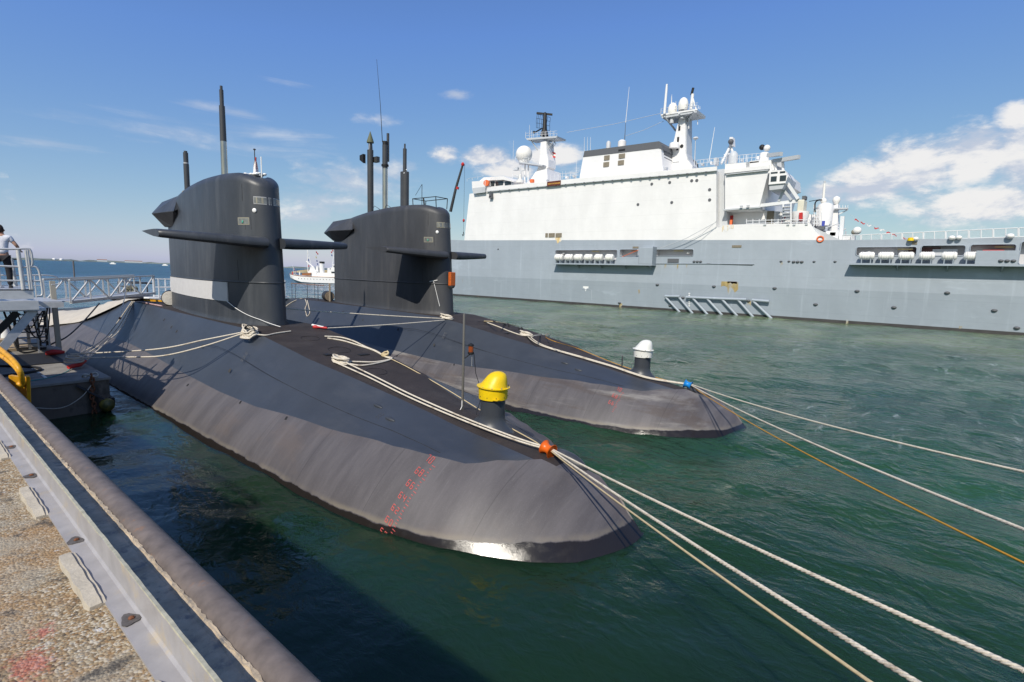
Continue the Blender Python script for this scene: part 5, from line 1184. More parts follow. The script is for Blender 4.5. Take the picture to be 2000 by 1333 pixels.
# ================================================================ THE MAN ON THE PLATFORM (seen from behind, leaning on the rail)
m_skin = mat('skin', (0.42, 0.24, 0.165), 0.55); m_hair = mat('dark_brown_hair', (0.035, 0.02, 0.013), 0.6, var=0.3, vscale=60, bump=0.8, bscale=200)
m_tshirt = mat('white_tshirt', (0.74, 0.74, 0.77), 0.9, var=0.05, vscale=9, bump=0.5, bscale=14, bdist=0.03); m_trousers = mat('black_trousers', (0.012, 0.012, 0.016), 0.85, bump=0.5, bscale=12, bdist=0.02); m_shoe = mat('dark_shoe', (0.03, 0.028, 0.03), 0.6)
def skin_mesh(name, verts, edges, radii, m, parent, loc, root=0, sub=2):
    me = bpy.data.meshes.new(name); me.from_pydata([tuple(v) for v in verts], edges, []); o = bpy.data.objects.new(name, me); COL.objects.link(o)
    o.modifiers.new('skin', 'SKIN'); 
    for i, r in enumerate(radii):
        sv = me.skin_vertices[0].data[i]; sv.radius = r if isinstance(r, tuple) else (r, r); sv.use_root = (i == root)
    sb = o.modifiers.new('sub', 'SUBSURF'); sb.levels = sub; sb.render_levels = sub
    dg = bpy.context.evaluated_depsgraph_get(); em = bpy.data.meshes.new_from_object(o.evaluated_get(dg))
    bpy.data.objects.remove(o); em.name = name
    em.materials.clear(); em.materials.append(m); em.polygons.foreach_set('use_smooth', [True]*len(em.polygons))
    r_ = bpy.data.objects.new(name, em); COL.objects.link(r_); r_.parent = parent
    return r_
def person():
    p0 = Vector(onY(7, 560, 20.55)); zf = Vector(onY(0, 565, 19.6)).z
    base = Vector((p0.x, 20.45, zf)); t = thing('person', base, 'man in white t-shirt and black trousers leaning on the platform rail, seen from behind', 'person')
    # local axes: he faces out over the sea (away from the camera): forward = +Y with a little +X, right = +X
    fw = Vector((0.25, 0.97, 0)).normalized(); rt = Vector((fw.y, -fw.x, 0)); up = Vector((0, 0, 1))
    P = lambda r_, f, u: rt*r_ + fw*f + up*u
    V = [P(0, 0, 0.96), P(0, 0.03, 1.12), P(0, 0.07, 1.30), P(0, 0.10, 1.42), P(0, 0.13, 1.51),   # pelvis, waist, chest, shoulders, neck
         P(0.19, 0.09, 1.41), P(0.33, 0.06, 1.20), P(0.36, 0.24, 1.07), P(0.36, 0.30, 1.05),      # right arm to wrist (on rail)
         P(-0.19, 0.09, 1.41), P(-0.30, 0.05, 1.17), P(-0.28, 0.25, 1.06), P(-0.28, 0.31, 1.05),
         P(0.10, 0, 0.90), P(0.13, 0.03, 0.50), P(0.14, -0.03, 0.09), P(-0.10, 0, 0.90), P(-0.17, 0.10, 0.51), P(-0.17, 0.03, 0.09),
         P(0, 0.16, 1.58), P(0, 0.175, 1.66)]
    E = [(0, 1), (1, 2), (2, 3), (3, 4), (3, 5), (5, 6), (6, 7), (7, 8), (3, 9), (9, 10), (10, 11), (11, 12), (0, 13), (13, 14), (14, 15), (0, 16), (16, 17), (17, 18), (4, 19), (19, 20)]
    Rr = [(0.15, 0.11), (0.14, 0.10), (0.165, 0.115), (0.15, 0.10), 0.058, 0.062, 0.045, 0.036, 0.028, 0.062, 0.045, 0.036, 0.028, 0.085, 0.058, 0.04, 0.085, 0.058, 0.04, 0.085, 0.085]
    skin_mesh('body', V, E, Rr, m_skin, t, base)
    # head shape, ears, hair
    h = P(0, 0.165, 1.63); rings = []
    for k in range(13):
        a = math.pi*k/12; z = -0.125*math.cos(a); r = math.sin(a)**0.8 if 0 < k < 12 else 0.02
        rx = 0.074*r*(0.86 if z < -0.03 else 1.0); ry = 0.095*r*(0.9 if z < -0.04 else 1.0)
        rings.append([base+h+rt*(rx*math.cos(b))+fw*(ry*math.sin(b)+0.008)+up*z for b in [2*math.pi*j/18 for j in range(18)]])
    head = MB().loft(rings).build('head', m_skin, t, smooth=80)
    for s_ in (-1, 1): MB().sphere(base+h+rt*0.076*s_+up*(-0.01), 0.026, 8, 6, 1.3).build('ear', m_skin, head, smooth=80)
    mb = MB(); mb.lathe(base+h+fw*0.10+up*(-0.015), [(0.014, -0.02), (0.018, 0), (0.006, 0.03)], 8); mb.build('nose', m_skin, head, smooth=80)
    for s_ in (-1, 1): MB().sphere(base+h+fw*0.088+rt*0.03*s_+up*0.012, 0.011, 8, 6).build('eye', m_lampwhite, head, smooth=80)
    MB().tube([base+h+fw*0.095+rt*u+up*(-0.062) for u in (-0.022, 0, 0.022)], 0.006, 6).build('mouth', mat('lip', (0.35, 0.13, 0.11), 0.5), head)
    rings = []
    for k in range(10):
        a = R(28)+R(152)*k/9; z = -0.135*math.cos(a); r = max(0.02, math.sin(a))
        rings.append([base+h+rt*(0.083*r*math.cos(b))+fw*(0.104*r*math.sin(b)*(1 if math.sin(b) < 0 else (0.5 if z < 0.05 else 0.95))-0.008)+up*(z+0.012+0.004*math.sin(9*b+k)) for b in [2*math.pi*j/24 for j in range(24)]])
    MB().loft(rings).build('hair', m_hair, head, smooth=80)
    # clothes
    V2 = [P(0, 0, 0.90), P(0, 0.03, 1.10), P(0, 0.07, 1.28), P(0, 0.095, 1.41), P(0, 0.115, 1.465), P(0.19, 0.09, 1.41), P(0.275, 0.073, 1.28), P(-0.19, 0.09, 1.41), P(-0.26, 0.065, 1.27)]
    skin_mesh('tshirt', V2, [(0, 1), (1, 2), (2, 3), (3, 4), (3, 5), (5, 6), (3, 7), (7, 8)], [(0.185, 0.14), (0.165, 0.125), (0.185, 0.135), (0.16, 0.115), 0.075, 0.082, 0.078, 0.082, 0.078], m_tshirt, t, base)
    V3 = [P(0, 0, 0.93), P(0.10, 0, 0.84), P(0.13, 0.03, 0.50), P(0.14, -0.03, 0.07), P(-0.10, 0, 0.84), P(-0.17, 0.10, 0.51), P(-0.17, 0.03, 0.07)]
    skin_mesh('trousers', V3, [(0, 1), (1, 2), (2, 3), (0, 4), (4, 5), (5, 6)], [(0.165, 0.125), 0.105, 0.08, 0.062, 0.105, 0.08, 0.062], m_trousers, t, base)
    for r_, f in ((0.14, -0.03), (-0.17, 0.03)):
        rings = []
        for k in range(7):
            u = k/6; w_ = 0.045*math.sin(math.pi*(0.15+0.75*u))**0.5; hgt = 0.09 - 0.05*u
            q = base + P(r_, f-0.08+0.27*u, 0); rings.append([q-rt*w_, q+rt*w_, q+rt*w_*0.8+up*hgt, q-rt*w_*0.8+up*hgt])
        MB().loft(rings).build('shoe', m_shoe, t, bevel=0.01)
    # hands closed over the rail
    for s_, wx in ((1, 0.36), (-1, -0.28)):
        w_ = P(wx, 0.31, 1.05); Vh = [w_, w_+fw*0.05+up*0.005]; Eh = [(0, 1)]; Rh = [0.026, 0.03]
        for i, (off, l_) in enumerate(((-0.033, 0.062), (-0.011, 0.072), (0.011, 0.068), (0.033, 0.054))):
            k = len(Vh); Vh += [w_+fw*0.075+rt*off*s_, w_+fw*(0.075+l_*0.55)+rt*off*s_+up*(-0.006), w_+fw*(0.07+l_*0.6)+rt*off*s_+up*(-0.04)]; Eh += [(1, k), (k, k+1), (k+1, k+2)]; Rh += [0.0105, 0.0095, 0.008]
        k = len(Vh); Vh += [w_+fw*0.025-rt*0.04*s_, w_+fw*0.06-rt*0.055*s_+up*(-0.025)]; Eh += [(0, k), (k, k+1)]; Rh += [0.011, 0.009]
        skin_mesh('hand', Vh, Eh, Rh, m_skin, t, base)
person()
# ================================================================ THE GREY SHIP
SX = 80.0; XC = 92.0
m_hullA = None
def ship_paint(name, base, streak, rust=True, seam=True):
    m = bpy.data.materials.new(name); m.use_nodes = True; t = m.node_tree; p = t.nodes['Principled BSDF']
    pos = t.nodes.new('ShaderNodeNewGeometry').outputs['Position']
    def nz(scale, st, det=6, rg=0.6):
        mp = t.nodes.new('ShaderNodeMapping'); mp.inputs['Scale'].default_value = st; t.links.new(pos, mp.inputs['Vector'])
        n = t.nodes.new('ShaderNodeTexNoise'); n.inputs['Scale'].default_value = scale; n.inputs['Detail'].default_value = det; n.inputs['Roughness'].default_value = rg
        t.links.new(mp.outputs[0], n.inputs['Vector']); return n.outputs['Fac']
    def mix(f, a, b):
        x = t.nodes.new('ShaderNodeMix'); x.data_type = 'RGBA'; t.links.new(f, x.inputs['Factor'])
        for s_, v in (('A', a), ('B', b)):
            if isinstance(v, tuple): x.inputs[s_].default_value = v
            else: t.links.new(v, x.inputs[s_])
        return x.outputs['Result']
    c = mix(sstep(t, nz(0.25, (1, 1, 0.45), 5), 0.35, 0.65), tuple(k*0.96 for k in base)+(1,), tuple(k*1.03 for k in base)+(1,))
    c = mix(mth(t, 'MULTIPLY', sstep(t, nz(0.9, (1, 1.2, 0.07), 6), 0.55, 0.75), streak), c, tuple(min(0.9, k*1.35+0.03) for k in base)+(1,))
    if rust:
        c = mix(mth(t, 'MULTIPLY', sstep(t, nz(0.8, (1, 1.6, 0.16), 8, 0.68), 0.65, 0.76), 0.6), c, (0.30, 0.20, 0.09, 1))
        c = mix(mth(t, 'MULTIPLY', sstep(t, nz(0.33, (1, 0.5, 1.6), 8, 0.7), 0.57, 0.70), 0.30), c, tuple(min(0.8, k*1.5) for k in base)+(1,))   # scuffs and salt
        c = mix(mth(t, 'MULTIPLY', sstep(t, nz(1.6, (1, 0.22, 2.6), 7, 0.7), 0.58, 0.72), 0.30), c, tuple(k*0.72 for k in base)+(1,))
    if seam:
        sep = t.nodes.new('ShaderNodeSeparateXYZ'); t.links.new(pos, sep.inputs[0])
        fr = mth(t, 'FRACT', mth(t, 'MULTIPLY', sep.outputs['Z'], 1/2.35)); ln = mth(t, 'LESS_THAN', mth(t, 'ABSOLUTE', mth(t, 'SUBTRACT', fr, 0.5)), 0.012)
        c = mix(mth(t, 'MULTIPLY', ln, 0.16), c, tuple(k*0.6 for k in base)+(1,))
    t.links.new(c, p.inputs['Base Color']); p.inputs['Roughness'].default_value = 0.5
    b = t.nodes.new('ShaderNodeBump'); b.inputs['Strength'].default_value = 0.4; b.inputs['Distance'].default_value = 0.12
    t.links.new(nz(0.5, (1, 1, 1), 2), b.inputs['Height']); t.links.new(b.outputs[0], p.inputs['Normal'])
    return m
m_hullup = ship_paint('ship_grey_upper', (0.335, 0.38, 0.43), 0.35)
m_hulllow = ship_paint('ship_grey_lower', (0.285, 0.328, 0.372), 0.5)
m_boot = mat('boot_topping', (0.05, 0.048, 0.048), 0.6, var=0.3, vscale=0.8, col2=(0.22, 0.13, 0.07), lo=0.62, hi=0.72, c2scale=0.6)
m_shipwhite = ship_paint('ship_white', (0.81, 0.80, 0.79), 0.05, rust=False)
m_shipgrey = mat('ship_light_grey', (0.52, 0.54, 0.56), 0.5, var=0.06, vscale=0.5)
m_shipin = mat('ship_inside_grey', (0.55, 0.55, 0.57), 0.6, var=0.1, vscale=0.6)
m_funneltop = mat('funnel_band', (0.11, 0.115, 0.125), 0.6)
m_grille = mat('louvre_brown', (0.22, 0.19, 0.14), 0.7, var=0.2, vscale=4)
m_shipglass = mat('bridge_glass', (0.03, 0.04, 0.045), 0.08, spec=0.8)
m_rafts = mat('raft_white', (0.82, 0.80, 0.76), 0.45)
m_lampw = mat('lamp_strip', (0.7, 0.55, 0.25), 0.4)
m_ladder = mat('ship_rail_white', (0.72, 0.73, 0.74), 0.5)
m_antenna = mat('antenna_white', (0.8, 0.8, 0.8), 0.4)
m_orange = mat('life_orange', (0.75, 0.16, 0.05), 0.6)
m_deckg = mat('flight_deck_grey', (0.12, 0.125, 0.13), 0.8)
yz = lambda x, y, X=SX: (lambda p: (p.y, p.z))(onX(x, y, X))
SHIP = thing('warship', (92, 30, 0), 'large grey and white naval ship moored across the basin', 'ship')
AFT = -62.0
def deck_z(y): return I(y, [-60, -8, 9, 40, 79, 100, 118], [10.75, 10.78, 10.8, 11.35, 11.95, 12.9, 13.9])
def deck_top(y): return deck_z(y)
OPEN = []   # openings in the ship side: (y0, y1, z0, z1)
def opening(xa, ya, xb, yb):
    a, b = yz(xa, ya), yz(xb, yb); o = (min(a[0], b[0]), max(a[0], b[0]), min(a[1], b[1]), max(a[1], b[1])); OPEN.append(o); return o
op_f1 = opening(1085, 489, 1205, 508); op_f2 = opening(1211, 487.5, 1245.5, 501); op_f3 = opening(1281, 487.5, 1354, 501)
op_a1 = opening(1673, 483, 1789, 500); op_a2 = opening(1800, 480, 1884, 500); op_a3 = opening(1896, 478, 1983, 496); op_a4 = opening(1995, 472, 2080, 518)
def hull():
    # flat of side from the stern to Y=84, then the bow tapering to the stem
    ys = sorted(set([AFT, -40, -20, 9.0, 9.4, 20, 30, 45, 60, 70, 79, 84] + [v for o in OPEN for v in o[:2]]))
    zs = sorted(set([-1.0, 0.36, 4.35, 6.0] + [round(v, 3) for o in OPEN for v in o[2:]]))
    vs = {}; mb = MB(); V = []
    def vid(y, z):
        k = (round(y, 4), round(z, 4))
        if k not in vs: vs[k] = len(V); V.append((SX, y, z))
        return vs[k]
    F = []; MI = []
    for i in range(len(ys)-1):
        y0, y1 = ys[i], ys[i+1]
        zz = [z for z in zs if z < 10.6]
        for j in range(len(zz)):
            z0 = zz[j]; last = j == len(zz)-1
            a1 = zz[j+1] if not last else None
            yc = (y0+y1)/2; zc = (z0+(a1 if a1 else deck_top(yc)))/2
            if any(o[0]-1e-3 < yc < o[1]+1e-3 and o[2]-1e-3 < zc < o[3]+1e-3 for o in OPEN): continue
            za, zb = (a1, a1) if a1 else (deck_top(y0+1e-3), deck_top(y1-1e-3))
            F.append((vid(y0, z0), vid(y1, z0), vid(y1, zb), vid(y0, za))); MI.append(0 if z0 < 0.3 else (1 if z0 < 4.3 else 2))
    mb.add(V, F); mb.mi = MI
    o = mb.build('hull_side', [m_boot, m_hulllow, m_hullup], SHIP, recalc=False)
    # bow
    mb = MB(); rings = []; mi_rows = []
    levels = [-1.0, 0.36, 4.35, 8.0, None]
    for y in (84, 90, 96, 102, 108, 113, 116.5):
        ring = []
        for z in levels:
            zt = deck_z(y) if z is None else z
            fl = zt/13; u = max(0, (y-84)/(33.0)); half = 12*(1-u**(1.6+1.0*fl)) if u < 1 else 0
            ring.append((XC-half, y, zt))
        rings.append(ring)
    vs_ = [p for r_ in rings for p in r_]; fs = []; mi = []
    for i in range(len(rings)-1):
        for k in range(4): fs.append((i*5+k, (i+1)*5+k, (i+1)*5+k+1, i*5+k+1)); mi.append([0, 1, 2, 2][k])
    n = len(vs_); vs2 = [(2*XC-p[0], p[1], p[2]) for p in vs_]
    mb.add(vs_+vs2, fs+[tuple(i+n for i in f) for f in fs]); mb.mi = mi+mi
    mb.build('bow', [m_boot, m_hulllow, m_hullup], SHIP, smooth=30)
    # far side, stern and decks
    mb = MB(); mb.box((SX+0.05, AFT, 10.3), (2*XC-SX, 9.2, 10.76)); mb.build('flight_deck', m_deckg, SHIP)
    mb = MB(); mb.add([(2*XC-SX, AFT, -1), (2*XC-SX, 84, -1), (2*XC-SX, 84, 11.9), (2*XC-SX, AFT, 10.7), (SX, AFT, -1), (SX, AFT, 10.7)], [(0, 1, 2, 3), (0, 3, 5, 4)]); mb.build('far_side', m_hulllow, SHIP)
    mb = MB(); mb.add([(SX+.02, 9.3, 10.78), (2*XC-SX, 9.3, 10.78), (2*XC-SX, 84, 11.95), (SX+.02, 84, 11.95), (XC, 117, 13.7)], [(0, 1, 2, 3), (3, 2, 4)]); mb.build('weather_deck', m_deckg, SHIP)
hull()
def recess(o, depth=1.25, nm='recess'):
    y0, y1, z0, z1 = o; mb = MB(); a, b = SX+0.0, SX+depth
    mb.add([(a, y0, z0), (a, y1, z0), (a, y1, z1), (a, y0, z1), (b, y0, z0), (b, y1, z0), (b, y1, z1), (b, y0, z1)], [(4, 5, 6, 7), (0, 1, 5, 4), (3, 7, 6, 2), (0, 4, 7, 3), (1, 2, 6, 5)])
    r_ = mb.build(nm, m_shipin, SHIP, recalc=False)
    # rounded rim
    rr = 0.28; pts = []
    for cy, cz, a0 in ((y1-rr, z1-rr, 0), (y0+rr, z1-rr, 90), (y0+rr, z0+rr, 180), (y1-rr, z0+rr, 270)):
        for k in range(5): a_ = R(a0+90*k/4); pts.append((SX-0.02, cy+rr*math.cos(a_), cz+rr*math.sin(a_)))
    MB().tube(pts, 0.06, 6, closed=True).build('opening_rim', m_hullup, r_, smooth=60)
    for cy, cz, sy, sz in ((y1, z1, -1, -1), (y0, z1, 1, -1), (y0, z0, 1, 1), (y1, z0, -1, 1)):   # corner fillets
        pl = [(cy, cz)] + [(cy+sy*rr*(1-math.cos(R(90*k/4))), cz+sz*rr*(1-math.sin(R(90*k/4)))) for k in range(5)]
        MB().prism(pl, SX-0.01, SX+0.08, 'x').build('corner_fillet', m_hullup, r_)
    return r_
recs = [recess(o) for o in (op_f1, op_f2, op_f3, op_a1, op_a2, op_a3, op_a4)]
def strip(r_, y, z, l_, m_=m_lampw): MB().box((SX+0.5, y-l_/2, z), (SX+0.62, y+l_/2, z+0.14)).build('strip_light', m_, r_)
strip(recs[0], yz(1160, 490)[0], op_f1[3]-0.3, 1.3); strip(recs[1], yz(1237, 490)[0], op_f2[3]-0.3, 1.2, mat('strip_orange', (0.7, 0.28, 0.1), 0.5)); strip(recs[2], yz(1323, 489)[0], op_f3[3]-0.3, 1.5)
strip(recs[3], yz(1768, 484)[0], op_a1[3]-0.35, 1.5); strip(recs[5], yz(1963, 479)[0], op_a3[3]-0.35, 1.6)
y_, z_ = yz(1811, 494); MB().box((SX+0.8, y_-1.2, op_a2[2]), (SX+1.2, y_+1.2, op_a2[3]-0.2)).build('brown_locker', mat('dark_red_brown', (0.10, 0.05, 0.045), 0.7), recs[4])
y_, z_ = yz(1842, 494); MB().box((SX+0.7, y_-1.3, op_a2[2]), (SX+1.2, y_+1.0, op_a2[3]-0.4)).build('grey_locker', m_shipgrey, recs[4])
y_, z_ = yz(1940, 494); MB().box((SX+0.3, y_-0.9, op_a3[2]), (SX+1.0, y_+0.9, op_a3[2]+0.45)).build('red_box', m_red, recs[5])
for px in (1750, 1780): y_, _ = yz(px, 495); MB().box((SX+0.9, y_-0.05, op_a1[2]), (SX+1.05, y_+0.05, op_a1[3])).build('stanchion', m_shipgrey, recs[3])
y_, _ = yz(1783, 495); MB().box((SX+0.8, y_-0.5, op_a1[2]), (SX+1.2, y_+0.5, op_a1[3]-0.3)).build('brown_locker', MATS['dark_red_brown'], recs[3])
for px, py, r_, o in ((1696, 492, recs[3], op_a1), (1097, 495, recs[0], op_f1), (1341, 494, recs[2], op_f3)):
    y_, z_ = yz(px, py); MB().sphere((SX+0.7, y_, z_), 0.28, 10, 8, 0.6).build('dome_lamp', m_rafts, r_, smooth=70)
# shelves below the rafts
PROUD = 1.5
def shelf(x0, x1, ya, yb, endbox=None):
    ya_, za = yz(x0, ya, SX-PROUD); yb_, zb = yz(x1, yb, SX-PROUD); lo, hi = min(ya_, yb_), max(ya_, yb_); z = (za+zb)/2
    mb = MB(); mb.box((SX-PROUD, lo, z-0.22), (SX+0.1, hi, z)); s_ = mb.build('raft_shelf', m_hullup, SHIP)
    n = max(2, int((hi-lo)/4.5))
    for k in range(n): y = lo+0.6+(hi-lo-1)*k/n; MB().prism([(SX-PROUD+0.2, z-0.225), (SX-0.005, z-0.225), (SX-0.005, z-0.85)], y, y+0.12, 'y').build('bracket', m_hulllow, s_)
    return s_, lo, hi, z
shF, f_lo, f_hi, f_z = shelf(1078, 1274, 514, 516.5); shA, a_lo, a_hi, a_z = shelf(1657, 2100, 518, 513)
# end box of the forward shelf
y0, _ = yz(1274, 500, SX-PROUD); y1, _ = yz(1248, 500, SX-PROUD); zt = yz(1260, 484, SX-PROUD)[1]
MB().box((SX-PROUD, y0, f_z+0.005), (SX-0.005, y1, zt)).build('shelf_end_box', m_hullup, SHIP, bevel=0.05)
MB().box((SX-PROUD-0.04, y0-0.05, f_z-0.2), (SX-0.01, y0-0.005, zt+0.15)).build('end_plate', m_rust if False else m_hulllow, SHIP)
# low coaming in front of the openings
y0, y1 = yz(1245, 505)[0], yz(1207, 505)[0]; MB().box((SX-PROUD, yz(1248, 500, SX-PROUD)[0]+0.01, f_z+0.005), (SX-PROUD+0.06, yz(1204, 500, SX-PROUD)[0], f_z+1.15)).build('bulwark', m_hullup, SHIP)
MB().box((SX-PROUD, yz(1990, 500, SX-PROUD)[0], a_z+0.005), (SX-PROUD+0.06, yz(1906, 500, SX-PROUD)[0], a_z+1.5)).build('bulwark', m_hullup, SHIP)
def raft(px, py, which, label, group):
    y, z = yz(px, py, SX-PROUD*0.62); zs_ = f_z if which == 'f' else a_z
    r = 0.50 if which == 'a' else 0.60; d_ = abs(yz(px+19, py, SX-PROUD*0.62)[0]-y) if which == 'f' else abs(yz(px+40, py, SX-PROUD*0.62)[0]-y); L = d_*0.8
    z = zs_ + 0.42 + r; c = Vector((SX-PROUD*0.6, y, z)); t = thing('raft_canister', (c.x, c.y, zs_), label, 'raft canister', group)
    prof = [(0.02, -L/2), (r*0.72, -L/2+0.03), (r*0.95, -L/2+0.18)]
    for k in range(6): u = -L/2+0.22+(L-0.44)*k/5; prof += [(r*0.96, u-0.06), (r*1.03, u), (r*0.96, u+0.06)]
    prof += [(r*0.95, L/2-0.18), (r*0.72, L/2-0.03), (0.02, L/2)]
    MB().lathe(c, prof, 16, axis=(0, 1, 0)).build('canister', m_rafts, t, smooth=40)
    for dy in (-L*0.28, L*0.28):
        MB().box((c.x-r*0.8, y+dy-0.05, zs_+0.003), (c.x+r*0.8, y+dy+0.05, z-r*0.7)).build('cradle', m_hulllow, t)
        MB().tube([(c.x-(r+0.03)*math.cos(a), y+dy, z+(r+0.03)*math.sin(a)) for a in [R(-60)+R(300)*k/16 for k in range(17)]], 0.025, 5).build('strap', m_shipgrey, t)
ORD = ['first', 'second', 'third', 'fourth', 'fifth', 'sixth']
for i, px in enumerate((1092, 1111.5, 1130, 1149.5, 1169.5, 1190.5)): raft(px, 504, 'f', f'{ORD[i]} white raft canister from the left in the forward row, under the white superstructure', 'raft canisters in the forward row')
for i, px in enumerate((1692.5, 1730, 1769.5, 1810, 1853.5, 1897)): raft(px, 504.5, 'a', f'{ORD[i]} white raft canister from the left in the after row, below the flight deck', 'raft canisters in the after row')
# ---- superstructure: near wall, then the step at the recess, then the after part
def ppoly(px, X=SX): return [yz(x, y, X) for x, y in px]
def slab(name, px, X0, X1, m_, parent=None, bevel=0.0):
    return MB().prism(ppoly(px, X0), X0, X1, 'x').build(name, m_, parent or SHIP, bevel=bevel)
house = slab('superstructure', [(905.5, 482.5), (917, 379), (952, 374.5), (1150, 355.5), (1300, 342.5), (1399, 333), (1399, 474.5), (1150, 478.5)], SX+0.01, 2*XC-SX-0.5, m_shipwhite)
bul = slab('bulwark', [(950, 374), (952, 366.5), (1150, 346.5), (1300, 334), (1400, 325.5), (1400, 333.5), (1300, 343), (1150, 356)], SX-0.35, SX-0.10, m_shipwhite, house)
slab('bulwark_ledge', [(950, 375.3), (950, 373.5), (1150, 355.3), (1300, 342.3), (1400, 332.8), (1400, 334), (1300, 343.6), (1150, 356.6)], SX-0.36, SX+0.02, m_shipgrey, house)
for k in range(24):
    x = 958+18.3*k; y = I(x, [950, 1150, 1300, 1400], [374.8, 356, 343.2, 333.6]); a, b_ = yz(x, y, SX-0.38); MB().box((SX-0.42, a-0.16, b_-0.16), (SX-0.364, a+0.16, b_+0.02)).build('scupper', m_funneltop, house)
# recess column at the break, with the after wall set in
slab('break_column', [(1399.2, 333), (1404, 331), (1419, 330), (1421, 470), (1399.2, 474)], SX+1.6, SX+20, m_shipgrey, house)
after = slab('after_house', [(1416, 321), (1506, 313), (1508, 336), (1500, 339), (1482, 409), (1416, 412)], SX+0.4, SX+21, m_shipwhite)
slab('bulwark', [(1415, 331.5), (1503, 322.5), (1503, 330), (1415, 339)], SX+0.1, SX+0.38, m_shipwhite, after)
slab('deck_edge', [(1418, 340.2), (1500, 331.5), (1500, 333.3), (1418, 341.8)], SX+0.05, SX+0.39, m_shipgrey, after)
low = slab('lower_house', [(1421, 412), (1482, 410), (1592, 420), (1592, 440), (1421, 442)], SX+3.2, SX+20, m_shipwhite)
slab('deck_overhang', [(1412, 409), (1484, 403.5), (1484, 406.5), (1412, 412)], SX+0.2, SX+6, m_shipgrey, low)
lb = slab('lower_bulwark', [(1399, 446), (1420, 439.5), (1470, 438), (1583, 437), (1592, 452), (1610, 469), (1610, 477), (1399, 479)], SX+0.02, SX+0.3, m_shipwhite)
slab('lower_deck', [(1399, 444), (1420, 441), (1580, 440), (1640, 468), (1660, 471), (1399, 474.5)], SX+0.32, SX+18, m_shipgrey)
# doorway, lockers and panel on the side deck
def deco(name, x0, y0, x1, y1, X, m_, par, d=0.12, lab=None):
    a, b_ = yz(x0, y0, X), yz(x1, y1, X); return MB().box((X-d, a[0], a[1]), (X, b_[0], b_[1])).build(name, m_, par)
deco('red_door', 1420, 422, 1431, 440, SX+3.19, m_red, low); deco('orange_post', 1426, 430, 1430, 440, SX+1.0, m_orange, low)
deco('door', 1499, 413, 1510, 438, SX+3.19, m_grille, low); deco('door', 1516, 416, 1522, 438, SX+3.19, m_shipgrey, low)
deco('red_locker', 1528, 424, 1533, 437, SX+1.5, m_red, low); deco('blue_panel', 1606, 432, 1610, 448, SX+2, mat('blue_paint', (0.06, 0.08, 0.4), 0.5), low)
# side windows, vents and scuttles
for i, (xa, xb) in enumerate(((1065.5, 1070), (1072, 1083.5), (1085.5, 1097))): deco('vent_grille', xa, 456, xb, 464, SX+0.0, m_grille, house, 0.06)
deco('vent_grille', 1430, 479.5, 1448, 484, SX-0.0, m_grille, SHIP, 0.06); deco('vent_grille', 1236, 482, 1247, 485.5, SX-0.0, m_grille, SHIP, 0.06); deco('vent_grille', 1782, 473, 1791, 478, SX, m_grille, SHIP, 0.06)
for x, y in ((1273, 360), (1308, 357), (1351, 353.5), (1361, 353), (1246, 400), (1312, 396), (1386, 391), (1386, 371)):
    a, b_ = yz(x, y); MB().lathe((SX-0.03, a, b_), [(0.24, 0), (0.24, 0.06)], 12, axis=(1, 0, 0)).build('scuttle', m_funneltop, house, smooth=40)
for x, y in ((973, 487), (1284, 556.5), (1394.5, 560), (1513, 563.5), (1674, 569), (1850, 572.5), (1593, 595), (1746, 601), (1942, 607), (1210, 592), (1309, 597), (1986, 641), (1334, 582), (1525.5, 511), (1541, 511), (1590, 511.5), (1631, 511.5), (1462, 588)):
    a, b_ = yz(x, y); MB().sphere((SX+0.02, a, b_), 0.30 if y > 520 else 0.2, 10, 6, 0.6).build('discharge_port', m_funneltop, SHIP, smooth=60)
for x, y in ((1558, 512), (1213, 510.4), (1362, 511.5), (1967, 510)):
    a, b_ = yz(x, y, SX if x < 1900 else SX-PROUD); X = SX if x < 1900 else SX-PROUD
    for k in (-1, 0, 1): MB().sphere((X, a+k*0.5, b_), 0.24, 8, 6, 0.7).build('freeing_port', m_funneltop, SHIP, smooth=60)
a, b_ = yz(1315, 509.5); MB().box((SX-0.1, a-0.9, b_-0.3), (SX+0.02, a+0.9, b_+0.3)).build('vent_box', m_funneltop, SHIP)
# rubbing strake, pipe ledges, seams
def side_tube(px, r, m_, nm, X=SX, par=None): MB().tube([onX(x, y, X) for x, y in px], r, 8).build(nm, m_, par or SHIP, smooth=60)
side_tube([(1280, 515.2), (1370, 515.4), (1473, 516.5)], 0.07, m_hulllow, 'strake', SX-0.05); side_tube([(1380, 515), (1420, 516.5), (1470, 518)], 0.05, m_funneltop, 'pipe', SX-0.06)
for p in (((1299, 579), (1328, 579.5)), ((1340, 581), (1410, 584)), ((1410, 584), (1458, 585.5)), ((1469, 586.5), (1502, 589))): side_tube(p, 0.2, m_hullup, 'fender_bar', SX-0.45)
for (xa, ya, xb, yb) in ((1299, 580, 1329, 612), (1325, 580, 1353, 613), (1352, 582, 1382, 615), (1380, 583, 1411, 617), (1409, 584, 1441, 619), (1441, 586, 1472, 621), (1470, 588, 1507, 623)): side_tube([(xa, ya), (xb, yb)], 0.18, m_hullup, 'fender_bar', SX-0.4)
m_ruststain = mat('rust_stain', (0.36, 0.27, 0.11), 0.7, var=0.35, vscale=1.5, stretch=(1, 1, 0.3), col2=(0.36, 0.39, 0.41), lo=0.42, hi=0.6, c2scale=1.1, c2stretch=(1, 1, 0.25))
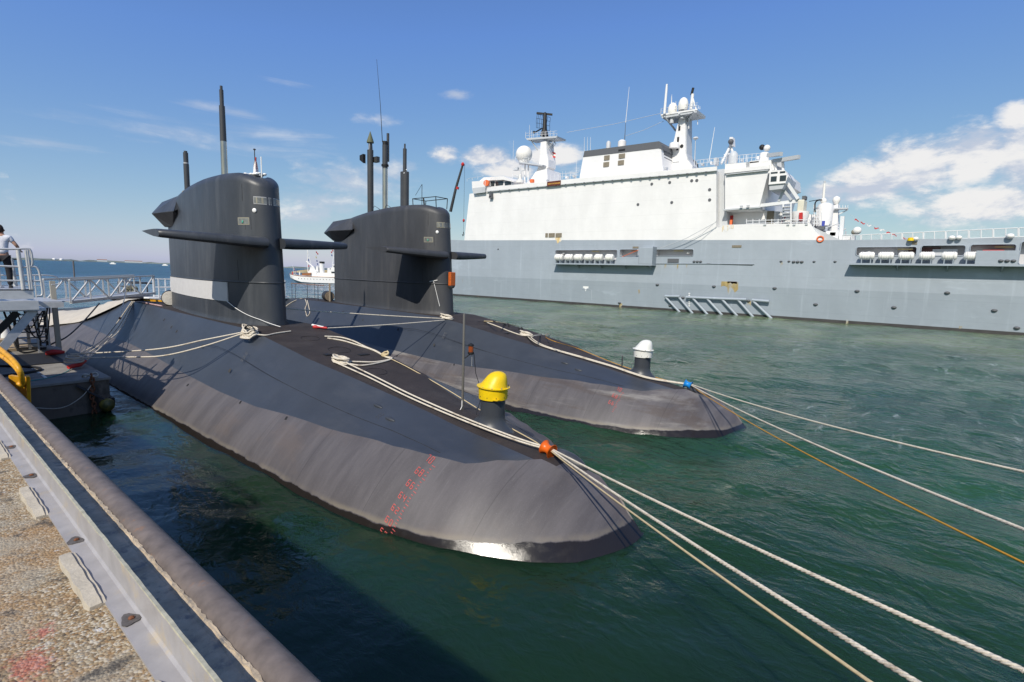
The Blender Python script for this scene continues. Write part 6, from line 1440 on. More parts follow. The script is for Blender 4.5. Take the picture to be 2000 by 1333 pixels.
def stain(x0, y0, x1, y1, m_=m_ruststain, X=SX, par=None):
    a, b_ = yz(x0, y0, X), yz(x1, y1, X); n = 6; mb = MB(); V = []; 
    for k in range(n+1):
        u = k/n; y = a[0]+(b_[0]-a[0])*u; dz = (0.25+0.75*rnd.random())
        V += [(X-0.006, y, a[1]), (X-0.006, y, a[1]+(b_[1]-a[1])*dz)]
    mb.add(V, [(2*k, 2*k+1, 2*k+3, 2*k+2) for k in range(n)]); mb.build('rust_stain', m_, par or SHIP)
stain(1409, 550, 1440, 583); stain(1421, 550, 1439, 556, m_rust); stain(1461, 588, 1466, 600); 
m_stainw = mat('rust_on_white', (0.70, 0.52, 0.25), 0.7, var=0.15, vscale=1.5, col2=(0.76, 0.76, 0.75), lo=0.45, hi=0.6, c2scale=1.2, c2stretch=(1, 1, 0.3))
stain(1085, 464.3, 1097, 478, m_stainw, SX+0.0, house); stain(1411, 441, 1432, 455, m_stainw, SX-0.0, lb)
for x, y, w_, h_ in ((1298, 517, 3, 12), (1316, 517, 4, 10), (1322, 517, 2, 14), (1340, 517, 2, 8), (1210, 593, 5, 9), (1653, 625, 3, 10), (1874, 637, 4, 9), (1525, 513, 3, 10), (1247, 566, 2, 12)): stain(x, y, x+w_, y+h_)
# white draught scale and tug mark
side_tube([(1346, 572), (1346, 600)], 0.04, m_white, 'draught_scale', SX-0.03)
for k in range(7): side_tube([(1344.5, 574+4*k), (1348, 574+4*k)], 0.05, m_white, 'draught_mark', SX-0.03)
a, b_ = yz(1144, 563); MB().box((SX-0.01, a-0.55, b_-0.05), (SX+0.01, a+0.55, b_+0.3)).build('tug_mark', m_white, SHIP); MB().prism([(a-0.25, b_-0.06), (a+0.25, b_-0.06), (a, b_-0.6)], SX-0.01, SX+0.01, 'x').build('tug_mark', m_white, SHIP)
side_tube([(1136, 565.5), (1153, 566)], 0.04, m_hullup, 'mark_line', SX-0.02); side_tube([(1153, 566), (1155, 568), (1155.5, 586)], 0.04, m_hullup, 'mark_line', SX-0.02)
# name board and emblem
nb = deco('name_board', 1069, 355.5, 1095, 362, SX-0.4, mat('board_dark_red', (0.12, 0.03, 0.02), 0.6), house, 0.08)
m_gold = mat('gold_letters', (0.75, 0.42, 0.08), 0.45)
GL = {'R': ['110', '101', '110', '101', '101'], 'O': ['111', '101', '101', '101', '111'], 'T': ['111', '010', '010', '010', '010'], 'E': ['111', '100', '110', '100', '111'], 'D': ['110', '101', '101', '101', '110'], 'A': ['010', '101', '111', '101', '101'], 'M': ['101', '111', '111', '101', '101']}
a0, z0 = yz(1070.2, 361.3, SX-0.49); a1, z1 = yz(1094, 356.3, SX-0.49)
for i, ch in enumerate('ROTTERDAM'):
    cw = (a1-a0)/9; mb = MB()
    for r_ in range(5):
        for c_ in range(3):
            if GL[ch][r_][c_] == '1':
                y = a0+cw*(i+0.12+c_*0.26); z = z1-(z1-z0)*(r_+1)/5; mb.box((SX-0.50, y, z), (SX-0.485, y+cw*0.26, z+(z1-z0)/5))
    mb.build('letter', m_gold, nb)
# ---- bridge wing at the front
wing = slab('bridge_wing', [(921.5, 355), (922, 367), (924, 378), (947, 375.5), (948, 353)], SX-0.6, SX+6, m_shipwhite)
slab('wing_underside', [(923, 368), (924, 379), (947, 376), (948, 365)], SX-0.62, SX-0.60, m_shipgrey, wing)
slab('wheelhouse', [(937, 353), (946, 347.5), (984, 345.5), (1003, 355), (1003, 364.5), (948, 371)], SX+1.2, SX+16, m_shipwhite, wing)
for (xa, ya, xb, yb) in ((955, 354, 966, 365), (968, 353.5, 983, 363.5), (986, 354, 998, 362.5)): deco('wheelhouse_window', xa, yb, xb, ya, SX+1.19, m_shipglass, wing, 0.05)
slab('wheelhouse_roof', [(936, 354), (945, 346.8), (984, 344.8), (1003, 354), (1003, 356), (983, 351.5), (950, 353)], SX+0.6, SX+16, m_shipwhite, wing)
a = onX(950.5, 358, SX-0.3); MB().lathe(a, [(0.62, -0.25), (0.62, 0.25)], 14, axis=(1, 0.2, 0)).build('orange_lifebuoy_light', m_orange, wing, smooth=40)
deco('camera_box', 959, 379, 963.5, 385, SX-0.0, m_funneltop, house, 0.6); deco('camera_box', 958, 384, 963.5, 388, SX-0.1, m_funneltop, house, 0.5)
# things on the foredeck left of the superstructure
for (xa, ya, xb, yb) in ((892, 477, 903, 484), (895, 474, 899, 479)): deco('foredeck_locker', xa, yb, xb, ya, SX+1.5, m_rafts, SHIP, 1.2)
# ---- funnel
fun = slab('funnel', [(1131.5, 350), (1139, 306.5), (1286, 289.5), (1291, 291), (1295, 334), (1133, 350)], SX+3.0, SX+20, m_shipwhite)
slab('funnel_band', [(1138.8, 307.3), (1141.5, 295.5), (1287, 276.2), (1292, 283), (1293, 292), (1286, 290.3)], SX+2.95, SX+20.05, m_funneltop, fun)
for (xa, ya, xb, yb) in ((1180, 303.5, 1191, 314), (1178.5, 316.5, 1190, 327), (1208.5, 300, 1221, 310.5), (1207, 313, 1219, 323.5)): deco('louvre', xa, yb, xb, ya, SX+2.99, m_grille, fun, 0.1)
deco('dark_louvre', 1208, 295.5, 1221, 291, SX+2.94, m_black, fun, 0.08)
for (ya, yb) in ((293, 303), (306, 318), (324, 334)): 
    p, q = yz(1291, ya, SX+3.5), yz(1291, yb, SX+3.5); MB().box((SX+4, p[0]-0.35, q[1]), (SX+9, p[0]-0.05, p[1])).build('end_louvre', m_funneltop, fun)
for px, r, h0, h1 in ((1188, 0.42, 292, 276), (1214.5, 0.75, 288, 274)):
    c = onX(px, h0, SX+7); e = onX(px, h1, SX+7); MB().lathe((c.x, c.y, c.z-0.6), [(r, 0), (r, e.z-c.z+0.3), (r*0.5, e.z-c.z+0.6)], 14).build('exhaust_pipe', m_shipgrey if r < 0.6 else m_shipwhite, fun, smooth=40)
def whip(par, x0, y0, x1, y1, X, r=0.05, m_=m_antenna): MB().tube([onX(x0, y0, X), onX(x1, y1, X)], [r, r*0.5], 6).build('whip_aerial', m_, par, smooth=60)
whip(fun, 1220, 273, 1222, 240, SX+7, 0.07, m_funneltop); whip(fun, 1222, 240, 1229, 170, SX+7, 0.06)
for x in (1141, 1147, 1153): whip(fun, x, 296, x+0.5, 268, SX+4, 0.05)
for x, y0, y1 in ((1098, 350, 335), (1104, 350, 334), (1125, 349, 312), (1088, 352, 338)): whip(house, x, y0, x+1, y1, SX+3, 0.04)
whip(house, 1001, 352, 1003, 275, SX+3, 0.05); whip(house, 1384.5, 318, 1396, 249, SX+3, 0.06); whip(house, 1356.5, 326, 1358.5, 272, SX+4, 0.1, m_shipgrey); MB().lathe(onX(1358.7, 271, SX+4), [(0.15, -0.2), (0.45, 0), (0.35, 0.2), (0.02, 0.3)], 12).build('dome_lamp', m_shipgrey, house, smooth=50)
# ---- forward mast with radome and radar
M1 = slab('forward_mast', [(1037, 362), (1053, 322), (1056, 278), (1067, 276), (1068, 300), (1071, 312), (1071, 326), (1067, 330), (1069, 358)], XC-5.0, XC-2.4, m_shipwhite)
slab('mast_foot', [(1029, 362), (1046, 336), (1068, 330), (1070, 359)], XC-6, XC-1, m_shipwhite, M1)
def plat(par, x0, y0, x1, y1, th, X0, X1, m_=m_shipgrey): return slab('mast_platform', [(x0, y0), (x1, y1), (x1-1, y1+th), (x0+3, y0+th)], X0, X1, m_, par)
plat(M1, 1026.5, 270.5, 1088, 266, 3.2, XC-5.4, XC-2.2); plat(M1, 1012.5, 316, 1060, 322, 2.4, XC-6.3, XC-3.4)
c = onX(1023.5, 302, XC-5); MB().sphere(c, 1.72, 24, 16).build('radome', m_rafts, M1, smooth=80)
MB().lathe(c, [(1.0, -2.0), (1.15, -1.3)], 18).build('radome_base', m_shipwhite, M1, smooth=50)
for x in (1025.5, 1032): MB().tube([onX(x, 319, XC-5), onX(x-0.5, 358, XC-5)], 0.14, 6).build('support_post', m_shipwhite, M1)
for (xa, ya, xb, yb) in ((1037, 274, 1050, 294), (1072, 270, 1063, 298), (1085, 270, 1067, 297)): MB().tube([onX(xa, ya, XC-5), onX(xb, yb, XC-4)], 0.12, 6).build('brace', m_shipgrey, M1)
c0 = onX(1063, 266, XC-3.5)
MB().lathe(c0, [(0.9, 0), (0.7, 0.8), (0.45, 1.4), (0.4, 4.3), (0.2, 4.6)], 10).build('radar_pedestal', m_black, M1, smooth=40)
mb = MB(); e1 = onX(1051, 228, XC-5); e2 = onX(1075, 240, XC-2); d = (e2-e1); d.z = 0
for k in range(7):
    u = k/6; b_ = c0+Vector((0, 0, 1.3))+d.normalized()*(u-0.5)*3.4+Vector((-0.7*math.cos((u-.5)*2.6), 0.2, 0)); mb.tube([b_, b_+Vector((-0.15, 0, 1.3)), b_+Vector((0.1, 0, 2.6))], 0.035, 5)
for h in (0, 0.9, 1.8, 2.6):
    mb.tube([c0+Vector((0, 0, 1.3+h))+d.normalized()*(u-0.5)*3.4+Vector((-0.7*math.cos((u-.5)*2.6)-0.1*math.sin(h), 0.2, 0)) for u in np.linspace(0, 1, 8)], 0.035, 5)
mb.build('radar_mesh', m_black, M1)
MB().beam(c0+Vector((-0.9, 1.5, 4.5)), c0+Vector((0.9, -1.2, 4.2)), 0.3, 0.35).build('radar_bar', m_black, M1)
MB().beam(c0+Vector((0, 2.6, 1.0)), c0+Vector((0, 0.6, 1.6)), 0.2).build('radar_boom', m_black, M1); MB().sphere(c0+Vector((0, 2.7, 1.1)), 0.3, 8, 6).build('lamp', m_black, M1)
for x, h in ((1026.5, 258), (1034, 244), (1038, 255), (1058.5, 257), (1066, 256), (1075, 255), (1082, 257), (1087.5, 261)): whip(M1, x, 270, x+0.3, h, XC-5, 0.05)
for k in range(2): mb = MB(); q = onX(1080+4*k, 275, XC-3); mb.tube([q, onX(1086-4*k, 281, XC-3)], 0.07, 5).tube([onX(1086-4*k, 281, XC-3), onX(1074, 296, XC-3)], 0.05, 5); mb.build('yard', m_shipgrey, M1)
t_ = thing('signal_flag', onX(1079, 300, XC-3), 'red and white flag flying below the forward radar platform', 'flag'); mb = MB(); q = onX(1078.5, 296.5, XC-3); w2 = Vector((0, -0.75, 0))
for i, m_ in enumerate((m_cloth_r, m_cloth_w, m_cloth_r)):
    MB().loft([[q+w2*u+Vector((0.1*math.sin(u*5), 0, -0.35*i-0.3*u)), q+w2*u+Vector((0.1*math.sin(u*5), 0, -0.35*(i+1)-0.3*u))] for u in np.linspace(0, 1.2, 6)], closed=False, caps=False).build('flag_stripe', m_, t_)
deco('red_box', 1038, 358, 1044, 351, XC-7, m_orange, M1, 0.6)
# navigation radars and clutter before the forward mast
mb = MB()
for (xa, ya, xb, yb) in ((1003, 333, 1014, 333), (1005, 343, 1019, 347), (1016, 325, 1019, 356), (1011, 345, 1013, 355), (1019, 334, 1026, 333)): mb.tube([onX(xa, ya, XC-6), onX(xb, yb, XC-6)], 0.12, 6)
mb.box(tuple(onX(1003, 333, XC-6.3)), tuple(onX(1014, 328, XC-5.7))); mb.build('radar_clutter', m_shipgrey, M1)
MB().lathe(onX(1015.5, 358, SX+1), [(0.9, 0), (0.9, 0.5), (0.3, 0.7), (0.35, 1.6), (0.05, 1.7)], 12).build('searchlight', m_rafts, house, smooth=40)
# ---- main mast
M2 = slab('main_mast', [(1297, 341), (1310, 303), (1316, 276), (1326, 232), (1338, 226), (1339, 300), (1342, 312), (1352, 326), (1352, 336)], XC-4.5, XC-1.5, m_shipwhite)
slab('mast_face', [(1338, 226), (1340.5, 227), (1341, 300), (1344, 311), (1353.5, 325), (1352, 327), (1339, 305)], XC-4.3, XC-1.7, m_shipgrey, M2)
plat(M2, 1290.5, 226.5, 1362, 215, 5.0, XC-5.6, XC-1.6); slab('platform_edge', [(1290.5, 226.5), (1290.5, 223.5), (1362, 212.5), (1362, 215.5)], XC-5.7, XC-5.6, m_shipwhite, M2)
for (xa, ya, xb, yb) in ((1298, 228, 1320, 256), (1356, 218, 1338, 244), (1326, 222, 1336, 243)): MB().tube([onX(xa, ya, XC-6), onX(xb, yb, XC-3)], 0.16, 6).build('brace', m_shipgrey, M2)
for px, py, r in ((1313.5, 217, 0.8), (1334.5, 207, 0.82)):
    c = onX(px, py, XC-5); MB().lathe(c, [(r*0.9, -r*0.9), (r, -0.2), (r*0.95, 0.5), (r*0.7, 1.0), (0.35*r, 1.25), (0.02, 1.3)], 18).build('satellite_dome', m_rafts, M2, smooth=50); MB().lathe(c, [(r*0.45, -r*0.9-1.3), (r*0.35, -r*0.9)], 12).build('dome_stalk', m_shipgrey, M2, smooth=50)
MB().tube([onX(1297.5, 223, XC-6), onX(1301.5, 178, XC-6), onX(1302.5, 165, XC-6)], [0.22, 0.2, 0.16], 10).build('pole_mast', m_antenna, M2, smooth=60)
MB().tube([onX(1349.5, 214, XC-5), onX(1353, 184, XC-5)], 0.25, 8).tube([onX(1359, 214, XC-5), onX(1353, 190, XC-5)], 0.1, 6).build('topmast', m_shipwhite, M2, smooth=60)
MB().tube([onX(1350.5, 186, XC-5), onX(1354, 172, XC-5)], 0.2, 7).build('topmast_aerial', m_black, M2)
for x, y0, y1 in ((1291, 224, 213), (1302, 222, 212), (1312, 203, 185), (1311, 205, 188), (1320, 205, 198), (1325, 218, 210), (1361, 213, 203), (1364.5, 213, 206), (1367, 214, 208)): whip(M2, x, y0, x+0.2, y1, XC-5, 0.05)
MB().tube([onX(1346, 228, XC-4), onX(1345, 252, XC-4)], 0.14, 6).build('hanging_aerial', m_shipgrey, M2); MB().tube([onX(1363, 216, XC-4), onX(1362.5, 244, XC-4)], 0.06, 6).build('hanging_aerial', m_antenna, M2)
c = onX(1317, 287, XC-5); MB().lathe(c, [(0.85, -0.3), (0.85, 0.3), (0.75, 0.6)], 14).build('sponson', m_shipwhite, M2, smooth=40)
for x, y, h in ((1327, 251, 7), (1324.5, 273, 8), (1323, 291, 5)):
    a, b_ = yz(x, y, XC-4.51); MB().box((XC-4.6, a-0.16, b_-h*0.05), (XC-4.5, a+0.16, b_+h*0.05)).build('slot', m_black, M2)
a, b_ = yz(1331.5, 286, XC-4.5); MB().lathe((XC-4.55, a, b_), [(0.3, 0), (0.3, 0.06)], 12, axis=(1, 0, 0)).build('hole', m_black, M2)
deco('ladder_step', 1314, 318, 1327, 315.5, XC-4.5, m_shipgrey, M2, 0.1)
# aerial wires between the masts
for p, q in (((1107, 259), (1290, 222)), ((1222, 266), (1296, 237))):
    side_tube([p, ((p[0]+q[0])/2, (p[1]+q[1])/2+2.5), q], 0.035, m_shipgrey, 'aerial_wire', XC-5, M2)
# ---- after bridge (control house) with windows, radar, ladders
ch = slab('control_house', [(1503, 337), (1510, 333), (1533, 333), (1539, 345), (1534, 358), (1501, 361)], SX-0.6, SX+5, m_shipwhite)
slab('control_house_base', [(1502, 361.2), (1534, 357), (1528, 369), (1503, 372)], SX-0.4, SX+5, m_shipgrey, ch)
for (xa, ya, xb, yb) in ((1505.5, 335.8, 1519, 340), (1523, 334.5, 1534, 339), (1505, 344.5, 1517.5, 355.5), (1522.5, 342.5, 1536, 354.5)): deco('window', xa, yb, xb, ya, SX-0.6, m_shipglass, ch, 0.04)
for (xa, ya, xb, yb) in ((1507, 313, 1510, 333), (1514.5, 316, 1516, 333), (1529, 316, 1530, 333)): MB().beam(onX(xa, ya, SX+1), onX(xb, yb, SX+1), 0.3).build('post', m_shipwhite, ch)
deco('screen', 1515, 333, 1529, 317, SX+2, m_shipgrey, ch, 0.2)
for (p, q, w_) in (((1511, 315.5), (1561, 307), 0.5), ((1500, 304, ), (1526, 301), 0.4)): MB().beam(onX(*p, SX+1), onX(*q, SX-0.5), 0.5, 0.5).build('boat_boom', m_shipgrey, ch)
c = onX(1493, 299, SX+6); MB().lathe(c, [(0.95, -2.8), (0.7, -0.6), (0.6, 0.0)], 12).build('director_pedestal', m_shipwhite, after, smooth=40); MB().sphere(c+Vector((-0.2, -0.35, 0.6)), 0.48, 12, 8).build('director_dish', m_rafts, after, smooth=70); MB().sphere(c+Vector((0, 0.4, 0.85)), 0.42, 10, 7).build('director_camera', m_black, after, smooth=70)
tri = slab('tripod_tower', [(1425, 268), (1431, 268), (1432, 285), (1424, 284)], SX+7, SX+8.2, m_shipwhite, after)
for x, X in ((1409, SX+6), (1417, SX+9), (1437, SX+7)): MB().tube([onX(1427, 284, SX+7.6), onX(x, 320, X)], 0.2, 7).build('tripod_leg', m_ladder, tri, smooth=60)
MB().tube([onX(1414, 303, SX+7), onX(1434, 300, SX+7)], 0.12, 6).build('tripod_tie', m_ladder, tri); MB().sphere(onX(1427.5, 277, SX+6.8), 0.42, 10, 8).build('lamp', m_funneltop, tri, smooth=70)
c = onX(1432, 309, SX+5); MB().lathe(c, [(0.7, -0.9), (0.72, 0.1), (0.62, 0.6), (0.35, 0.95), (0.02, 1.05)], 18).build('grey_radome', m_shipgrey, after, smooth=50)
deco('deck_locker', 1398, 325, 1405, 311, SX+5, m_shipgrey, after, 1.2); deco('deck_locker', 1466, 320.5, 1484, 314.5, SX+0.9, m_shipwhite, after, 0.5)
MB().tube([onX(1457, 316, SX+2), onX(1457.5, 302, SX+2)], 0.05, 5).build('jack_staff', m_antenna, after)
for x in (1458, 1463.5): MB().tube([onX(x, 326, SX+0.3), onX(x, 316, SX+0.3)], 0.05, 5).build('ladder_rail', m_shipgrey, after)
for k in range(4): MB().tube([onX(1458, 325-2.4*k, SX+0.3), onX(1463.5, 324.6-2.4*k, SX+0.3)], 0.04, 5).build('ladder_rung', m_shipgrey, after)
# lattice stair down from the control house, crane block, white cylinder, after mast, rails
st = thing('access_stair', onX(1545, 400, SX+2), 'white lattice stair sloping down behind the control house of the grey ship', 'stair')
for X in (SX+1, SX+2.4):
    MB().beam(onX(1534, 352, X), onX(1559, 389, X), 0.22, 0.4).build('stringer', m_ladder, st); MB().beam(onX(1529, 375, X), onX(1521, 394, X), 0.3).build('brace', m_shipgrey, st); MB().beam(onX(1531, 372, X), onX(1546, 391, X), 0.3).build('brace', m_shipgrey, st)
for k in range(9): u = k/8; MB().beam(onX(1534+25*u, 352+37*u, SX+1), onX(1534+25*u, 352+37*u, SX+2.4), 0.25, 0.08).build('tread', m_shipgrey, st)
for k in range(6): deco('stair_step', 1530.5, 405+6*k+2, 1545, 405+6*k, SX+1.2, m_shipgrey if k % 2 else m_ladder, st, 1.0)
for x in (1530, 1545): MB().beam(onX(x, 398, SX+0.9), onX(x, 438, SX+0.9), 0.18).build('stair_post', m_ladder, st)
cr = thing('deck_crane', onX(1565, 410, SX+2), 'cream deck crane with its long boom lying along the side deck of the grey ship', 'crane')
MB().box(tuple(onX(1556, 415, SX+1)), tuple(onX(1577, 394, SX+3.2))).build('crane_house', mat('cream_paint', (0.70, 0.67, 0.55), 0.5, var=0.08, vscale=1), cr, bevel=0.1)
MB().lathe(onX(1563, 417, SX+2), [(0.9, -1.2), (1.1, -0.4), (1.1, 0.2)], 14).build('crane_foot', m_shipwhite, cr, smooth=40); MB().beam(onX(1562, 393, SX+1.5), onX(1478, 403, SX+0.8), 0.5, 0.45).build('crane_boom', m_ladder, cr)
MB().box(tuple(onX(1566, 390, SX+1.4)), tuple(onX(1577, 385, SX+2.6))).build('winch', m_funneltop, cr); MB().beam(onX(1564.5, 416, SX+0.8), onX(1564.5, 432, SX+0.8), 0.4).build('red_column', m_red, cr)
MB().tube([onX(1580, 394, SX+2), onX(1602, 390, SX+2)], 0.05, 5).build('wire', m_black, cr)
MB().tube(smooth_path([onX(1592, 415, SX+1), onX(1592, 398, SX+1), onX(1597, 392, SX+1), onX(1606, 391, SX+1)]), 0.09, 6).build('hose', m_black, cr)
gun = thing('gun_housing', onX(1609, 440, SX+4), 'tall white cylinder housing topped with a slim white pole behind the deck crane', 'cylinder housing')
c = onX(1608, 442, SX+4); e = onX(1608, 400, SX+4); MB().lathe(c, [(1.02, 0), (1.02, e.z-c.z-0.4), (0.85, e.z-c.z), (0.4, e.z-c.z+0.2)], 20).build('housing', m_shipwhite, gun, smooth=40)
MB().sphere(onX(1608.5, 393, SX+4), 0.4, 12, 8).build('ball', m_rafts, gun, smooth=70); MB().tube([onX(1608, 390, SX+4), onX(1610.5, 359, SX+4)], 0.17, 10).build('pole', m_rafts, gun, smooth=60); MB().tube([onX(1610.3, 361, SX+4), onX(1611, 354, SX+4)], 0.13, 8).build('pole_tip', m_shipgrey, gun)
for k in range(4): MB().tube([onX(1590+5*k, 442, SX+2), onX(1590+5*k, 400+5*k, SX+2)], 0.06, 5).build('guard_rail', m_ladder, gun)
for k in range(6): MB().tube([onX(1588, 437-6*k, SX+2), onX(1600, 437-6*k, SX+2)], 0.05, 5).build('guard_rung', m_ladder, gun)
am = thing('after_mast', onX(1632, 440, SX+6), 'small white mast with a dome and a spreader platform aft of the white cylinder', 'mast')
MB().prism(ppoly([(1615, 455), (1626, 402), (1637, 399), (1636, 455)], SX+5), SX+5, SX+6.5, 'x').build('mast_body', m_shipwhite, am)
c = onX(1633.5, 392, SX+5.5); MB().lathe(c, [(0.25, -0.6), (0.42, -0.25), (0.5, 0.1), (0.4, 0.4), (0.02, 0.62)], 14).build('dome', m_rafts, am, smooth=60); MB().lathe(c, [(0.3, -1.6), (0.35, -0.6)], 10).build('dome_neck', m_funneltop, am)
MB().beam(onX(1630, 408.5, SX+5), onX(1656, 408, SX+5), 0.9, 0.2).build('spreader', m_shipgrey, am); MB().beam(onX(1638, 419, SX+5), onX(1656, 410, SX+5), 0.14).build('spreader_brace', m_ladder, am)
for x in (1640, 1646, 1651, 1656): MB().tube([onX(x, 408, SX+5), onX(x, 401, SX+5)], 0.04, 5).build('spreader_stanchion', m_ladder, am)
MB().beam(onX(1643, 462, SX+2), onX(1646, 423, SX+2), 0.45).build('white_post', m_ladder, am)
for k in range(5): MB().tube([onX(1634, 440+5*k, SX+2), onX(1645, 440+5*k, SX+2)], 0.06, 5).build('rail', m_ladder, am)
# guard rails along the side deck
gr = thing('side_deck_rail', onX(1520, 438, SX+0.4), 'thin white guard rail along the side deck of the grey ship', 'railing')
for h in (432, 426.5):
    MB().tube([onX(1457, h+6, SX+0.5), onX(1500, h+4, SX+0.5), onX(1582, h+3, SX+0.5)], 0.05, 5).build('rail', m_ladder, gr)
for k in range(11): x = 1458+12.3*k; MB().tube([onX(x, 438, SX+0.5), onX(x+0.3, 428, SX+0.5)], 0.05, 5).build('stanchion', m_ladder, gr)
# lifebuoy and small gear at the break of the deck
c = onX(1602, 467.5, SX-0.05); solo(MB().tube([(c.x, c.y+0.36*math.cos(a), c.z+0.36*math.sin(a)) for a in [2*math.pi*k/20 for k in range(20)]], 0.10, 8, closed=True), 'lifebuoy', m_orange, 'orange ring lifebuoy on the ship side by the flight deck', 'lifebuoy', c, smooth=70)
for (xa, ya, xb, yb, m_) in ((1585, 444, 1592, 462, m_shipgrey), (1596, 443, 1612, 450, m_funneltop), (1614, 452, 1640, 470, m_shipwhite), (1640, 462, 1672, 470, m_shipwhite), (1622, 455, 1634, 462, m_funneltop)): deco('deck_gear', xa, yb, xb, ya, SX+2, m_, SHIP, 0.8)
sl_ = thing('signal_lamp', onX(1665, 465, SX+1), 'white searchlight dome at the corner of the flight deck', 'searchlight')
MB().lathe(onX(1666, 461, SX+1), [(0.5, -1.2), (0.25, -0.9), (0.25, 0)], 12).build('pedestal', m_shipgrey, sl_, smooth=40); MB().sphere(onX(1674, 451, SX+1), 0.5, 12, 9).build('lamp_head', m_rafts, sl_, smooth=70); MB().sphere(onX(1668.5, 454, SX+1), 0.36, 10, 7).build('lamp_back', m_frame, sl_, smooth=70)
# flight deck safety fence: framed panels
ft = [(1674, 459.5), (1800, 453.8), (1900, 449.4), (2000, 444.8)]; fb = [(1674, 472), (1800, 468.6), (1900, 466), (2000, 463)]
ftop = lambda x: I(x, *zip(*ft)); fbot = lambda x: I(x, *zip(*fb))
fence = thing('deck_fence', onX(1840, 468, SX+0.2), 'row of white framed safety net panels along the flight deck edge', 'fence')
edges = [1680.5, 1682.5, 1720.5, 1722.5, 1761, 1763, 1802.5, 1804.5, 1846, 1848, 1891, 1893.5, 1939, 1941, 1988, 1990.5, 2042]
m_net = mat('net_white', (0.7, 0.72, 0.74), 0.6)
for k in range(0, len(edges), 2):
    xa, xb = (edges[k-1] if k else 1645), edges[k]
    xa = edges[k]+2 if False else xa
    pan = MB()
    A, B_, C_, D_ = onX(xa, fbot(xa), SX+0.1), onX(xb, fbot(xb), SX+0.1), onX(xb, ftop(xb), SX+0.1), onX(xa, ftop(xa), SX+0.1)
    for p, q in ((A, B_), (B_, C_), (C_, D_), (D_, A), ((A+B_)/2, (C_+D_)/2)): pan.tube([p, q], 0.055, 5)
    fr_ = pan.build('net_panel', m_ladder, fence)
    net = MB()
    for j in range(1, 16): u = j/16; net.tube([A.lerp(B_, u), D_.lerp(C_, u)], 0.007, 3, caps=False)
    for j in range(1, 10): u = j/10; net.tube([A.lerp(D_, u), B_.lerp(C_, u)], 0.007, 3, caps=False)
    net.build('netting', m_net, fr_, kind='stuff')
for x, w_ in ((1788.5, 6), (1859, 7), (1873, 6), (1973, 8)):
    c = onX(x, fbot(x)-2.2, SX-0.3); solo(MB().sphere(c, w_*0.033+0.1, 12, 8, 0.8), 'deck_lamp', m_rafts, {1788.5: 'white deck lamp by the yellow fitting at the flight deck edge', 1859: 'left one of two white deck lamps at the flight deck edge', 1873: 'right one of two white deck lamps at the flight deck edge', 1973: 'rightmost white deck lamp at the flight deck edge'}[x], 'deck lamp', c, 'lamps along the flight deck edge', smooth=70)
c = onX(1779, 467.5, SX-0.3); solo(MB().lathe(c, [(0.35, -0.2), (0.3, 0.15), (0.05, 0.2)], 10), 'yellow_fitting', m_yellow, 'small yellow fitting at the flight deck edge', 'deck fitting', c, smooth=50)
# bunting flags
bt = thing('bunting', onX(1700, 440, XC-2), 'string of small red and white flags slanting down over the flight deck', 'bunting')
line = [(1660, 419), (1672, 427), (1684, 434), (1698, 438), (1712, 444), (1724, 449), (1736, 453), (1752, 459), (1768, 464), (1776, 467)]
MB().tube([onX(x, y, XC-4) for x, y in line], 0.015, 5).build('line', m_shipgrey, bt)
for i, (x, y) in enumerate([(1673.5, 428), (1685, 433.5), (1697, 438), (1712, 443.5), (1723, 447), (1736, 452.5), (1747, 456.5), (1766, 463)]):
    q = onX(x, y, XC-4); MB().loft([[q+Vector((0.1*math.sin(u*4+i), -0.5*u+0.25, 0.1*math.sin(u*5+i)-0.2*u)), q+Vector((0.1*math.sin(u*4+i), -0.5*u+0.25, 0.1*math.sin(u*5+i)-0.2*u-0.22*(1-0.4*u)))] for u in np.linspace(0, 1.1, 6)], closed=False, caps=False).build('pennant', [m_cloth_r, m_cloth_r, m_cloth_w, m_cloth_r, m_cloth_w, m_cloth_r, m_cloth_r, m_cloth_r][i], bt)
# open rails and small fittings along the upper decks
ur = thing('upper_deck_rail', onX(1460, 310, SX+1), 'thin white rails edging the top deck of the grey ship behind its bulwark', 'railing')
def rail_run(pts, X, h=1.05, n=8, bars=(0.5, 1.0)):
    P_ = [Vector(onX(x, y, X)) for x, y in pts]
    for b_ in bars: MB().tube([p+Vector((0, 0, h*b_)) for p in P_], 0.035, 4).build('rail', m_ladder, ur)
    for i in range(len(P_)-1):
        for k in range(n): p = P_[i].lerp(P_[i+1], k/n); MB().tube([p, p+Vector((0, 0, h))], 0.035, 4).build('stanchion', m_ladder, ur)
rail_run([(1360, 327), (1416, 321.5)], SX+2); rail_run([(1436, 318.5), (1484, 314.5)], SX+2, n=6); rail_run([(1075, 353), (1130, 348.5)], SX+2, n=7)
rail_run([(1290.5, 223.5), (1362, 212.5)], XC-5.5, 0.9, 9); rail_run([(1026.5, 270), (1088, 265.5)], XC-5.3, 0.9, 8); rail_run([(1006, 314.5), (1050, 319)], XC-6.2, 0.8, 5); rail_run([(912, 355), (944, 348.5)], SX+1.5, 0.5, 3, (1.0,))
for i, (x, y, w_, h_, m_) in enumerate(((1070, 356, 3, 4, m_shipgrey), (1108, 350, 4, 4, m_shipwhite), (1122, 348, 3, 5, m_shipgrey), (1300, 333, 5, 5, m_shipgrey), (1372, 325, 4, 4, m_shipgrey), (1390, 323, 3, 6, m_shipwhite), (1449, 317, 4, 4, m_shipgrey), (1480, 313, 5, 6, m_shipwhite), (1512, 333, 4, 3, m_shipgrey))): deco('deck_fitting', x, y, x+w_, y-h_, SX+2.2, m_, house, 0.7)
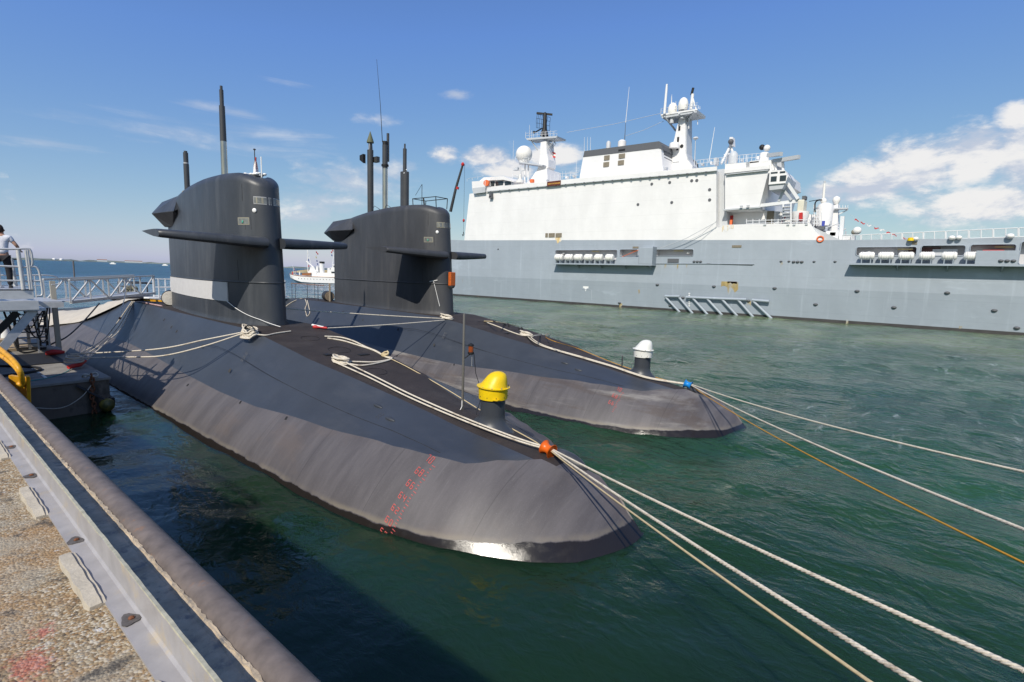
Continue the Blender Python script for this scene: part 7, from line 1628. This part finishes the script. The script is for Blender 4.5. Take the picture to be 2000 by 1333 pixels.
for x, y in ((1446, 405), (1459, 404), (1492, 441), (1537, 441), (1549, 441), (1573, 440)): deco('side_fitting', x, y-2.5, x+5, y, SX+0.15, m_shipgrey, low, 0.25)
for i, (x, h_) in enumerate(((1588, 430), (1599, 425), (1622, 432), (1641, 446), (1651, 452))):
    MB().tube([onX(x, 466, SX+3), onX(x+1, h_, SX+3)], 0.09, 6).build('deck_pole', m_ladder if i % 2 else m_shipgrey, SHIP)
for (xa, ya, xb, yb) in ((1586, 446, 1606, 458), (1592, 458, 1626, 452), (1612, 446, 1640, 436), (1628, 462, 1652, 447)): MB().tube([onX(xa, ya, SX+2.5), onX(xb, yb, SX+3)], 0.08, 6).build('pipe_run', m_shipgrey, SHIP)
# cordage from the shelf box up to the break
side_tube([(1290, 485), (1340, 466), (1399, 434)], 0.04, m_shipgrey, 'boat_line', SX-0.8); side_tube([(1330, 478), (1370, 458), (1400, 432)], 0.035, m_shipgrey, 'boat_line', SX-0.8)
side_tube([(1213, 503), (1232, 495), (1247, 489)], 0.05, m_orange, 'orange_hose', SX-0.9)
# ================================================================ WHITE VESSEL BEHIND THE SUBMARINES AND FAR SAILS
m_vwhite = mat('vessel_white', (0.80, 0.79, 0.77), 0.4, var=0.03); m_vbrown = mat('varnished_brown', (0.30, 0.12, 0.045), 0.4, var=0.15, vscale=2); m_vblack = mat('funnel_black', (0.02, 0.02, 0.02), 0.5)
def white_vessel():
    f = 1/1000.0
    D0 = 143.0                                       # metres ahead of the camera; the hull lies across the view
    o = Vector(onZ(575, 553, 0)); fwd = Vector((AX_R.x, AX_R.y, 0)).normalized(); nrm = Vector((AX_F.x, AX_F.y, 0)).normalized()
    # plane of the hull's near side
    def Q(x, y, off=0.0):
        d = ray(x, y); P0 = o + nrm*off; t = (P0-CO).dot(nrm)/d.dot(nrm); return CO + d*t
    t = thing('white_vessel', o+fwd*12, 'white old style ship with black topped funnel passing behind the submarines', 'ship')
    def H(s, w_, z): return o + fwd*s + nrm*w_ + Vector((0, 0, z))
    rings = []
    zdk = Q(640, 542).z
    for s, b, zs_, z0 in ((-2.9, 0.35, zdk+0.75, 2.4), (-2.2, 1.5, zdk+0.6, 1.2), (-0.5, 2.5, zdk+0.35, 0.3), (2, 3.2, zdk+0.1, -0.6), (6, 3.6, zdk, -0.8), (14, 3.7, zdk+0.05, -0.8), (22, 3.0, zdk+0.6, -0.8), (27, 1.6, zdk+1.2, -0.8), (30, 0.2, zdk+1.8, 0.0)):
        rings.append([H(s, 3.6-b*0.5, z0), H(s, 3.6-b, z0+(zs_-z0)*0.35), H(s, 3.6-b*1.0, zs_), H(s, 3.6+b, zs_), H(s, 3.6+b, z0+(zs_-z0)*0.35), H(s, 3.6+b*0.5, z0)])
    MB().loft(rings).build('hull', m_vwhite, t, smooth=40)
    MB().tube([Vector(r_[2])+Vector((0, 0, 0.05)) for r_ in rings], 0.12, 6).build('gunwale', m_vbrown, t)
    for k in range(17): s = 1.2+1.05*k; q = H(s, 3.6-I(s, [-0.5, 2, 6, 14, 22], [2.5, 3.2, 3.6, 3.7, 3.0])-0.02, zdk-0.75); MB().lathe(q, [(0.12, 0), (0.12, 0.05)], 8, axis=tuple(-nrm)).build('porthole', m_vblack, t)
    def blk(name, px, off0, off1, m_):
        mb = MB(); mb.loft([[Q(x, y, off0) for x, y in px], [Q(x, y, off0)+nrm*(off1-off0) for x, y in px]]); return mb.build(name, m_, t)
    blk('deckhouse', [(600, 541), (602, 530), (618, 530), (622, 541)], 1.6, 5.6, m_vwhite); blk('deckhouse', [(616, 541), (617, 533), (641, 533), (641, 542)], 1.6, 5.6, m_vwhite)
    br = blk('bridge_house', [(639, 542), (639.5, 524), (648, 523), (649, 520), (669, 519.5), (672, 532), (676, 534), (676, 542)], 1.3, 5.9, m_vwhite)
    def win(px, off): mb = MB(); mb.loft([[Q(x, y, off) for x, y in px], [Q(x, y, off)+nrm*0.05 for x, y in px]]); mb.build('window', m_shipglass, br)
    for x in (653.5, 658, 662, 666): win([(x-1.4, 522), (x-1.4, 518.8), (x+1.4, 518.6), (x+1.4, 521.8)], 1.24)
    win([(647, 534), (647, 531), (657, 531), (655, 534.5)], 1.26); win([(644, 526.5), (644, 524.8), (646, 524.8), (646, 526.5)], 1.26)
    blk('bridge_roof', [(649, 519.2), (649.5, 517), (670, 516), (670, 518.6)], 0.9, 6.3, m_vwhite)
    c = Q(629, 534, 3.6); e = Q(629, 515, 3.6); h = e.z-c.z; r = 0.80
    fn = MB().lathe(c, [(r, 0), (r, h)], 20).build('funnel', m_vwhite, t, smooth=50); MB().lathe(e, [(r*1.01, -0.02), (r*1.05, 0.62), (r*0.9, 0.64)], 20).build('funnel_top', m_vblack, fn, smooth=50)
    blk('boat', [(589, 537), (590, 534), (607, 533.5), (605.5, 538), (592, 538.5)], 1.0, 2.6, m_vbrown); blk('ventilator', [(617.5, 534), (617, 521), (620.5, 520), (621.5, 534)], 2.4, 3.4, m_vwhite)
    blk('winch_house', [(604, 530), (606, 522), (613, 521), (617, 530)], 2.2, 5, m_vwhite)
    def tub(name, px, r, m_=m_vwhite, off=3.6): MB().tube([Q(x, y, off) for x, y in px], r, 7).build(name, m_, t, smooth=60)
    tub('after_mast', [(601.5, 532), (600.5, 490), (600.5, 478)], 0.14); tub('mast_leg', [(611, 530), (601, 488)], 0.10); tub('derrick', [(612, 522), (598, 511)], 0.22)
    tub('mast_tie', [(600.5, 504), (606, 504)], 0.07)
    tub('fore_mast', [(655, 520), (655, 480), (655.5, 455)], 0.16); tub('mast_leg', [(649, 518), (654.5, 485)], 0.09); tub('mast_leg', [(657, 518), (654.5, 485)], 0.09); tub('yard', [(655, 498.3), (669, 498.3)], 0.09); tub('mast_tie', [(651, 504), (657, 504)], 0.06)
    for k in range(5): tub('rail_post', [(641+8*k, 541.5), (641+8*k, 536)], 0.04, m_vwhite, 0.5)
    tub('rail', [(622, 536.5), (676, 536)], 0.035, m_vwhite, 0.5)
    # ensign at the stern, flags on the stays
    en = thing('stern_ensign', Q(573, 525, 3.6), 'white and blue ensign drooping at the stern of the white vessel', 'flag')
    MB().tube([Q(575, 541, 3.6), Q(571.5, 518, 3.6)], 0.05, 6).build('staff', m_vwhite, en)
    for i, m_ in enumerate((m_cloth_w, m_cloth_r, m_cloth_b)):
        mb = MB(); mb.loft([[Q(572+i*1.2+7*u, 520+i*1.5+15*u+1.5*math.sin(u*6), 3.6), Q(573.2+i*1.2+7*u, 521.5+i*1.5+15*u+1.5*math.sin(u*6+1), 3.7)] for u in np.linspace(0, 1, 6)], closed=False, caps=False); mb.build('ensign_stripe', m_, en)
    fl = thing('dressing_flags', Q(618, 505, 3.6), 'coloured signal flags on the stays of the white vessel', 'flags')
    for i, (x, y, m_) in enumerate(((618, 493, m_cloth_r), (620.5, 496, m_cloth_r), (617.5, 503, mat('yellow_cloth', (0.6, 0.5, 0.15), 0.8)), (619, 510, m_cloth_b), (620, 516, m_cloth_b), (602.5, 508, m_cloth_b), (603, 520, m_cloth_r), (648, 499, m_cloth_b), (647.5, 493, m_cloth_r), (650, 490, m_cloth_r))):
        q = [Q(x-1.3, y-1.8, 3.6), Q(x+1.0, y-1.2, 3.8), Q(x+1.4, y+2.0, 3.9), Q(x-0.8, y+1.6, 3.6)]; MB().loft([q, [Vector(p)+nrm*0.02 for p in q]]).build('signal_flag', m_, fl)
    MB().tube([Q(601, 480, 3.6), Q(617, 492, 3.6), Q(620, 520, 3.6)], 0.02, 4).build('halyard', m_shipgrey, fl)
    # people on the after deck
    for i, (x, lab) in enumerate(((571.8, 'crew figure in red at the stern rail of the white vessel'), (577, 'crew figure in pale clothing by the ensign of the white vessel'), (585.5, 'crew figure in white ahead of the ensign on the white vessel'))):
        q = Q(x, 540.5, 2.4+i*0.4); pz = thing('person', q, lab, 'person')
        skin_mesh('body', [Vector((0, 0, 0.9)), Vector((0, 0, 1.35)), Vector((0, 0, 1.5)), Vector((0, 0, 1.66)), fwd*0.22+Vector((0, 0, 1.1)), fwd*-0.22+Vector((0, 0, 1.1)), fwd*0.1+Vector((0, 0, 0.02)), fwd*-0.1+Vector((0, 0, 0.02))], [(0, 1), (1, 2), (2, 3), (1, 4), (1, 5), (0, 6), (0, 7)], [0.17, 0.19, 0.07, 0.11, 0.05, 0.05, 0.07, 0.07], [m_cloth_r, m_panelgrey, m_cloth_w][i], pz, q, sub=1)
white_vessel()
def sail_boat(px, py, label, d=1500.0):
    u = dirpx(px, py); c = Vector((u.x, u.y, 0)).normalized()*d; s = Vector((AX_R.x, AX_R.y, 0)).normalized(); t = thing('motor_boat', c, label, 'boat', 'small boats far out')
    MB().loft([[c+s*a+Vector((0, 0, 0)), c+s*a*1.1+Vector((0, 0, 1.8)), c+s*a*1.1+Vector((-1, 1, 1.8)), c+s*a+Vector((-1, 1, 0))] for a in (-6, 0, 6)]).build('hull', m_vwhite, t)
    MB().loft([[c+s*a+Vector((0, 0, 1.8)), c+s*a*0.9+Vector((0, 0, 3.8)), c+s*a*0.9+Vector((-1, 1, 3.8)), c+s*a+Vector((-1, 1, 1.8))] for a in (-3.5, 3)]).build('cabin', m_vwhite, t)
sail_boat(221, 517, 'small white boat far out left of the near tower')
sail_boat(323, 522, 'smaller white boat nearest the near tower on the open sea')
# channel marker pole
q = Vector(onZ(146, 548, 0.0)); q = Vector((onZ(146, 548, 0).x, onZ(146, 548, 0).y, 0)); top = CO + ray(142, 510)*((q-CO).dot(AX_F)/ray(142, 510).dot(AX_F))
solo(MB().tube([q-Vector((0, 0, 1)), Vector((q.x, q.y, top.z))], 0.16, 8), 'marker_pole', m_pipe, 'dark brown marker pole standing in the water beyond the gangway', 'pole', q, smooth=60)
